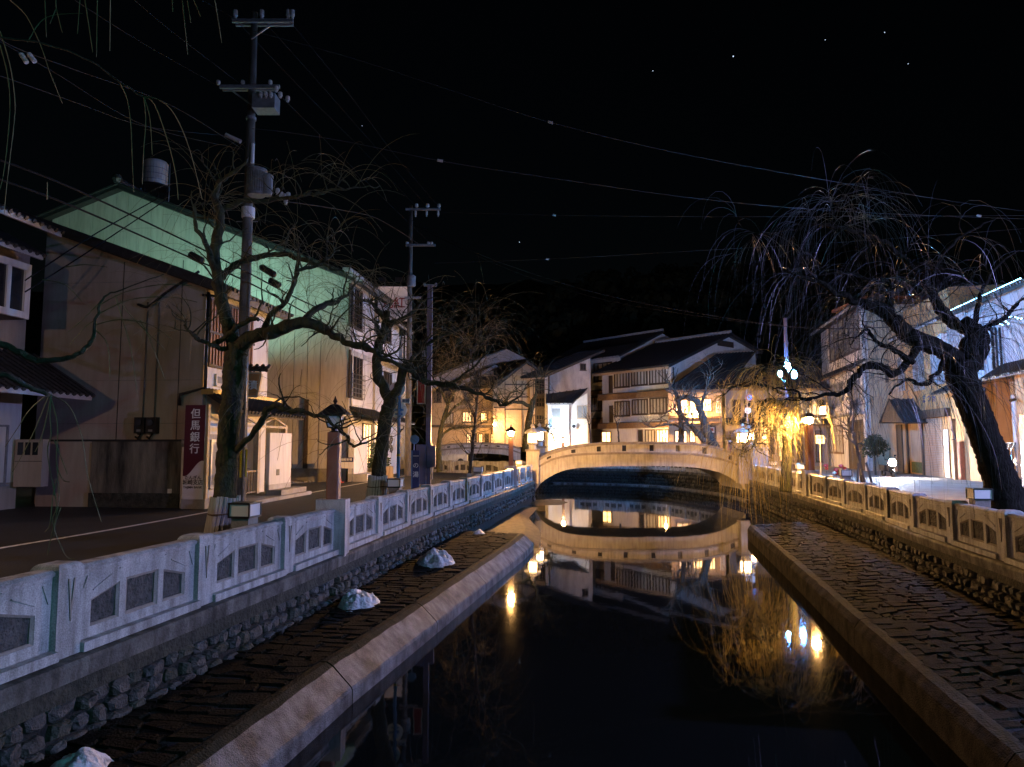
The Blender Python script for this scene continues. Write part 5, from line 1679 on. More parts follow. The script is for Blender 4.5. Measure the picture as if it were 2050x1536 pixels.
MB().tube([cp_, cp_ - FR_.n * .3 + V((0, 0, .05))], .03, 6).build('bracket', 'metal_black', cmr)

# ------------------------------------------------------------------ shutter shop
a0 = XR(1908, 900)[0] + .02; a1 = XR(1813, 900)[0]
hS = thing('shop_house', 'ochre shop with roller shutter, wall lettering and bluish windows', 'shop', FR_.P(a0, 0, 0))
zS = XR(1860, 650)[1]
MB().fbox(FR_, a0, a1, -.3, 0, 0, zS).build('wall', 'plaster_ochre', hS)
MB().fbox(FR_, a0, a1, -5, -.31, 0, zS + 2).build('core', 'plaster_ochre', hS)
e0 = FR_.P(a0 - .3, .7, zS - .1); e1 = FR_.P(a1 + .4, .7, zS - .1)
roof(hS, e0, e1, e1 - FR_.n * 5 + V((0, 0, 2.2)), e0 - FR_.n * 5 + V((0, 0, 2.2)), .15, .3, edge='roof_edge')
window(FR_, hS, FR_.rect(1827, 702, 1852, 778), 2, 2, 0, 'metal_grey', 'glass_pale', .1)
window(FR_, hS, FR_.rect(1863, 690, 1893, 766), 1, 1, 0, 'metal_grey', 'glass_pale', .1)
window(FR_, hS, FR_.rect(1798, 715, 1812, 780), 2, 1, 0, 'metal_grey', 'glass_pale', .1)
for i, ch in enumerate('まつ屋'):
    a, z = XR(1850 + 10 * i, 800 - 1.2 * i)
    text_mesh(ch, .62, 'letter_navy', FR_.P(a, .01, z), -FR_.u, (0, 0, 1), hS, 'character', .02)
r = FR_.rect(1815, 818, 1905, 833)
MB().fbox(FR_, a0 + .1, a1, 0, .35, r[2], r[2] + .55).build('shutter_hood', 'wood_dark', hS)
rs_ = FR_.rect(1850, 836, 1892, 952)
sh = MB()
n = 34
ztop_ = r[2] - .01
for i in range(n):
    z0 = ztop_ * i / n; z1 = ztop_ * (i + 1) / n
    sh.fprism(Frame(FR_.P(0, 0, 0), 11.7, -1), [(rs_[0], z0), (rs_[1], z0), (rs_[1], z1 - .03), (rs_[0], z1 - .03)], 0, .05 if i % 2 else .065)
tag(sh.build('roller_shutter', 'shutter', hS))
r = FR_.rect(1822, 838, 1848, 930)
MB().fbox(FR_, r[0], r[1], 0, .05, .9, ztop_ - .1).build('plain_panel', 'plaster_tan', hS)
MB().fbox(FR_, r[0], r[1], 0, .06, 0.1, .88).build('green_panel', 'leaf_dark', hS)
for x in (1819, 1849):
    a = XR(x, 900)[0]
    MB().fbox(FR_, a - .12, a + .12, 0, .12, 0, ztop_).build('jamb', 'wood_dark', hS)
r = FR_.rect(1888, 860, 1902, 954, .1)
ps = thing('white_poster', 'tall bright white poster beside the roller shutter', 'poster', FR_.P(r[0], .1, 0))
MB().fbox(FR_, r[0], r[1], .075, .11, .05, r[3]).build('sheet', 'poster', ps)
for k in range(5):
    MB().fbox(FR_, r[0] + .1, r[1] - .1, .112, .116, r[3] - .5 - .35 * k, r[3] - .32 - .35 * k).build('print', 'plaster_grey', ps)
po = thing('wooden_post', 'slim wooden post with cable hook before the lilac house', 'post', FR_.P(XR(1914, 955, .5)[0], .5, 0))
a = XR(1914, 955, .5)[0]
MB().fbox(FR_, a - .1, a + .1, .4, .6, 0, XR(1914, 838, .5)[1]).build('post', 'wood_beam', po)
pipe(po, catmull([FR_.P(a, .62, 3.1), FR_.P(a - .6, .62, 2.6), FR_.P(a + .1, .62, 2.45)], 6), .03, 'cable', 'cable')
lr = thing('wall_lantern', 'white box lamp with red mark high on the shop wall', 'lamp', FR_.P(XR(1880, 680, .4)[0], .3, XR(1880, 690, .4)[1]))
a, z = XR(1880, 683, .4)
MB().fbox(FR_, a - .3, a + .3, .0, .4, z - .45, z + .45).build('box', 'sign_white', lr)
MB().fbox(FR_, a - .2, a + .2, .402, .41, z - .4, z - .1).build('mark', 'sign_red', lr)

# ------------------------------------------------------------------ entrance with gabled canopy
a0b = a1 + .02; a1b = XR(1742, 900)[0]
hE = thing('shop_house', 'tan shop front with a dark gabled canopy over its door', 'shop', FR_.P(a0b, 0, 0))
zE_ = XR(1780, 690)[1]
MB().fbox(FR_, a0b, a1b, -.3, 0, 0, zE_).build('wall', 'plaster_tan', hE)
MB().fbox(FR_, a0b, a1b, -4, -.31, 0, zE_ + 1).build('core', 'plaster_tan', hE)
r = FR_.rect(1742, 735, 1780, 765)
MB().fbox(FR_, r[0], r[1], 0, .06, r[2], r[3]).build('slatted_panel', 'wood_dark', hE)
pa, pz_ = XR(1790, 800, 1.6)
e_l = FR_.P(XR(1808, 846, 1.6)[0], 1.6, XR(1808, 846, 1.6)[1]); e_r = FR_.P(XR(1762, 846, 1.6)[0], 1.6, XR(1762, 846, 1.6)[1])
tp = FR_.P(XR(1780, 800, 1.6)[0], 1.6, XR(1780, 800, 1.6)[1])
roof(hE, e_l, e_l - FR_.n * 1.6, tp - FR_.n * 1.6, tp, .1, .3, name='canopy_roof')
roof(hE, e_r, e_r - FR_.n * 1.6, tp - FR_.n * 1.6, tp, .1, .3, name='canopy_roof')
MB().add([e_l, e_r, tp, e_l - FR_.n * .1, e_r - FR_.n * .1, tp - FR_.n * .1], [(0, 1, 2), (5, 4, 3)]).build('canopy_gable', 'wood_dark', hE)
r = FR_.rect(1795, 850, 1810, 930)
MB().fbox(FR_, r[0], r[1], 0, .08, 0, r[3]).build('door', 'wood_dark', hE)
window(FR_, hE, FR_.rect(1750, 858, 1775, 930), 3, 1, 0, 'wood_dark', 'glow_window_dim', .1)

# ------------------------------------------------------------------ tall ochre block behind
F8 = Frame((0, 60), 90)
r = F8.rect(1737, 600, 1975, 800)
hT = thing('tall_house', 'tall ochre house side with dark red roof trim behind the shops', 'house', F8.P(r[0], 0, 0))
MB().fbox(F8, r[0], r[1], -6, 0, 0, r[3]).build('wall', 'plaster_ochre', hT)
MB().fbox(F8, r[0] - .3, r[1] + .3, -6.2, .25, r[3], r[3] + .28).build('roof_trim', 'brick_red', hT)
z = F8.px(1800, 622)[1]; a = F8.px(1855, 622)[0]
MB().fbox(F8, r[0] + .6, a, 0, .05, z - .12, z + .12).build('beam', 'wood_dark', hT)
MB().fbox(F8, a, a + .25, 0, .06, z - 4, r[3] - .01).build('beam', 'wood_dark', hT)

# ------------------------------------------------------------------ blue-lit house with big upper window
FQ = FR_.sub(0, 1.6)
XQ = FQ.px
aQ0 = XQ(1738, 900)[0]; aQ1 = XQ(1652, 900)[0]
hQ = thing('corner_house', 'narrow pale house lit blue with a wide upper window', 'house', FQ.P(aQ0, 0, 0))
zQ = XQ(1735, 606)[1]
zq = XQ(1690, 625)[1]
MB().fbox(FQ, aQ0, aQ1, -.3, 0, 0, zQ).build('wall', 'plaster_white', hQ)
FQe = Frame(FQ.P(aQ0, 0, 0), 101.7, 1)
MB().fbox(FQe, 0.0, 4, -.3, 0.0, 0, zQ).build('side_wall', 'plaster_tan', hQ)
MB().fbox(FQ, aQ0 - .15, aQ0 + .5, 0, .15, 0, zQ).build('corner_pillar', 'plaster_white', hQ)
e0 = FQ.P(aQ0 - .4, .9, zQ + .1); e1 = FQ.P(aQ1 + .5, .9, zQ + .1)
roof(hQ, e0, e1, e1 - FQ.n * 4 + V((0, 0, 1.2)), e0 - FQ.n * 4 + V((0, 0, 1.2)), .2, .4, edge='roof_edge')
window(FQ, hQ, FQ.rect(1660, 636, 1724, 698), 6, 1, .02, 'wood_dark', 'glass_pale', .14, .1)
zp_ = XQ(1690, 742, 1.0)[1]
e0 = FQ.P(aQ0 - .2, 1.0, zp_); e1 = FQ.P(aQ1 + .3, 1.0, zp_)
roof(hQ, e0, e1, e1 - FQ.n * 1.0 + V((0, 0, .7)), e0 - FQ.n * 1.0 + V((0, 0, .7)), .12, .4, edge='wood_beam', name='pent_roof')
window(FQ, hQ, FQ.rect(1660, 768, 1690, 812), 3, 1, .02, 'metal_grey', 'glass_pale', .1)
window(FQ, hQ, FQ.rect(1696, 764, 1722, 812), 3, 1, .02, 'metal_grey', 'glass_pale', .1)
z = XQ(1690, 830, .9)[1]
MB().fbox(FQ, aQ0, aQ1, 0, .9, z - .06, z + .1).build('canopy', 'roof_edge', hQ)
window(FQ, hQ, FQ.rect(1662, 852, 1690, 908), 4, 1, .02, 'wood_beam', 'curtain', .12)
MB().fbox(FQ, aQ0 + .8, XQ(1700, 900)[0], .0, .06, 0, z - .5).build('wood_front', 'wood_dark', hQ)
sgn = thing('shop_sign', 'glowing box sign over the corner house door', 'sign', FQ.P(XQ(1648, 822, .8)[0], .8, XQ(1648, 830, .8)[1]))
a, z = XQ(1645, 822, .95)
MB().fbox(FQ, a - 1.5, a + 1.5, .6, .9, z - .42, z + .42).build('box', 'sign_cream', sgn)
MB().fbox(FQ, a - 1.4, a + 1.4, .902, .92, z - .34, z + .34).build('panel', 'glow_sign', sgn)
a, z = XQ(1690, 815, .95)
s2 = thing('shop_sign', 'dim cream box sign farther right on the corner house', 'sign', FQ.P(a, .8, z - .4))
MB().fbox(FQ, a - 1.6, a + 1.6, .6, .9, z - .55, z + .55).build('box', 'sign_cream', s2)
nb2 = thing('notice_plate', 'small white notice with dark characters beside the lit lamp post', 'sign', on_y(1640, 880, 34))
p = on_y(1642, 880, 34)
FNb = Frame((p.x, p.y), 90)
MB().fbox(FNb, -.2, .2, -.03, 0, p.z - .2, p.z + .2).build('board', 'sign_white', nb2)
text_mesh('旅館', .15, 'letter_dark', FNb.P(0, .006, p.z + .08), (1, 0, 0), (0, 0, 1), nb2)
text_mesh('たや', .15, 'letter_dark', FNb.P(0, .006, p.z - .09), (1, 0, 0), (0, 0, 1), nb2)
MB().tube([FNb.P(.0, -.05, 0), FNb.P(.0, -.05, p.z - .2)], .03, 8).build('leg', 'metal_grey', nb2)

# ------------------------------------------------------------------ low wooden houses behind the yellow willow
F9 = Frame((0, 70), 90)
r = F9.rect(1452, 775, 1660, 945)
hW = thing('wooden_house', 'low dark wooden houses row front behind the yellow willow'.replace('houses row', 'house with lattice'), 'house', F9.P(r[0], 0, 0))
MB().fbox(F9, r[0], r[1], -.3, 0, 0, r[3]).build('wall', 'plaster_bank', hW)
roof(hW, F9.P(r[0] - .5, 1.0, r[3] - .2), F9.P(r[1] + 2, 1.0, r[3] - .2), F9.P(r[1] + 2, -6, r[3] + 2.6), F9.P(r[0] - .5, -6, r[3] + 2.6), .2, .5, edge='wood_beam')
for k in range(8):
    x = 1465 + k * 24
    window(F9, hW, F9.rect(x, 800, x + 18, 838), 3, 1, .01, 'wood_dark', 'glass_dark', .1)
z = F9.px(1500, 850, 1.2)[1]
roof(hW, F9.P(r[0] - .3, 1.4, z), F9.P(r[1] + .6, 1.4, z), F9.P(r[1] + .6, 0, z + .7), F9.P(r[0] - .3, 0, z + .7), .12, .5, edge='wood_beam', name='pent_roof')
for k in range(10):
    x = 1460 + k * 19
    rr_ = F9.rect(x, 862, x + 15, 925)
    window(F9, hW, rr_, 5, 1, .01, 'wood_dark', ('curtain', 'glass_dark', 'glow_window_dim')[k % 3], .08)
# pale fence panels along that house
fnc = thing('lattice_fence', 'low tan lattice fence at the foot of the wooden house', 'fence', F9.P(F9.px(1530, 920, 1)[0], 1, 0))
ra = F9.px(1518, 925, 1)[0]; rb = F9.px(1556, 925, 1)[0]
for k in range(7):
    a = ra + (rb - ra) * k / 6
    MB().fbox(F9, a - .12, a + .12, 1, 1.06, 0, 1.2).build('board', 'wood_tan', fnc)
MB().fbox(F9, ra - .15, rb + .15, .94, .998, .95, 1.1).build('rail', 'wood_beam', fnc)
# ================================================================== STREET LAMPS
def lantern_lamp(x, y, z_ped, h, label, lit, glow='glow_sodium', w=.125, mat='post_brown', ped=True):
    root = thing('street_lamp', label, 'street lamp', (x, y, 0), 'brown posts with four-sided lanterns')
    if ped:
        MB().box(x - .3, x + .3, y - .2, y + .2, -.05, z_ped).build('pedestal', 'granite', root)
    ztop = z_ped + h
    mb = MB()
    c = .03
    ring = [(-w, -w + c), (-w + c, -w), (w - c, -w), (w, -w + c), (w, w - c), (w - c, w), (-w + c, w), (-w, w - c)]
    mb.prism([(x + a, y + b, z_ped) for a, b in ring], (0, 0, h))
    mb.build('post', mat, root)
    MB().lathe((x, y, ztop), [(.12, 0), (.07, .03), (.07, .07), (.12, .09)], 8).build('neck', 'metal_black', root)
    z = ztop + .09
    b0, b1, hh = .115, .175, .27
    fr = MB()
    cs = [(-1, -1), (1, -1), (1, 1), (-1, 1)]
    for sx, sy in cs:
        fr.bar((x + sx * b0, y + sy * b0, z), (x + sx * b1, y + sy * b1, z + hh), .022)
    for i in range(4):
        a, b = cs[i], cs[(i + 1) % 4]
        fr.bar((x + a[0] * b0, y + a[1] * b0, z + .01), (x + b[0] * b0, y + b[1] * b0, z + .01), .022)
        fr.bar((x + a[0] * b1, y + a[1] * b1, z + hh - .01), (x + b[0] * b1, y + b[1] * b1, z + hh - .01), .022)
    fr.build('lantern_frame', 'metal_black', root)
    if lit:
        MB().lathe((x, y, z + .02), [(.06, 0), (.13, .05), (.165, .13), (.15, .2), (.06, .245)], 14).build('glowing_globe', glow, root, smooth=True)
    else:
        MB().lathe((x, y, z + .012), [(b0 * 1.28, 0), (b1 * 1.26, hh - .03)], 4).build('glass', 'lantern_glass', root)
    MB().lathe((x, y, z + hh), [(.40, 0), (.39, .02), (.12, .20), (.06, .22)], 4).build('roof', 'metal_black', root)
    MB().lathe((x, y, z + hh + .22), [(.03, 0), (.03, .03), (.05, .06), (.03, .10), (.005, .17)], 8).build('finial', 'metal_black', root)
    return root
p, d = LP.at(LP.find_y(14.45))
lantern_lamp(p.x, p.y, 1.08, 1.36, 'unlit black lantern on a brown post standing in the left balustrade', False)
px_ = on_y(1023, 889, 36.3)
lantern_lamp(px_.x, px_.y, 1.08, 1.42, 'brightly lit lantern on a brown post left of the arched bridge', True)
p, d = RP.at(RP.find_y(30.2))
lantern_lamp(p.x, p.y, 1.08, 1.9, 'brightly lit lantern on a brown post rising from the right balustrade', True, 'glow_sodium_right', w=.145)
p = on_y(1127, 889, 68.2)
lantern_lamp(p.x, p.y, 0, 2.35, 'lit lantern just showing above the bridge parapet', True, 'glow_sodium_far', ped=False)
p = on_y(1460, 889, 63)
lantern_lamp(p.x, p.y, 0, 2.2, 'unlit lantern post by the dark inn doorway', False, ped=False)
# wall lamps on the far inns
def bracket_lamp(p, n, label, r=.22, glow='glow_sodium_far'):
    root = thing('wall_lamp', label, 'lamp', p, 'lamps on the far house walls')
    p = V(p); n = V(n)
    MB().ball(p, r, 12, 8, 1.1).build('globe', glow, root, smooth=True)
    MB().tube([p + V((0, 0, r * 1.2)), p - n * .7 + V((0, 0, r * 1.6))], .04, 6).build('bracket', 'metal_black', root)
    MB().lathe(p + V((0, 0, r * 1.02)), [(r * 1.3, 0), (.05, r * .6)], 10).build('cap', 'metal_black', root)
bracket_lamp(on_y(1394, 829, 64.6), (0, -1, 0), 'bright globe lamp on the wall of the lit inn annex', .14)
bracket_lamp(on_y(990, 850, 73.4), (0, -1, 0), 'bright globe lamp at the entrance of the brown inn', .12)
bracket_lamp(on_y(1330, 872, 70.2), (0, -1, 0), 'small warm lamp behind the ground floor windows of the inn', .12)
bracket_lamp(on_y(1112, 845, 67.0), (0, -1, 0), 'white floodlamp on the low annex by the bridge', .13, 'glow_white')
bracket_lamp(on_y(1530, 876, 68.3), (0, -1, 0), 'dim warm lamp under the eave of the wooden house', .09)

# blue mercury street light on a tall pole
pb = on_y(1575, 742, 44)
bl = thing('street_light', 'tall pole street light glowing blue-white through the willow twigs', 'street light', (pb.x, pb.y, 0))
MB().tube([(pb.x + .12, pb.y + .3, 0), (pb.x + .12, pb.y + .3, pb.z + 3.4)], [.16, .10], 10).build('pole', 'pole_purple', bl)
for dx, dz, r in ((.05, .22, .2), (-.42, -.22, .13), (.46, -.26, .17)):
    c = pb + V((dx, 0, dz))
    MB().ball(c, r, 14, 9, 1.5).build('lamp_globe', 'glow_blue', bl, smooth=True)
    MB().tube([c + V((0, .0, -r * 1.4)), (pb.x + .12, pb.y + .25, pb.z - 1.1)], .04, 6).build('arm', 'metal_dark', bl)
    MB().lathe(c + V((0, 0, r * 1.42)), [(r * .8, 0), (.03, .1)], 10).build('cap', 'metal_dark', bl)

# street lights that stand outside the frame (they light the left bank)
def arm_light(x, y, h, toward, label, glow, r=.17):
    root = thing('street_light', label, 'street light', (x, y, 0), 'street lights outside the picture')
    t = V((toward[0], toward[1], 0)).normalized()
    MB().tube(catmull([V((x, y, 0)), V((x, y, h * .6)), V((x, y, h)), V((x, y, h + .5)) + t * .9, V((x, y, h + .55)) + t * 1.6], 4), .07, 8).build('pole', 'metal_grey', root)
    c = V((x, y, h + .42)) + t * 1.8
    MB().lathe(c + V((0, 0, .06)), [(r * 1.7, 0), (r * 1.3, .14), (.04, .2)], 14).build('hood', 'metal_grey', root)
    MB().lathe(c + V((0, 0, -.12)), [(r * .4, 0), (r, .07), (r, .16)], 14).build('bulb', glow, root, smooth=True)
arm_light(21.0, 6.5, 4.8, (-1, .1), 'violet-white street light on the right bank outside the frame', 'glow_violet')
arm_light(13.0, -6.0, 5.5, (-1, .4), 'cyan-white street light behind the viewer on the right bank', 'glow_cyan')
arm_light(-14.0, 8.5, 5.0, (1, .2), 'orange street light on the left street outside the frame', 'glow_sodium_back')
# green floodlight in the yard behind the bank, its bowl throwing light upward on the gable wall
gx, gy, gz_ = -17.5, 36.5, 7.3
gl = thing('yard_floodlight', 'green floodlight hidden in the yard behind the bank roof', 'floodlight', (gx, gy, 0))
MB().tube([(gx, gy, 0), (gx, gy, gz_ - .3)], .08, 8).build('pole', 'metal_dark', gl)
bw = MB(); n_ = 18
vs = []; fs = []
for r_, z_ in ((.05, -.3), (.3, -.25), (.45, -.05), (.5, .12), (.52, .62)):
    for k in range(n_):
        t = 2 * math.pi * k / n_
        vs.append((gx + r_ * math.cos(t), gy + r_ * math.sin(t), gz_ + min(z_, .12 if math.sin(t) > -.2 else 9)))
for i in range(4):
    for k in range(n_):
        l = (k + 1) % n_
        fs.append((i * n_ + k, i * n_ + l, (i + 1) * n_ + l, (i + 1) * n_ + k))
bw.add(vs, fs).build('bowl', 'metal_dark', gl)
MB().ball((gx, gy, gz_ + .02), .16, 12, 8).build('bulb', 'glow_green', gl, smooth=True)

# ================================================================== BALUSTRADE LIGHT BOXES
def light_box(px, Y, path, label, k=1.0, d=-.32):
    p, dd = path.at(path.find_y(Y))
    nn = V((dd.y, -dd.x, 0)) * (1 if path is LP else -1)
    p = p + nn * d
    root = thing('light_box', label, 'light box', (p.x, p.y, 0), 'small box lights along the balustrades')
    F = Frame((p.x, p.y), math.degrees(math.atan2(dd.x, dd.y)))
    MB().fbox(F, -.15, .15, -.15, .15, 0.0, 1.0).build('stub_post', 'bridge_dark', root)
    MB().fbox(F, -.19, .19, -.19, .19, 1.0, 1.03).build('base_plate', 'metal_black', root)
    MB().fbox(F, -.175, .175, -.175, .175, 1.03, 1.22).build('white_panel', 'acrylic', root)
    fr = MB()
    for a in (-.18, .18):
        for b in (-.18, .18): fr.fbox(F, a - .012, a + .012, b - .012, b + .012, 1.03, 1.22)
    fr.fbox(F, -.195, .195, -.195, .195, 1.22, 1.245)
    fr.build('frame', 'metal_black', root)
for Y, path, lb in ((11.6, LP, 'white box light behind the left balustrade, nearest the viewer'), (19.6, LP, 'white box light on the left balustrade below the round signs'), (30.0, LP, 'white box light on the left balustrade before the lit lantern'), (41.0, LP, 'white box light on the left balustrade right beside the bridge'),
                    (15.4, RP, 'white box light on the right balustrade near the leaning willow'), (26.4, RP, 'white box light on the right balustrade near the staked sapling'), (33.5, RP, 'white box light on the right balustrade left of the lit lantern post'), (39.5, RP, 'pale blue box light on the right balustrade near the bridge')):
    light_box(0, Y, path, lb)

# ================================================================== UTILITY POLES
def insulator(mb, p, h=.3, r=.07):
    mb.lathe(p, [(r * .6, 0), (r * .6, h * .3), (r, h * .35), (r * .9, h), (r * .3, h + .03)], 8)
Yp = on_z(477, 1011, 0).y
P1 = lambda x, y, dy=0: on_y(x, y, Yp + dy)
b = P1(477, 1011)
xp = P1(500, 400).x
up = thing('utility_pole', 'tall concrete utility pole with transformers rising in front of the bank', 'utility pole', (b.x, b.y, 0))
top = P1(503, 26)
MB().tube([(b.x, b.y, 0), (b.x, b.y, 6), (b.x + .0, b.y, top.z)], [.25, .21, .12], 14).build('pole', 'pole_concrete', up, smooth=True)
for k in range(6):
    t = -1.25 + k * .42
    MB().tube([(b.x + .262 * math.sin(t + .5), b.y - .262 * math.cos(t + .5), 1.0), (b.x + .262 * math.sin(t + .5), b.y - .262 * math.cos(t + .5), 2.0)], .04, 4).build('warning_stripe', 'yellow' if k % 2 else 'black', up)
ctr = V((b.x, b.y, 0))
def arm(y, x0, x1, th=.1, dy=-.2, name='crossarm'):
    p0 = P1(x0, y, dy); p1 = P1(x1, y, dy)
    MB().bar((p0.x, p0.y, p0.z), (p1.x, p1.y, p1.z), th, th * 1.3).build(name, 'metal_grey', up)
arm(42, 465, 587); arm(50, 472, 587, .08, .2)
for x in (471, 524, 577, 585):
    ib = MB(); insulator(ib, P1(x, 38, -.2), .34, .09); ib.build('insulator', 'insulator', up)
arm(174, 440, 560); arm(180, 446, 556, .07, .2)
for x in (437, 486, 541):
    ib = MB(); insulator(ib, P1(x, 170, -.2), .16, .08); ib.build('insulator', 'insulator', up)
MB().bar(P1(503, 78, -.15), P1(540, 52, -.15), .05).build('brace', 'metal_grey', up)
MB().bar(P1(503, 210, -.15), P1(462, 180, -.15), .05).build('brace', 'metal_grey', up)
c = P1(533, 207, -.25)
MB().box(c.x - .42, c.x + .42, c.y - .3, c.y + .3, c.z - .32, c.z + .26).build('switch_box', 'metal_grey', up)
ib = MB()
for x, y in ((522, 196), (532, 196), (542, 196), (553, 184), (561, 196), (576, 204)): insulator(ib, P1(x, y, -.6), .2, .08)
ib.build('bushings', 'insulator', up)
for x, y, r, h, n_ in ((514, 366, .34, 1.0, 'transformer'), (535, 372, .2, .75, 'transformer')):
    c = P1(x, y, -.45)
    MB().lathe((c.x, c.y, c.z - h / 2), [(r * .9, 0), (r, .04), (r, h - .08), (r * 1.08, h - .06), (r * 1.05, h), (r * .5, h + .08)], 18).build(n_, 'metal_grey', up, smooth=False)
fm = MB(); c = P1(514, 366, -.45)
for k in range(14):
    t = math.pi + k * math.pi / 14
    fm.bar((c.x + .36 * math.cos(t), c.y + .36 * math.sin(t), c.z - .4), (c.x + .36 * math.cos(t), c.y + .36 * math.sin(t), c.z + .35), .025)
fm.build('cooling_fins', 'metal_grey', up)
ib = MB()
for x, y in ((556, 390), (563, 397), (570, 401), (577, 398), (572, 410)): insulator(ib, P1(x, y, -.5), .22, .08)
ib.build('bushings', 'insulator', up)
MB().tube([P1(452, 270, -.2), P1(482, 284, -.2)], .08, 10).build('cable_sleeve', 'insulator', up)
MB().tube([(b.x + .02, b.y - .03, P1(497, 437).z), (b.x + .02, b.y - .03, P1(497, 417).z)], .24, 14).build('pole_collar', 'sign_white', up)
MB().tube([(b.x + .16, b.y - .16, P1(503, 330).z), (b.x + .16, b.y - .16, P1(503, 292).z)], .07, 10).build('cable_guard', 'sign_white', up)
MB().tube([(b.x, b.y, P1(497, 238).z - .05), (b.x, b.y, P1(497, 238).z + .05)], .19, 12).build('pole_collar', 'metal_grey', up)
for i, z in enumerate((1.3, 3.0, 4.5, 6.0, 7.5, 9.0, 10.5)):
    MB().tube([(b.x - .4, b.y - .05, z), (b.x + .4, b.y - .05, z)], .018, 6).build('climbing_step', 'metal_grey', up)
pipe(up, [(b.x + .22, b.y - .2, 0), (b.x + .2, b.y - .18, 9)], .04, 'metal_grey', 'riser')

Y2 = 49.0
P2 = lambda x, y, dy=0: on_y(x, y, Y2 + dy)
b2 = P2(816, 950)
u2 = thing('utility_pole', 'second concrete utility pole farther down the left street', 'utility pole', (b2.x, b2.y, 0))
MB().tube([(b2.x, b2.y, 0), (b2.x, b2.y, P2(816, 412).z)], [.24, .13], 12).build('pole', 'pole_concrete', u2, smooth=True)
for y, x0, x1 in ((419, 812, 882), (491, 812, 872), (596, 810, 845)):
    MB().bar(P2(x0, y, -.2), P2(x1, y, -.2), .12, .14).build('crossarm', 'metal_grey', u2)
for x in (834, 856, 879):
    ib = MB(); insulator(ib, P2(x, 417, -.2), .3, .13); ib.build('insulator', 'insulator', u2)
    ib = MB(); insulator(ib, P2(x - 2, 434, -.2), .4, .09); ib.build('insulator', 'insulator', u2)
ib = MB()
for x in (858, 864, 815): insulator(ib, P2(x, 490, -.2), .18, .12)
ib.build('bushings', 'insulator', u2)
c = P2(823, 562, -.3)
MB().lathe((c.x, c.y, c.z - .4), [(.3, 0), (.33, .05), (.33, .7), (.2, .8)], 12).build('transformer', 'metal_grey', u2)

# slim purple pole with dark notice boxes
Y3 = 24.0
b3 = on_y(858, 889, Y3)
u3 = thing('purple_pole', 'slim purple square pole with dark notice boxes behind the left balustrade', 'pole', (b3.x, b3.y, 0))
t3 = on_y(853, 572, Y3)
MB().bar((b3.x, b3.y, 0), (b3.x, b3.y, t3.z), .17, .17).build('pole', 'pole_purple', u3)
MB().bar((b3.x - .22, b3.y, t3.z), (b3.x + .22, b3.y, t3.z), .12, .06).build('top_bar', 'metal_grey', u3)
for s in (-.2, .2): MB().ball((b3.x + s, b3.y, t3.z + .05), .05, 8, 6).build('knob', 'metal_grey', u3)
F3p = Frame((b3.x, b3.y), 90)
for x0, y0, x1, y1, d_ in ((834, 890, 853, 970, .14), (855, 893, 872, 935, .12)):
    r = F3p.rect(x0, y0, x1, y1, d_)
    MB().fbox(F3p, r[0], r[1], .09, d_ + .12, max(.25, r[2]), r[3]).build('notice_box', 'pole_purple', u3)
r = F3p.rect(837, 760, 850, 807, .1)
MB().fbox(F3p, r[0], r[1], .06, .12, r[2], r[3]).build('red_plate', 'sign_red', u3)
fr = MB()
for a, b, c_, d_ in ((r[0] - .03, r[1] + .03, r[2] - .03, r[2]), (r[0] - .03, r[1] + .03, r[3], r[3] + .03), (r[0] - .03, r[0], r[2], r[3]), (r[1], r[1] + .03, r[2], r[3])): fr.fbox(F3p, a, b, .05, .14, c_, d_)
fr.build('plate_frame', 'sign_white', u3)
c = on_y(849, 708, Y3 - .15)
MB().box(c.x - .06, c.x + .06, c.y - .08, c.y + .02, c.z - .1, c.z + .1).build('clamp', 'metal_grey', u3)
MB().fbox(F3p, .1, .14, -.05, .05, 1.0, 2.2).build('cable_duct', 'metal_grey', u3)

# bus-stop style sign with two round plates
Y4 = 21.0
b4 = on_y(798, 889, Y4)
bs = thing('round_sign_post', 'thin blue-grey post with two pale round sign plates', 'sign', (b4.x, b4.y, 0))
z1 = on_y(798, 768, Y4).z
MB().tube([(b4.x, b4.y, 0), (b4.x, b4.y, z1)], .05, 10).build('post', 'sign_blue', bs, smooth=True)
MB().tube([(b4.x, b4.y, on_y(798, 914, Y4).z), (b4.x, b4.y, on_y(798, 909, Y4).z)], .054, 10).build('yellow_band', 'yellow', bs)
for x, y, rr_ in ((796, 779, 15.5), (798, 821, 17)):
    c = on_y(x, y, Y4 + .08); R_ = rr_ / 1400 * Y4
    dsc = MB().disc((c.x, c.y, c.z), (0, -1, 0), R_, .025, 32).build('disc', 'sign_white', bs)
    MB().box(c.x - R_ * .6, c.x + R_ * .6, c.y - .032, c.y - .027, c.z - .03, c.z + .04).build('print', 'sign_blue', dsc)
    MB().box(c.x - R_ * .4, c.x + R_ * .5, c.y - .032, c.y - .027, c.z - .15, c.z - .1).build('print', 'sign_blue', dsc)
c = on_y(806, 803, Y4)
MB().box(c.x - .02, c.x + .22, c.y - .02, c.y + .02, c.z - .07, c.z + .07).build('plate', 'sign_white', bs)
text_mesh('城崎', .11, 'letter_navy', (c.x + .1, c.y - .024, c.z), (1, 0, 0), (0, 0, 1), bs)

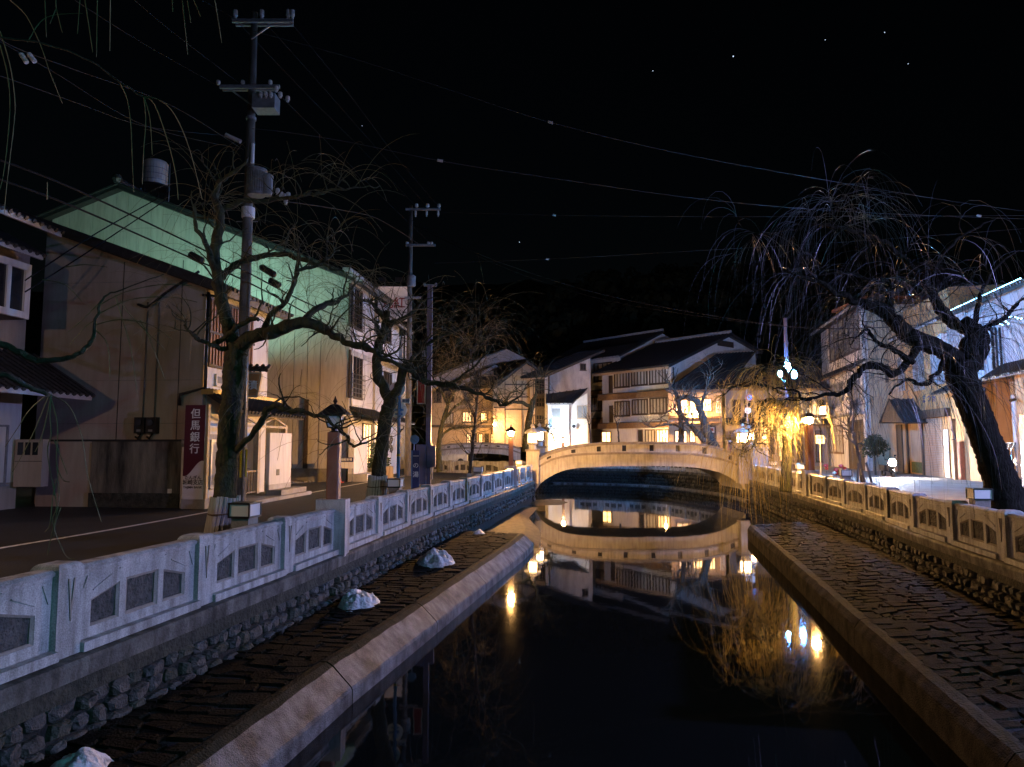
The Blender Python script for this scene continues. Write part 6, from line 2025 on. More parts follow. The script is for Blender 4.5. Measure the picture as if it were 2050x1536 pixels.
# dark vertical banner board and small round-headed sign
Y5 = 23.2
b5 = on_y(831, 889, Y5)
vb = thing('vertical_board', 'dark blue vertical board with white characters beside the purple pole', 'sign', (b5.x, b5.y, 0))
F5b = Frame((b5.x, b5.y), 90)
r = F5b.rect(826, 902, 839, 968)
MB().fbox(F5b, r[0], r[1], -.04, 0, .1, r[3]).build('board', 'letter_navy', vb)
MB().fbox(F5b, r[0] - .035, r[0] - .002, -.04, .0, 0, r[3]).build('edge', 'sign_blue', vb)
for i, ch in enumerate('一の湯'):
    text_mesh(ch, .2, 'letter_white', F5b.P((r[0] + r[1]) / 2, .005, r[3] - .2 - .3 * i), (1, 0, 0), (0, 0, 1), vb, 'character')
c = on_y(830, 880, Y5)
MB().disc((c.x, c.y, c.z), (0, -1, 0), .15, .03, 20).build('round_head', 'sign_blue', vb)
MB().tube([(c.x - .02, c.y + .02, .1), (c.x - .02, c.y + .02, c.z)], .02, 6).build('rod', 'metal_grey', vb)

# traffic sign pole at right of the bridge
p6 = on_y(1498, 889, 52)
ts = thing('traffic_sign', 'round blue and red no-parking sign on a thin grey post right of the bridge', 'traffic sign', (p6.x, p6.y, 0))
zt6 = on_y(1498, 780, 52).z
MB().tube([(p6.x, p6.y, 0), (p6.x, p6.y, zt6)], .045, 8).build('post', 'metal_grey', ts)
c = on_y(1500, 796, 51.9)
MB().disc((c.x, c.y, c.z), (0, -1, 0), .27, .02, 28).build('rim', 'sign_red', ts)
MB().disc((c.x, c.y - .021, c.z), (0, -1, 0), .20, .01, 28).build('face', 'sign_blue', ts)
MB().bar((c.x - .15, c.y - .036, c.z + .15), (c.x + .15, c.y - .036, c.z - .15), .01, .06).build('slash', 'sign_red', ts)
c = on_y(1500, 822, 51.9)
MB().disc((c.x - .1, c.y, c.z), (0, -1, 0), .24, .02, 28).build('plate', 'sign_cream', ts)

# grey utility boxes and bench behind the right rail
for k, (x, y, w, h, Y, lb, mt) in enumerate(((1507, 925, 1.0, 1.9, 47, 'grey steel cabinet right beside the bridge end', 'metal_grey'), )):
    p = on_y(x, 889, Y)
    cb = thing('street_cabinet', lb, 'cabinet', (p.x + .5, p.y, 0))
    MB().box(p.x, p.x + w, p.y, p.y + .6, 0.0, h).build('body', mt, cb)
    MB().box(p.x + .05, p.x + w - .05, p.y - .02, p.y - .002, .1, h - .1).build('door', mt, cb)
    MB().box(p.x - .04, p.x + w + .04, p.y - .05, p.y + .65, h, h + .06).build('top', 'roof_edge', cb)
p = on_y(1604, 889, 44)
bn = thing('bench', 'dark wooden bench behind the yellow willow', 'bench', (p.x, p.y, 0))
MB().box(p.x - .9, p.x + .9, p.y - .2, p.y + .25, .42, .48).build('seat', 'wood_dark', bn)
MB().box(p.x - .9, p.x + .9, p.y + .27, p.y + .32, .55, .95).build('backrest', 'wood_dark', bn)
for s in (-.75, .75): MB().box(p.x + s - .05, p.x + s + .05, p.y - .15, p.y + .3, 0, .42).build('leg', 'wood_dark', bn)

# ================================================================== SCOOTER WITH HEADLIGHT
p = on_y(1776, 889, 47.5)
zc = on_y(1776, 926, 47.5).z
sx, sy = p.x, p.y
scn = thing('scooter', 'scooter facing the viewer with its headlight glaring', 'scooter', (sx, sy, 0))
for dy in (-.55, .62):
    w = MB()
    n_ = 20
    for k in range(n_):
        t0 = 2 * math.pi * k / n_; t1 = 2 * math.pi * (k + 1) / n_
        w.prism([(sx - .05, sy + dy + .27 * math.cos(t0), .27 + .27 * math.sin(t0)), (sx - .05, sy + dy + .27 * math.cos(t1), .27 + .27 * math.sin(t1)), (sx - .05, sy + dy + .17 * math.cos(t1), .27 + .17 * math.sin(t1)), (sx - .05, sy + dy + .17 * math.cos(t0), .27 + .17 * math.sin(t0))], (.1, 0, 0))
    w.build('wheel', 'black', scn)
MB().prism([(sx - .2, sy + .1, .35), (sx - .2, sy + .75, .45), (sx - .2, sy + .8, .8), (sx - .2, sy + .15, .76)], (.4, 0, 0)).build('seat_body', 'metal_dark', scn)
MB().prism([(sx - .22, sy - .3, .3), (sx - .22, sy + .15, .3), (sx - .22, sy + .15, .36), (sx - .22, sy - .3, .36)], (.44, 0, 0)).build('footboard', 'metal_dark', scn)
MB().hexa([(sx - .2, sy - .42, .35), (sx + .2, sy - .42, .35), (sx + .2, sy - .3, .35), (sx - .2, sy - .3, .35), (sx - .16, sy - .36, zc + .1), (sx + .16, sy - .36, zc + .1), (sx + .16, sy - .2, zc + .1), (sx - .16, sy - .2, zc + .1)]).build('front_shield', 'metal_dark', scn)
MB().tube([(sx - .34, sy - .22, zc + .2), (sx, sy - .3, zc + .14), (sx + .34, sy - .22, zc + .2)], .025, 8).build('handlebar', 'metal_black', scn)
MB().disc((sx, sy - .48, zc), (0, -1, 0), .30, .06, 24).build('headlight_shell', 'metal_black', scn)
MB().disc((sx, sy - .542, zc), (0, -1, 0), .24, .012, 24).build('headlight', 'glow_head', scn)
for s in (-1, 1):
    MB().tube([(sx + s * .3, sy - .22, zc + .2), (sx + s * .38, sy - .22, zc + .42)], .012, 6).build('mirror_stem', 'metal_black', scn)
    MB().disc((sx + s * .39, sy - .21, zc + .46), (0, 1, 0), .07, .02, 12).build('mirror', 'glass_dark', scn)

# clipped round bush on a stem
p = on_y(1752, 930, 50)
bu = thing('round_bush', 'dark clipped round bush beside the glaring headlight', 'bush', (p.x, p.y, 0))
MB().tube([(p.x, p.y, 0), (p.x, p.y, 1.6)], [.08, .05], 8).build('stem', 'bark', bu)
lm = MB(); rr = random.Random(6)
cz = on_y(1752, 893, 50).z
for k in range(2600):
    d = V((rr.gauss(0, 1), rr.gauss(0, 1), rr.gauss(0, 1))).normalized()
    d *= rr.uniform(.55, 1.0) * (1 + .4 * noise.noise(d * 2.4 + V((4, 0, 0))))
    lob = ((-.28, .0, .75), (.32, .05, .62), (.05, .38, .6))[k % 3]
    q = V((p.x + lob[0] + d.x * lob[2], p.y + d.y * .6, cz + lob[1] - .1 + d.z * lob[2]))
    x = V((rr.uniform(-1, 1), rr.uniform(-1, 1), rr.uniform(-1, 1))).normalized() * rr.uniform(.04, .11)
    y = x.orthogonal().normalized() * rr.uniform(.03, .07)
    lm.add([q - x, q - y, q + x, q + y], [(0, 1, 2, 3)])
lm.build('crown', 'hill_tree', bu)

# pile of red rounded bundles by the lit doorway
p = on_y(1672, 930, 50)
pr_ = thing('red_bundle_pile', 'heap of red rounded bundles on the ground by the lit doorway', 'bundles', (p.x, p.y, 0))
rr = random.Random(12)
for k in range(13):
    c = V((p.x + rr.uniform(-.6, .7), p.y + rr.uniform(-.3, .3), .15 + .26 * (k // 5) + rr.uniform(-.05, .05)))
    MB().ball(c, rr.uniform(.12, .2), 10, 6, .85).build('bundle', rr.choice(['fruit_red', 'fruit_red', 'sign_cream', 'cone_red']), pr_, smooth=True)
# ================================================================== BARE WILLOWS
def gnarl(pts, n, amp, rr, freq=1.3):
    """pts of (x,y,z,r) -> smooth, knotty path with radii"""
    P = catmull([p[:3] for p in pts], n)
    rad = []
    for i in range(len(pts) - 1):
        for k in range(n):
            t = k / n
            rad.append(pts[i][3] * (1 - t) + pts[i + 1][3] * t)
    rad.append(pts[-1][3])
    sd = rr.uniform(0, 100)
    out = []
    for i, p in enumerate(P):
        k = min(1, i / 3)
        j = V((noise.noise(V((i * freq * .35, sd, 0))), noise.noise(V((i * freq * .35, sd, 7))), noise.noise(V((i * freq * .35, sd, 13)))))
        out.append(p + j * amp * k)
        rad[i] *= 1 + .16 * noise.noise(V((i * .8, sd, 3)))
    return out, rad

def px_limb(pts):
    out = []
    for p in pts:
        q = on_y(p[0], p[1], p[2])
        out.append((q.x, q.y, q.z, p[3]))
    return out

def grow(mb, p, d, L, r, rr, steps=7, wob=.45, up=.05):
    pts = [V(p)]; d = V(d).normalized()
    for i in range(steps):
        d = (d + V((rr.uniform(-1, 1), rr.uniform(-1, 1), rr.uniform(-1, 1))) * wob + V((0, 0, up))).normalized()
        pts.append(pts[-1] + d * (L / steps))
    rad = [r * (1 - .65 * i / steps) for i in range(steps + 1)]
    mb.tube(pts, rad, 5)
    return pts, d

def droop(mb, p, d, L, r, rr, grav, steps=9):
    pts = [V(p)]; d = V(d).normalized()
    g = V((rr.uniform(-.03, .03), rr.uniform(-.03, .03), -1)) * grav
    for i in range(steps):
        d = (d + g + V((rr.uniform(-1, 1), rr.uniform(-1, 1), 0)) * .06).normalized()
        pts.append(pts[-1] + d * (L / steps))
    mb.tube(pts, [r * (1 - .5 * i / steps) for i in range(steps + 1)], 3, cap=False)

def willow(label, limbs, seed, n_sub, n_twig, sub_len, twig_len, twig_r=.006, grav=.22, bark='bark', twig='twig', wrap=None, amp=.05, skip=1, up=.06, bias=(0, 0, 0), sub_r=.022, name='willow_tree', cat='tree', outward=.6, subz=(-.15, 1.0), twz=(-.1, .9)):
    rr = random.Random(seed)
    b = limbs[0][0]
    root = thing(name, label, cat, (b[0], b[1], 0))
    tk = MB(); lm = MB()
    paths = []
    for i, l in enumerate(limbs):
        pts, rad = gnarl(l, 16 if i == 0 else 7, amp if i else amp * .4, rr, .5 if i == 0 else 1.3)
        (tk if i == 0 else lm).tube(pts, rad, 18 if i == 0 else 8)
        if i >= skip: paths.append((pts, rad))
    for mb in (tk, lm):
        mb.v = [tuple(V(v) + noise.noise_vector(V(v) * 5.0) * .022 + noise.noise_vector(V(v) * 14.0) * .009) for v in mb.v]
    tk.build('trunk', bark, root, smooth=True)
    lm.build('limbs', bark, root, smooth=True)
    bm_ = MB(); tw = MB()
    seeds = []
    tot = sum(len(p) for p, _ in paths)
    for k in range(n_sub):
        pts, rad = rr.choices(paths, [len(p) for p, _ in paths])[0]
        i = rr.randrange(max(1, len(pts) // 5), len(pts))
        c = pts[i]
        d = V((rr.gauss(0, 1), rr.gauss(0, 1), rr.uniform(*subz))) + V(bias)
        ax = (pts[min(i + 1, len(pts) - 1)] - pts[max(0, i - 1)]).normalized()
        d = d.normalized() + ax * outward
        q, dd = grow(bm_, c, d, sub_len * rr.uniform(.5, 1.25), min(sub_r, rad[i] * .6), rr, 7, .42, up)
        seeds += [(x, (q[min(j + 1, len(q) - 1)] - q[max(0, j - 1)]).normalized()) for j, x in enumerate(q) if j > 1]
        if rr.random() < .7:
            j = rr.randrange(2, 6)
            q2, _ = grow(bm_, q[j], V((rr.gauss(0, 1), rr.gauss(0, 1), rr.uniform(-.1, .9))), sub_len * rr.uniform(.3, .7), sub_r * .5, rr, 5, .45, up)
            seeds += [(x, (q2[min(j + 1, len(q2) - 1)] - q2[max(0, j - 1)]).normalized()) for j, x in enumerate(q2) if j > 0]
    tag(bm_.build('branches', 'branch' if bark == 'bark' else bark, root), kind='stuff')
    for k in range(n_twig):
        p, d = rr.choice(seeds)
        d = d + V((rr.gauss(0, .5), rr.gauss(0, .5), rr.uniform(*twz)))
        droop(tw, p, d, twig_len * rr.uniform(.45, 1.3), twig_r * rr.uniform(.7, 1.2), rr, grav * rr.uniform(.6, 1.4))
    if tw.v: tag(tw.build('twigs', twig, root), kind='stuff')
    if wrap:
        z0, z1, r0, r1, c0, c1 = wrap
        wm = MB(); n = 22
        for k in range(n):
            t = 2 * math.pi * k / n
            a = V((c0[0] + r0 * math.cos(t), c0[1] + r0 * math.sin(t), z0)); b_ = V((c1[0] + r1 * math.cos(t), c1[1] + r1 * math.sin(t), z1 + rr.uniform(-.02, .02)))
            wm.bar(a, b_, .052, .03)
        wo = wm.build('bamboo_wrap', 'wrap', root)
        for f in (.22, .75):
            z = z0 + (z1 - z0) * f; r = r0 + (r1 - r0) * f + .025
            c = V((c0[0] + (c1[0] - c0[0]) * f, c0[1] + (c1[1] - c0[1]) * f, z))
            MB().tube([c + V((r * math.cos(2 * math.pi * k / 16), r * math.sin(2 * math.pi * k / 16), .01 * math.sin(k))) for k in range(17)], .014, 5).build('rope', 'rope', wo)
    return root

# ---- T1 gnarled willow in front of the bank
Y = 12.6
L1 = [px_limb([(438, 1142, Y, .21), (450, 1000, Y, .195), (456, 900, Y, .19), (464, 800, Y, .185), (472, 720, Y, .20), (478, 690, Y, .18)]),
      px_limb([(472, 715, Y, .15), (452, 640, Y + .1, .125), (436, 560, Y + .2, .105), (432, 500, Y + .3, .10), (440, 440, Y + .3, .09), (430, 386, Y + .4, .075)]),
      px_limb([(434, 545, Y + .2, .07), (412, 490, Y, .05), (390, 445, Y - .1, .035), (388, 410, Y - .1, .02)]),
      px_limb([(478, 700, Y, .15), (505, 675, Y - .2, .125), (555, 662, Y - .4, .11), (600, 648, Y - .5, .105), (650, 660, Y - .5, .075), (690, 685, Y - .6, .06), (735, 695, Y - .7, .05), (790, 730, Y - .8, .035), (830, 745, Y - .8, .02)]),
      px_limb([(606, 650, Y - .5, .07), (620, 628, Y - .4, .06), (650, 610, Y - .2, .05), (690, 596, Y, .035), (712, 570, Y + .1, .02)]),
      px_limb([(525, 668, Y - .2, .06), (545, 625, Y - .1, .05), (575, 600, Y, .045), (592, 560, Y + .1, .042), (598, 540, Y + .1, .04), (630, 535, Y + .2, .035), (655, 520, Y + .2, .025), (680, 500, Y + .3, .015)]),
      px_limb([(462, 905, Y, .07), (490, 885, Y - .2, .06), (520, 850, Y - .3, .055), (540, 817, Y - .4, .055), (575, 822, Y - .5, .045), (620, 828, Y - .6, .038), (665, 848, Y - .7, .032), (690, 872, Y - .7, .028), (712, 893, Y - .8, .022), (762, 872, Y - .9, .012)]),
      px_limb([(455, 700, Y, .05), (425, 692, Y - .2, .04), (398, 678, Y - .3, .035), (382, 668, Y - .3, .025), (368, 652, Y - .3, .014)]),
      px_limb([(440, 560, Y + .3, .075), (470, 530, Y + .4, .065), (500, 522, Y + .4, .06), (545, 508, Y + .5, .05), (590, 515, Y + .5, .042), (640, 530, Y + .4, .03), (690, 545, Y + .4, .015)]),
      px_limb([(435, 430, Y + .4, .06), (480, 405, Y + .4, .05), (560, 400, Y + .4, .04), (610, 390, Y + .4, .032), (650, 385, Y + .4, .025), (700, 378, Y + .4, .018), (760, 372, Y + .5, .01)]),
      px_limb([(430, 395, Y + .4, .06), (440, 365, Y + .3, .045), (470, 345, Y + .2, .03), (500, 315, Y + .2, .018)]),
      px_limb([(428, 690, Y, .05), (470, 660, Y - .3, .05), (500, 640, Y - .3, .045), (520, 640, Y - .4, .03)])]
w0 = on_y(440, 1060, Y); w1 = on_y(452, 993, Y)
willow('mossy gnarled bare willow in front of the bank, its foot wrapped in bamboo', L1, 101, 95, 430, .75, 1.3, .0036, .22, 'bark_moss', 'twig', (0.1, 1.26, .25, .225, (w0.x - .06, w0.y), (w1.x, w1.y)), .05, 1)
# ---- T2 next willow
Y = 20.2
L2 = [px_limb([(748, 1030, Y, .23), (758, 950, Y, .21), (766, 880, Y, .19), (774, 830, Y, .20), (786, 795, Y, .19)]),
      px_limb([(780, 800, Y, .17), (764, 770, Y, .15), (754, 735, Y, .14), (760, 690, Y, .13), (772, 650, Y, .12), (775, 620, Y, .09)]),
      px_limb([(766, 690, Y, .09), (755, 655, Y - .2, .07), (748, 640, Y - .2, .05)]),
      px_limb([(775, 650, Y, .1), (800, 640, Y, .08), (822, 628, Y, .05), (850, 600, Y + .3, .03)]),
      px_limb([(770, 640, Y, .07), (742, 605, Y - .3, .05), (722, 600, Y - .4, .04), (700, 575, Y - .4, .02)]),
      px_limb([(786, 800, Y, .15), (800, 770, Y, .13), (810, 735, Y, .12), (830, 745, Y + .2, .11), (852, 765, Y + .4, .09), (900, 772, Y + .6, .075), (950, 785, Y + .8, .06), (985, 800, Y + 1, .05), (1012, 812, Y + 1, .04), (1050, 785, Y + 1.2, .02)]),
      px_limb([(815, 735, Y, .08), (840, 700, Y + .4, .06), (880, 675, Y + .8, .05), (920, 660, Y + 1, .04), (960, 640, Y + 1.2, .02)]),
      px_limb([(768, 705, Y, .07), (740, 700, Y - .2, .06), (700, 690, Y - .3, .045), (670, 670, Y - .4, .03), (640, 640, Y - .5, .02)]),
      px_limb([(900, 772, Y + .6, .04), (940, 740, Y + .6, .03), (980, 700, Y + .8, .015)])]
w0 = on_y(750, 1010, Y); w1 = on_y(757, 952, Y)
willow('second gnarled willow leaning beside the round signs on the left bank', L2, 102, 100, 300, 1.1, 1.7, .006, .2, 'bark_moss', 'twig', (0.05, 1.3, .29, .25, (w0.x, w0.y), (w1.x, w1.y)), .07, 1)
# ---- T3 leaning willow on the right bank
Y = 15.4
L3 = [px_limb([(2052, 1110, Y, .42), (2020, 1010, Y, .36), (1985, 910, Y, .31), (1955, 830, Y, .30), (1928, 765, Y, .31), (1915, 725, Y, .28)]),
      px_limb([(1920, 735, Y, .22), (1895, 705, Y, .19), (1860, 690, Y - .2, .19), (1820, 672, Y - .4, .18), (1790, 645, Y - .5, .16), (1768, 622, Y - .6, .14), (1742, 612, Y - .7, .11), (1715, 605, Y - .8, .08), (1680, 588, Y - 1, .06), (1630, 560, Y - 1.2, .04), (1570, 540, Y - 1.4, .02)]),
      px_limb([(1935, 760, Y, .2), (1945, 720, Y, .18), (1936, 690, Y, .16), (1950, 665, Y, .13), (1930, 640, Y, .11)]),
      px_limb([(1940, 735, Y + .1, .2), (1962, 700, Y + .2, .18), (1958, 665, Y + .3, .15), (1920, 655, Y + .3, .13), (1890, 630, Y + .3, .125), (1872, 600, Y + .4, .11), (1858, 570, Y + .5, .09), (1835, 545, Y + .5, .07), (1800, 510, Y + .6, .055), (1760, 480, Y + .6, .05), (1710, 462, Y + .6, .045), (1650, 450, Y + .6, .035), (1600, 455, Y + .6, .025), (1530, 470, Y + .6, .012)]),
      px_limb([(1665, 450, Y + .6, .03), (1672, 420, Y + .6, .025), (1690, 395, Y + .6, .02), (1730, 375, Y + .6, .01)]),
      px_limb([(1950, 680, Y + .3, .1), (1970, 660, Y + .2, .08), (1985, 648, Y, .06), (2010, 640, Y, .05), (2040, 605, Y, .03), (2070, 590, Y, .02)]),
      px_limb([(1880, 705, Y - .3, .11), (1845, 690, Y - .6, .09), (1800, 745, Y - .8, .075), (1760, 733, Y - 1, .075), (1730, 735, Y - 1, .07), (1708, 760, Y - 1, .06), (1690, 785, Y - 1, .045), (1650, 792, Y - 1, .035), (1612, 802, Y - 1, .03), (1590, 780, Y - 1, .02), (1545, 778, Y - 1, .012)]),
      px_limb([(1830, 728, Y - .8, .06), (1790, 700, Y - .8, .055), (1760, 690, Y - .9, .045), (1735, 660, Y - .9, .03), (1700, 690, Y - 1, .012)]),
      px_limb([(1800, 650, Y - .5, .08), (1775, 600, Y - .3, .07), (1785, 570, Y - .2, .05), (1740, 560, Y - .3, .04), (1690, 545, Y - .3, .03), (1600, 560, Y - .3, .015)]),
      px_limb([(1900, 700, Y - .2, .06), (1880, 740, Y - .5, .05), (1850, 770, Y - .6, .04), (1815, 760, Y - .7, .03), (1780, 790, Y - .8, .015)]),
      px_limb([(1865, 580, Y + .5, .06), (1880, 520, Y + .6, .04), (1930, 470, Y + .6, .03), (1990, 440, Y + .6, .015)]),
      px_limb([(1950, 660, Y + .2, .06), (1960, 600, Y + .2, .05), (1990, 540, Y + .3, .03), (2040, 500, Y + .3, .015)])]
willow('big leaning willow with trunk coloured as a silhouette and drooping twigs on the right bank', L3, 103, 115, 1150, .9, 2.2, .0042, .42, 'bark_silhouette', 'twig_grey', None, .06, 1, .0, (-.3, 0, -.1), .014, subz=(-.3, .6), twz=(-.3, .5))
# ---- T4 golden lit willow by the right lamp
Y = 31.5
L4 = [px_limb([(1572, 985, Y, .26), (1576, 900, Y, .22), (1578, 840, Y, .2), (1588, 800, Y, .2), (1578, 765, Y, .17)]),
      px_limb([(1582, 800, Y, .12), (1560, 805, Y - .4, .1), (1535, 800, Y - .8, .07), (1525, 815, Y - 1, .05)]),
      px_limb([(1586, 840, Y, .1), (1568, 852, Y - .4, .09), (1548, 858, Y - .8, .08), (1530, 848, Y - 1, .07), (1512, 855, Y - 1.2, .055), (1500, 870, Y - 1.4, .035), (1485, 890, Y - 1.5, .02)]),
      px_limb([(1515, 852, Y - 1.1, .05), (1530, 820, Y - 1, .045), (1545, 808, Y - .9, .03), (1580, 815, Y - .8, .02)]),
      px_limb([(1580, 770, Y, .13), (1570, 740, Y, .11), (1550, 735, Y + .2, .07), (1530, 740, Y + .3, .04), (1510, 760, Y + .3, .02)]),
      px_limb([(1582, 790, Y, .1), (1592, 770, Y + .2, .06), (1600, 760, Y + .4, .03)]),
      px_limb([(1570, 790, Y - .1, .08), (1520, 770, Y - .6, .06), (1470, 775, Y - 1, .045), (1440, 800, Y - 1.2, .02)]),
      px_limb([(1520, 860, Y - 1.2, .05), (1510, 890, Y - 1.6, .04), (1495, 905, Y - 1.8, .03), (1480, 900, Y - 2, .015)])]
willow('willow with golden lamp-lit hanging twigs beside the right street lamp', L4, 104, 95, 700, 1.1, 2.6, .009, .42, 'bark_moss', 'twig_yellow', None, .08, 1, -.06, (-.1, -.3, -.5), .035)
# ---- T5 dark pruned willows behind the bridge
Y = 56
L5 = [px_limb([(1362, 900, Y, .26), (1364, 860, Y, .22), (1362, 830, Y, .2), (1357, 800, Y, .18), (1352, 785, Y, .14)]),
      px_limb([(1357, 805, Y, .13), (1375, 793, Y, .12), (1390, 800, Y, .08)]), px_limb([(1355, 790, Y, .12), (1340, 770, Y, .08), (1330, 760, Y, .04)]),
      px_limb([(1362, 855, Y, .1), (1335, 850, Y - .5, .08), (1310, 855, Y - .8, .05), (1290, 850, Y - .8, .03)]), px_limb([(1360, 830, Y, .1), (1345, 820, Y, .07), (1325, 835, Y, .04)])]
willow('dark pruned tree silhouetted against the inn windows', L5, 105, 46, 60, 1.4, 1.4, .011, .12, 'bark', 'branch', None, .1, 1, .1, sub_r=.05)
L5b = [px_limb([(1432, 900, Y - 1, .42), (1418, 870, Y - 1, .36), (1408, 840, Y - 1, .3), (1400, 818, Y - 1, .26), (1395, 800, Y - 1, .2)]),
       px_limb([(1397, 815, Y - 1, .16), (1388, 800, Y - 1, .14), (1372, 795, Y - 1, .1), (1350, 800, Y - 1, .05)]), px_limb([(1404, 835, Y - 1, .14), (1408, 800, Y - 1, .12), (1418, 770, Y - 1, .08), (1422, 745, Y - 1, .04)]),
       px_limb([(1412, 885, Y - 1.2, .22), (1395, 865, Y - 1.4, .2), (1378, 848, Y - 1.5, .15), (1372, 840, Y - 1.5, .12)])]
willow('thick pruned tree leaning left in front of the lit annex', L5b, 106, 44, 60, 1.5, 1.4, .011, .12, 'bark', 'branch', None, .1, 1, .12, sub_r=.05)
# ---- thin leafless saplings along the far bank
for k, (x, yb, yt, Y_, lb) in enumerate(((1236, 895, 830, 60, 'thin bare sapling before the inn, behind the bridge parapet'), (1180, 895, 830, 60, 'thin bare sapling before the brown shop canopy'))):
    Ls = [px_limb([(x + 4, yb + 8, Y_, .09), (x + 2, 870, Y_, .07), (x, 850, Y_, .05)]), px_limb([(x, 852, Y_, .045), (x - 6, 835, Y_, .03), (x - 10, 820, Y_, .015)]), px_limb([(x, 852, Y_, .045), (x + 5, 838, Y_, .03), (x + 8, 818, Y_, .015)])]
    willow(lb, Ls, 120 + k, 14, 14, 1.0, .8, .012, .05, 'bark', 'branch', None, .05, 1, .15, sub_r=.03, name='sapling')
# ---- T6 slim tree before the far bridge
Y = 30
L6 = [px_limb([(936, 985, Y, .09), (942, 930, Y, .075), (950, 850, Y, .06), (955, 800, Y, .05), (958, 750, Y, .04)]),
      px_limb([(955, 790, Y, .035), (950, 740, Y, .03), (940, 700, Y, .015)]), px_limb([(956, 770, Y, .03), (968, 730, Y, .022), (985, 690, Y, .01)]), px_limb([(952, 840, Y, .03), (935, 800, Y, .02), (920, 770, Y, .01)])]
willow('slim bare tree with a white-washed foot before the far bridge', L6, 107, 60, 200, 1.3, 1.9, .006, .24, 'branch', 'twig', (0.05, .95, .11, .09, tuple(on_y(936, 985, Y))[:2], tuple(on_y(940, 945, Y))[:2]), .05, 0)
# ---- T7 staked sapling on the right
Y = 27.5
L7 = [px_limb([(1728, 985, Y, .07), (1720, 920, Y, .06), (1710, 880, Y, .05), (1700, 850, Y, .045), (1706, 810, Y, .03)]),
      px_limb([(1712, 890, Y, .035), (1695, 870, Y, .025), (1680, 840, Y, .012)]), px_limb([(1706, 860, Y, .035), (1708, 810, Y, .025), (1690, 780, Y, .012)])]
st = willow('pale staked sapling behind the right balustrade', L7, 108, 26, 60, 1.0, 1.3, .006, .2, 'pole_concrete', 'twig_grey', None, .04, 0, name='sapling')
for (xa, ya, xb, yb) in ((1722, 930, 1736, 985), (1734, 926, 1750, 985), (1718, 928, 1716, 985)):
    MB().tube([on_y(xa, ya, Y - .1), on_y(xb, yb, Y - .2)], .045, 8).build('stake', 'pole_concrete', st)
# ---- T8 tree left of the bridge
Y = 54.5
L8 = [px_limb([(1052, 905, Y, .3), (1056, 860, Y, .26), (1062, 825, Y, .24), (1068, 800, Y, .2)]),
      px_limb([(1062, 815, Y, .16), (1040, 805, Y - .5, .13), (1010, 808, Y - 1, .1), (995, 795, Y - 1.2, .07), (985, 775, Y - 1.2, .03)]), px_limb([(1010, 806, Y - 1, .08), (1025, 785, Y - 1, .06), (1050, 790, Y - 1, .03)]),
      px_limb([(1066, 850, Y, .12), (1085, 858, Y - 1, .09), (1105, 870, Y - 1.5, .06), (1112, 890, Y - 1.8, .03)]), px_limb([(1068, 800, Y, .14), (1075, 780, Y, .08), (1080, 765, Y, .04)])]
willow('dark willow at the left end of the bridge, in front of the timbered wing', L8, 109, 40, 120, 1.6, 2.2, .009, .2, 'bark_moss', 'twig', None, .1, 1, .06, sub_r=.05)
Y = 46
L9 = [px_limb([(880, 945, Y, .2), (878, 900, Y, .17), (885, 850, Y, .14), (900, 800, Y, .1)]), px_limb([(885, 850, Y, .1), (905, 820, Y, .07), (930, 800, Y, .04)]), px_limb([(880, 880, Y, .1), (900, 860, Y, .07), (945, 855, Y, .04), (980, 840, Y, .02)]), px_limb([(895, 810, Y, .08), (880, 770, Y, .05), (890, 730, Y, .02)]), px_limb([(900, 800, Y, .08), (925, 760, Y, .06), (950, 700, Y, .03), (970, 660, Y, .015)])]
willow('hazy bare willow hanging before the brown inn', L9, 110, 70, 330, 2.0, 3.2, .007, .22, 'bark_moss', 'twig', None, .1, 1)

# ---- T0 foreground willow: trunk outside the frame, branches reaching in at the left
Y = 6.2
rr = random.Random(55)
root = thing('willow_tree', 'foreground willow twigs hanging into the picture from the upper left', 'tree', (-8.0, 6.2, 0))
tk = MB()
pts, rad = gnarl([(-8.0, 6.2, 0, .26), (-7.8, 6.2, 1.5, .23), (-7.5, 6.2, 3.0, .2), (-7.2, 6.2, 4.2, .17), (-6.9, 6.2, 6.0, .1), (-5.9, 6.1, 7.2, .05)], 6, .05, rr)
tk.tube(pts, rad, 10); tk.build('trunk', 'bark_moss', root, smooth=True)
lm = MB()
def fl(pts, n=6, amp=.02, sides=7):
    p, r = gnarl(pts, n, amp, rr)
    lm.tube(p, r, sides)
fl([(-7.6, 6.2, 2.6, .08)] + px_limb([(-220, 640, Y, .05), (-60, 675, Y, .036), (10, 692, Y, .031), (50, 712, Y, .029), (75, 722, Y, .028), (130, 718, Y, .025), (160, 705, Y, .022), (185, 680, Y, .019), (192, 640, Y, .014), (205, 600, Y, .011), (230, 585, Y, .007), (330, 548, Y, .004)]))
fl([(-7.6, 6.2, 2.4, .07)] + px_limb([(-200, 690, Y - .3, .04), (-50, 735, Y - .3, .03), (10, 752, Y - .3, .025), (60, 775, Y - .3, .022), (100, 792, Y - .3, .016)]))
fl([(-7.2, 6.2, 4.4, .05)] + px_limb([(-150, 60, Y, .016), (0, 76, Y, .009), (90, 88, Y, .008), (180, 122, Y, .0075), (240, 165, Y, .007), (288, 195, Y, .006)]))
fl([(-6.9, 6.2, 6.0, .06)] + px_limb([(-150, -120, Y, .03), (50, -60, Y, .02), (250, -70, Y, .015), (460, -40, Y, .008)]))
lm.build('limbs', 'branch', root, smooth=True)
tw = MB()
def tl_(pts, r=.0042, Yk=Y):
    P = catmull([on_y(a, b, Yk) for a, b in pts], 4)
    n = len(P)
    tw.tube(P, [r * (1 - .45 * i / n) * (1 + .35 * (i % 2)) for i in range(n)], 4, cap=False)
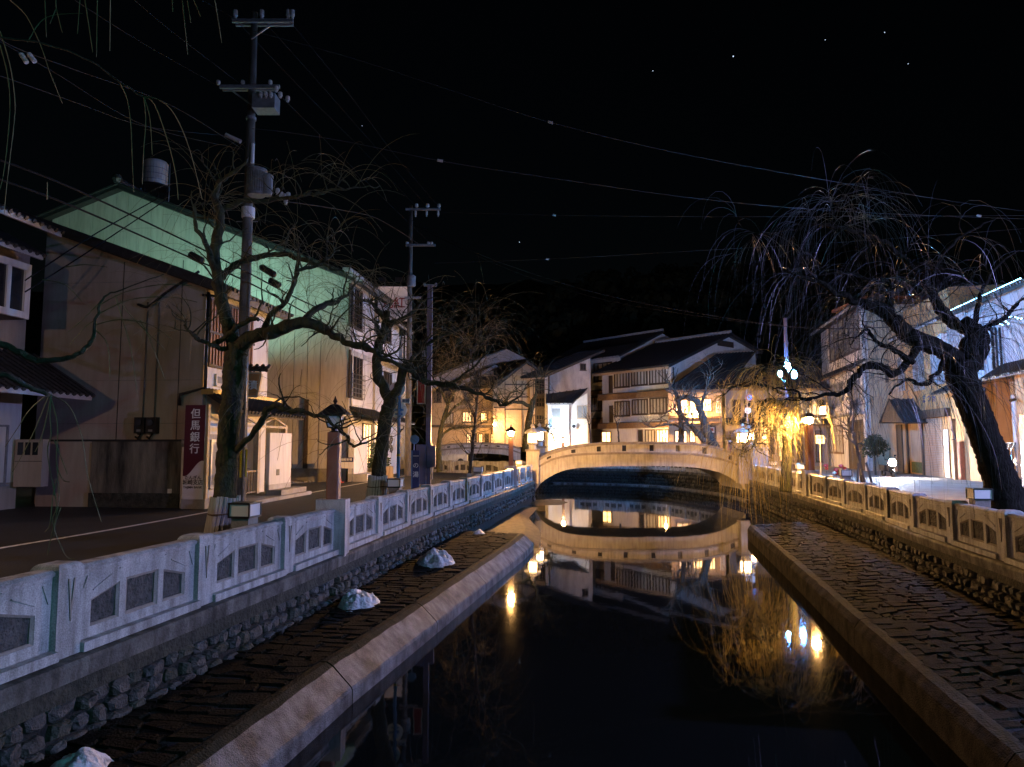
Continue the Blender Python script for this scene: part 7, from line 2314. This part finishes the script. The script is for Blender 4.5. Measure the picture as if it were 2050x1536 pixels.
for s in ([(240, 165), (255, 200), (262, 250), (265, 320), (268, 385)], [(288, 195), (292, 240), (288, 300), (285, 370)], [(288, 195), (300, 235), (305, 310)], [(288, 195), (310, 210), (338, 290), (352, 350), (357, 400)], [(285, 193), (318, 200), (350, 230), (380, 300), (405, 400)],
          [(20, 0), (50, 28), (70, 65), (85, 100), (100, 145), (125, 207)], [(55, 85), (80, 45), (110, 30), (165, 27)], [(0, 62), (20, 130), (30, 200), (28, 250), (15, 360), (8, 430)], [(0, 90), (15, 150), (20, 220), (10, 330), (0, 380)],
          [(90, 0), (93, 75)], [(112, 0), (113, 18), (125, 66)], [(112, 18), (100, 48)], [(160, 0), (155, 68)], [(170, 0), (186, 105)], [(195, 0), (193, 115)], [(221, 0), (220, 102)], [(345, 0), (346, 24)], [(365, 0), (376, 110)], [(375, 0), (382, 46)], [(388, 0), (402, 34)], [(430, 0), (444, 86)],
          [(102, 790), (100, 830), (102, 870), (95, 910), (113, 1010), (105, 1045), (130, 1110), (150, 1120)], [(95, 790), (60, 820), (40, 850), (10, 895)], [(98, 792), (70, 860), (45, 910), (25, 945)], [(100, 792), (115, 850), (113, 920), (118, 1000), (102, 1075), (95, 1110)], [(104, 792), (140, 815), (165, 880), (175, 950), (203, 1045)], [(103, 790), (85, 870), (70, 905)], [(113, 960), (105, 1000), (100, 1050), (90, 1065)], [(112, 930), (125, 960), (140, 965)], [(108, 880), (120, 910), (135, 950)], [(122, 1015), (110, 1050), (108, 1075)],
          [(200, 610), (250, 585), (320, 570), (385, 572)], [(195, 630), (260, 600), (340, 595), (395, 605)], [(192, 650), (240, 640), (300, 650), (345, 680)], [(190, 660), (215, 690), (220, 760)], [(230, 590), (245, 640), (262, 700), (275, 790)], [(205, 600), (165, 640), (135, 665)], [(192, 640), (170, 655), (140, 690)], [(280, 640), (300, 680), (330, 760)], [(240, 600), (260, 630), (330, 700)], [(85, 560), (130, 570), (165, 605)], [(130, 535), (170, 530), (215, 535)], [(95, 400), (95, 365)]):
    tl_(s, .0045)
tag(tw.build('twigs', 'twig', root), kind='stuff')
# ================================================================== OVERHEAD LINES
def wire(pts, r, mat, label, group='overhead lines', sag=True):
    P = catmull([on_y(*p) for p in pts], 8)
    o = MB().tube(P, r, 5, cap=False).build('overhead_line', mat)
    c = P[0]
    return tag(o, label, 'cable', group)
wire([(505, 62, 25), (700, 115, 25.5), (900, 180, 26), (1102, 245, 27), (1350, 305, 28), (1660, 362, 29), (1900, 402, 30), (2090, 428, 31)], .011, 'cable_bright', 'highest line sweeping from the tall pole across the sky to the right')
wire([(505, 258, 25), (560, 263, 25), (700, 285, 25.5), (881, 322, 26), (1100, 356, 27), (1400, 398, 28), (1700, 424, 29), (2090, 440, 31)], .011, 'cable_bright', 'second line from the tall pole across the sky, bearing a white marker')
wire([(882, 425, 49), (1110, 431, 46), (1500, 434, 42), (1960, 432, 36), (2090, 432, 34)], .010, 'cable_bright', 'faint level line from the second pole towards the right willow')
wire([(870, 527, 49), (1096, 519, 46), (1400, 502, 42), (1700, 484, 38), (2090, 455, 34)], .010, 'cable_bright', 'faint line rising to the right above the far houses')
wire([(822, 440, 49), (900, 480, 47), (1000, 525, 45), (1200, 588, 42), (1450, 636, 38), (1650, 658, 36), (1900, 645, 35), (2090, 610, 34)], .022, 'cable_bright', 'thick bluish cable sagging from the second pole to the right houses')
wire([(824, 448, 49), (1000, 532, 45), (1200, 598, 42), (1450, 640, 38), (1560, 650, 37)], .02, 'cable', 'thin cable just below the thick bluish one')
wire([(578, 40, 25), (700, 190, 33), (790, 310, 41), (879, 415, 49)], .007, 'cable', 'right one of the three top lines between the two poles')
wire([(526, 40, 25), (660, 190, 33), (765, 310, 41), (856, 415, 49)], .007, 'cable', 'middle one of the three top lines between the two poles')
wire([(472, 40, 25), (615, 190, 33), (735, 310, 41), (834, 415, 49)], .007, 'cable', 'left one of the three top lines between the two poles')
wire([(541, 172, 25), (660, 290, 33), (760, 390, 41), (862, 488, 49)], .007, 'cable', 'line from the middle crossarm down to the second pole')
wire([(577, 404, 25), (680, 420, 33), (760, 440, 41), (840, 490, 49)], .022, 'cable', 'cable leaving the transformers towards the second pole')
wire([(472, 38, 25), (300, -60, 19), (100, -220, 13)], .007, 'cable', 'top line leaving the tall pole to the upper left')
wire([(437, 172, 25), (300, 95, 18), (120, -20, 12), (-40, -150, 9)], .007, 'cable', 'left crossarm line leaving to the upper left')
wire([(486, 172, 25), (340, 60, 18), (200, -60, 12)], .007, 'cable', 'middle crossarm line leaving to the upper left')
wire([(487, 300, 25), (350, 215, 18), (150, 140, 13), (30, 95, 10), (-60, 40, 9)], .008, 'cable', 'line with insulators running to the upper left corner')
wire([(455, 272, 25), (300, 255, 19), (150, 205, 14), (0, 152, 11), (-80, 130, 10)], .008, 'cable', 'bluish cable crossing the upper left sky')
wire([(480, 298, 25), (300, 255, 18), (100, 140, 12), (-60, 50, 10)], .007, 'cable', 'thin cable crossing the upper left sky')
wire([(-60, 300, 16), (100, 358, 18), (250, 425, 21), (390, 492, 24), (485, 540, 25), (600, 600, 30), (690, 640, 38)], .03, 'cable', 'upper heavy cable in front of the greenish gable wall')
wire([(-60, 340, 16), (100, 395, 18), (250, 458, 21), (390, 520, 24), (485, 560, 25), (600, 620, 30), (690, 672, 38)], .03, 'cable', 'lower heavy cable in front of the greenish gable wall')
wire([(50, 562, 22), (180, 475, 24), (315, 398, 30)], .025, 'cable', 'upper of two short cables slanting up to the roof')
wire([(50, 585, 22), (180, 502, 24), (330, 402, 30)], .025, 'cable', 'lower of two short cables slanting up to the roof')
# marker balls and splice cases on the lines
for i, (x, y, Y, lb) in enumerate(((1102, 245, 27, 'white marker on the highest line'), (881, 322, 26, 'white marker on the second line'), (1110, 431, 46, 'white marker on the faint level line'), (1096, 519, 46, 'white marker on the faint rising line'), (1960, 432, 36, 'pale marker on the level line above the right willow'))):
    p = on_y(x, y, Y)
    mk = MB(); mk.tube([p + V((-.1, 0, .02)), p + V((.1, 0, -.02))], .055 if Y < 40 else .07, 8)
    tag(mk.build('line_marker', 'insulator'), lb, 'marker', 'markers on the overhead lines')
for i, (x, y, x2, y2, Y, lb) in enumerate(((378, 508, 408, 524, 24.2, 'black splice case on the heavy cable left of the tall pole'), (520, 533, 552, 552, 26.5, 'black splice case on the heavy cable right of the tall pole'), (538, 560, 562, 573, 27.5, 'smaller black splice case below the other'))):
    p, q = on_y(x, y, Y), on_y(x2, y2, Y)
    tag(MB().tube([p, p.lerp(q, .1), p.lerp(q, .9), q], [.06, .13, .13, .06], 10).build('splice_case', 'black'), lb, 'splice case', 'splice cases on the cables')
p0, p1 = on_y(42, 108, 10.2), on_y(54, 126, 10.2)
for k, (a, b) in enumerate((((42, 108), (54, 126)), ((58, 108), (70, 124)))):
    p0, p1 = on_y(*a, 10.2), on_y(*b, 10.2)
    mb = MB(); n = 5
    for i in range(n):
        c = p0.lerp(p1, (i + .5) / n); d = (p1 - p0).normalized()
        mb.tube([c - d * .012, c + d * .012], .035, 10)
    mb.tube([p0, p1], .012, 6)
    tag(mb.build('disc_insulator', 'insulator'), ('left' if k == 0 else 'right') + ' one of the paired disc insulators in the upper left sky', 'insulator', 'disc insulators')
# a few stars
sm = MB()
for x, y, r in ((1468, 113, .9), (1307, 142, .5), (1771, 65, .6), (1652, 80, .5), (1818, 128, .5), (725, 252, .4), (1040, 485, .5)):
    c = on_y(x, y, 900)
    sm.ball(c, r, 6, 4)
tag(sm.build('stars', 'star'), 'few faint stars in the black sky', 'stars', kind='stuff')
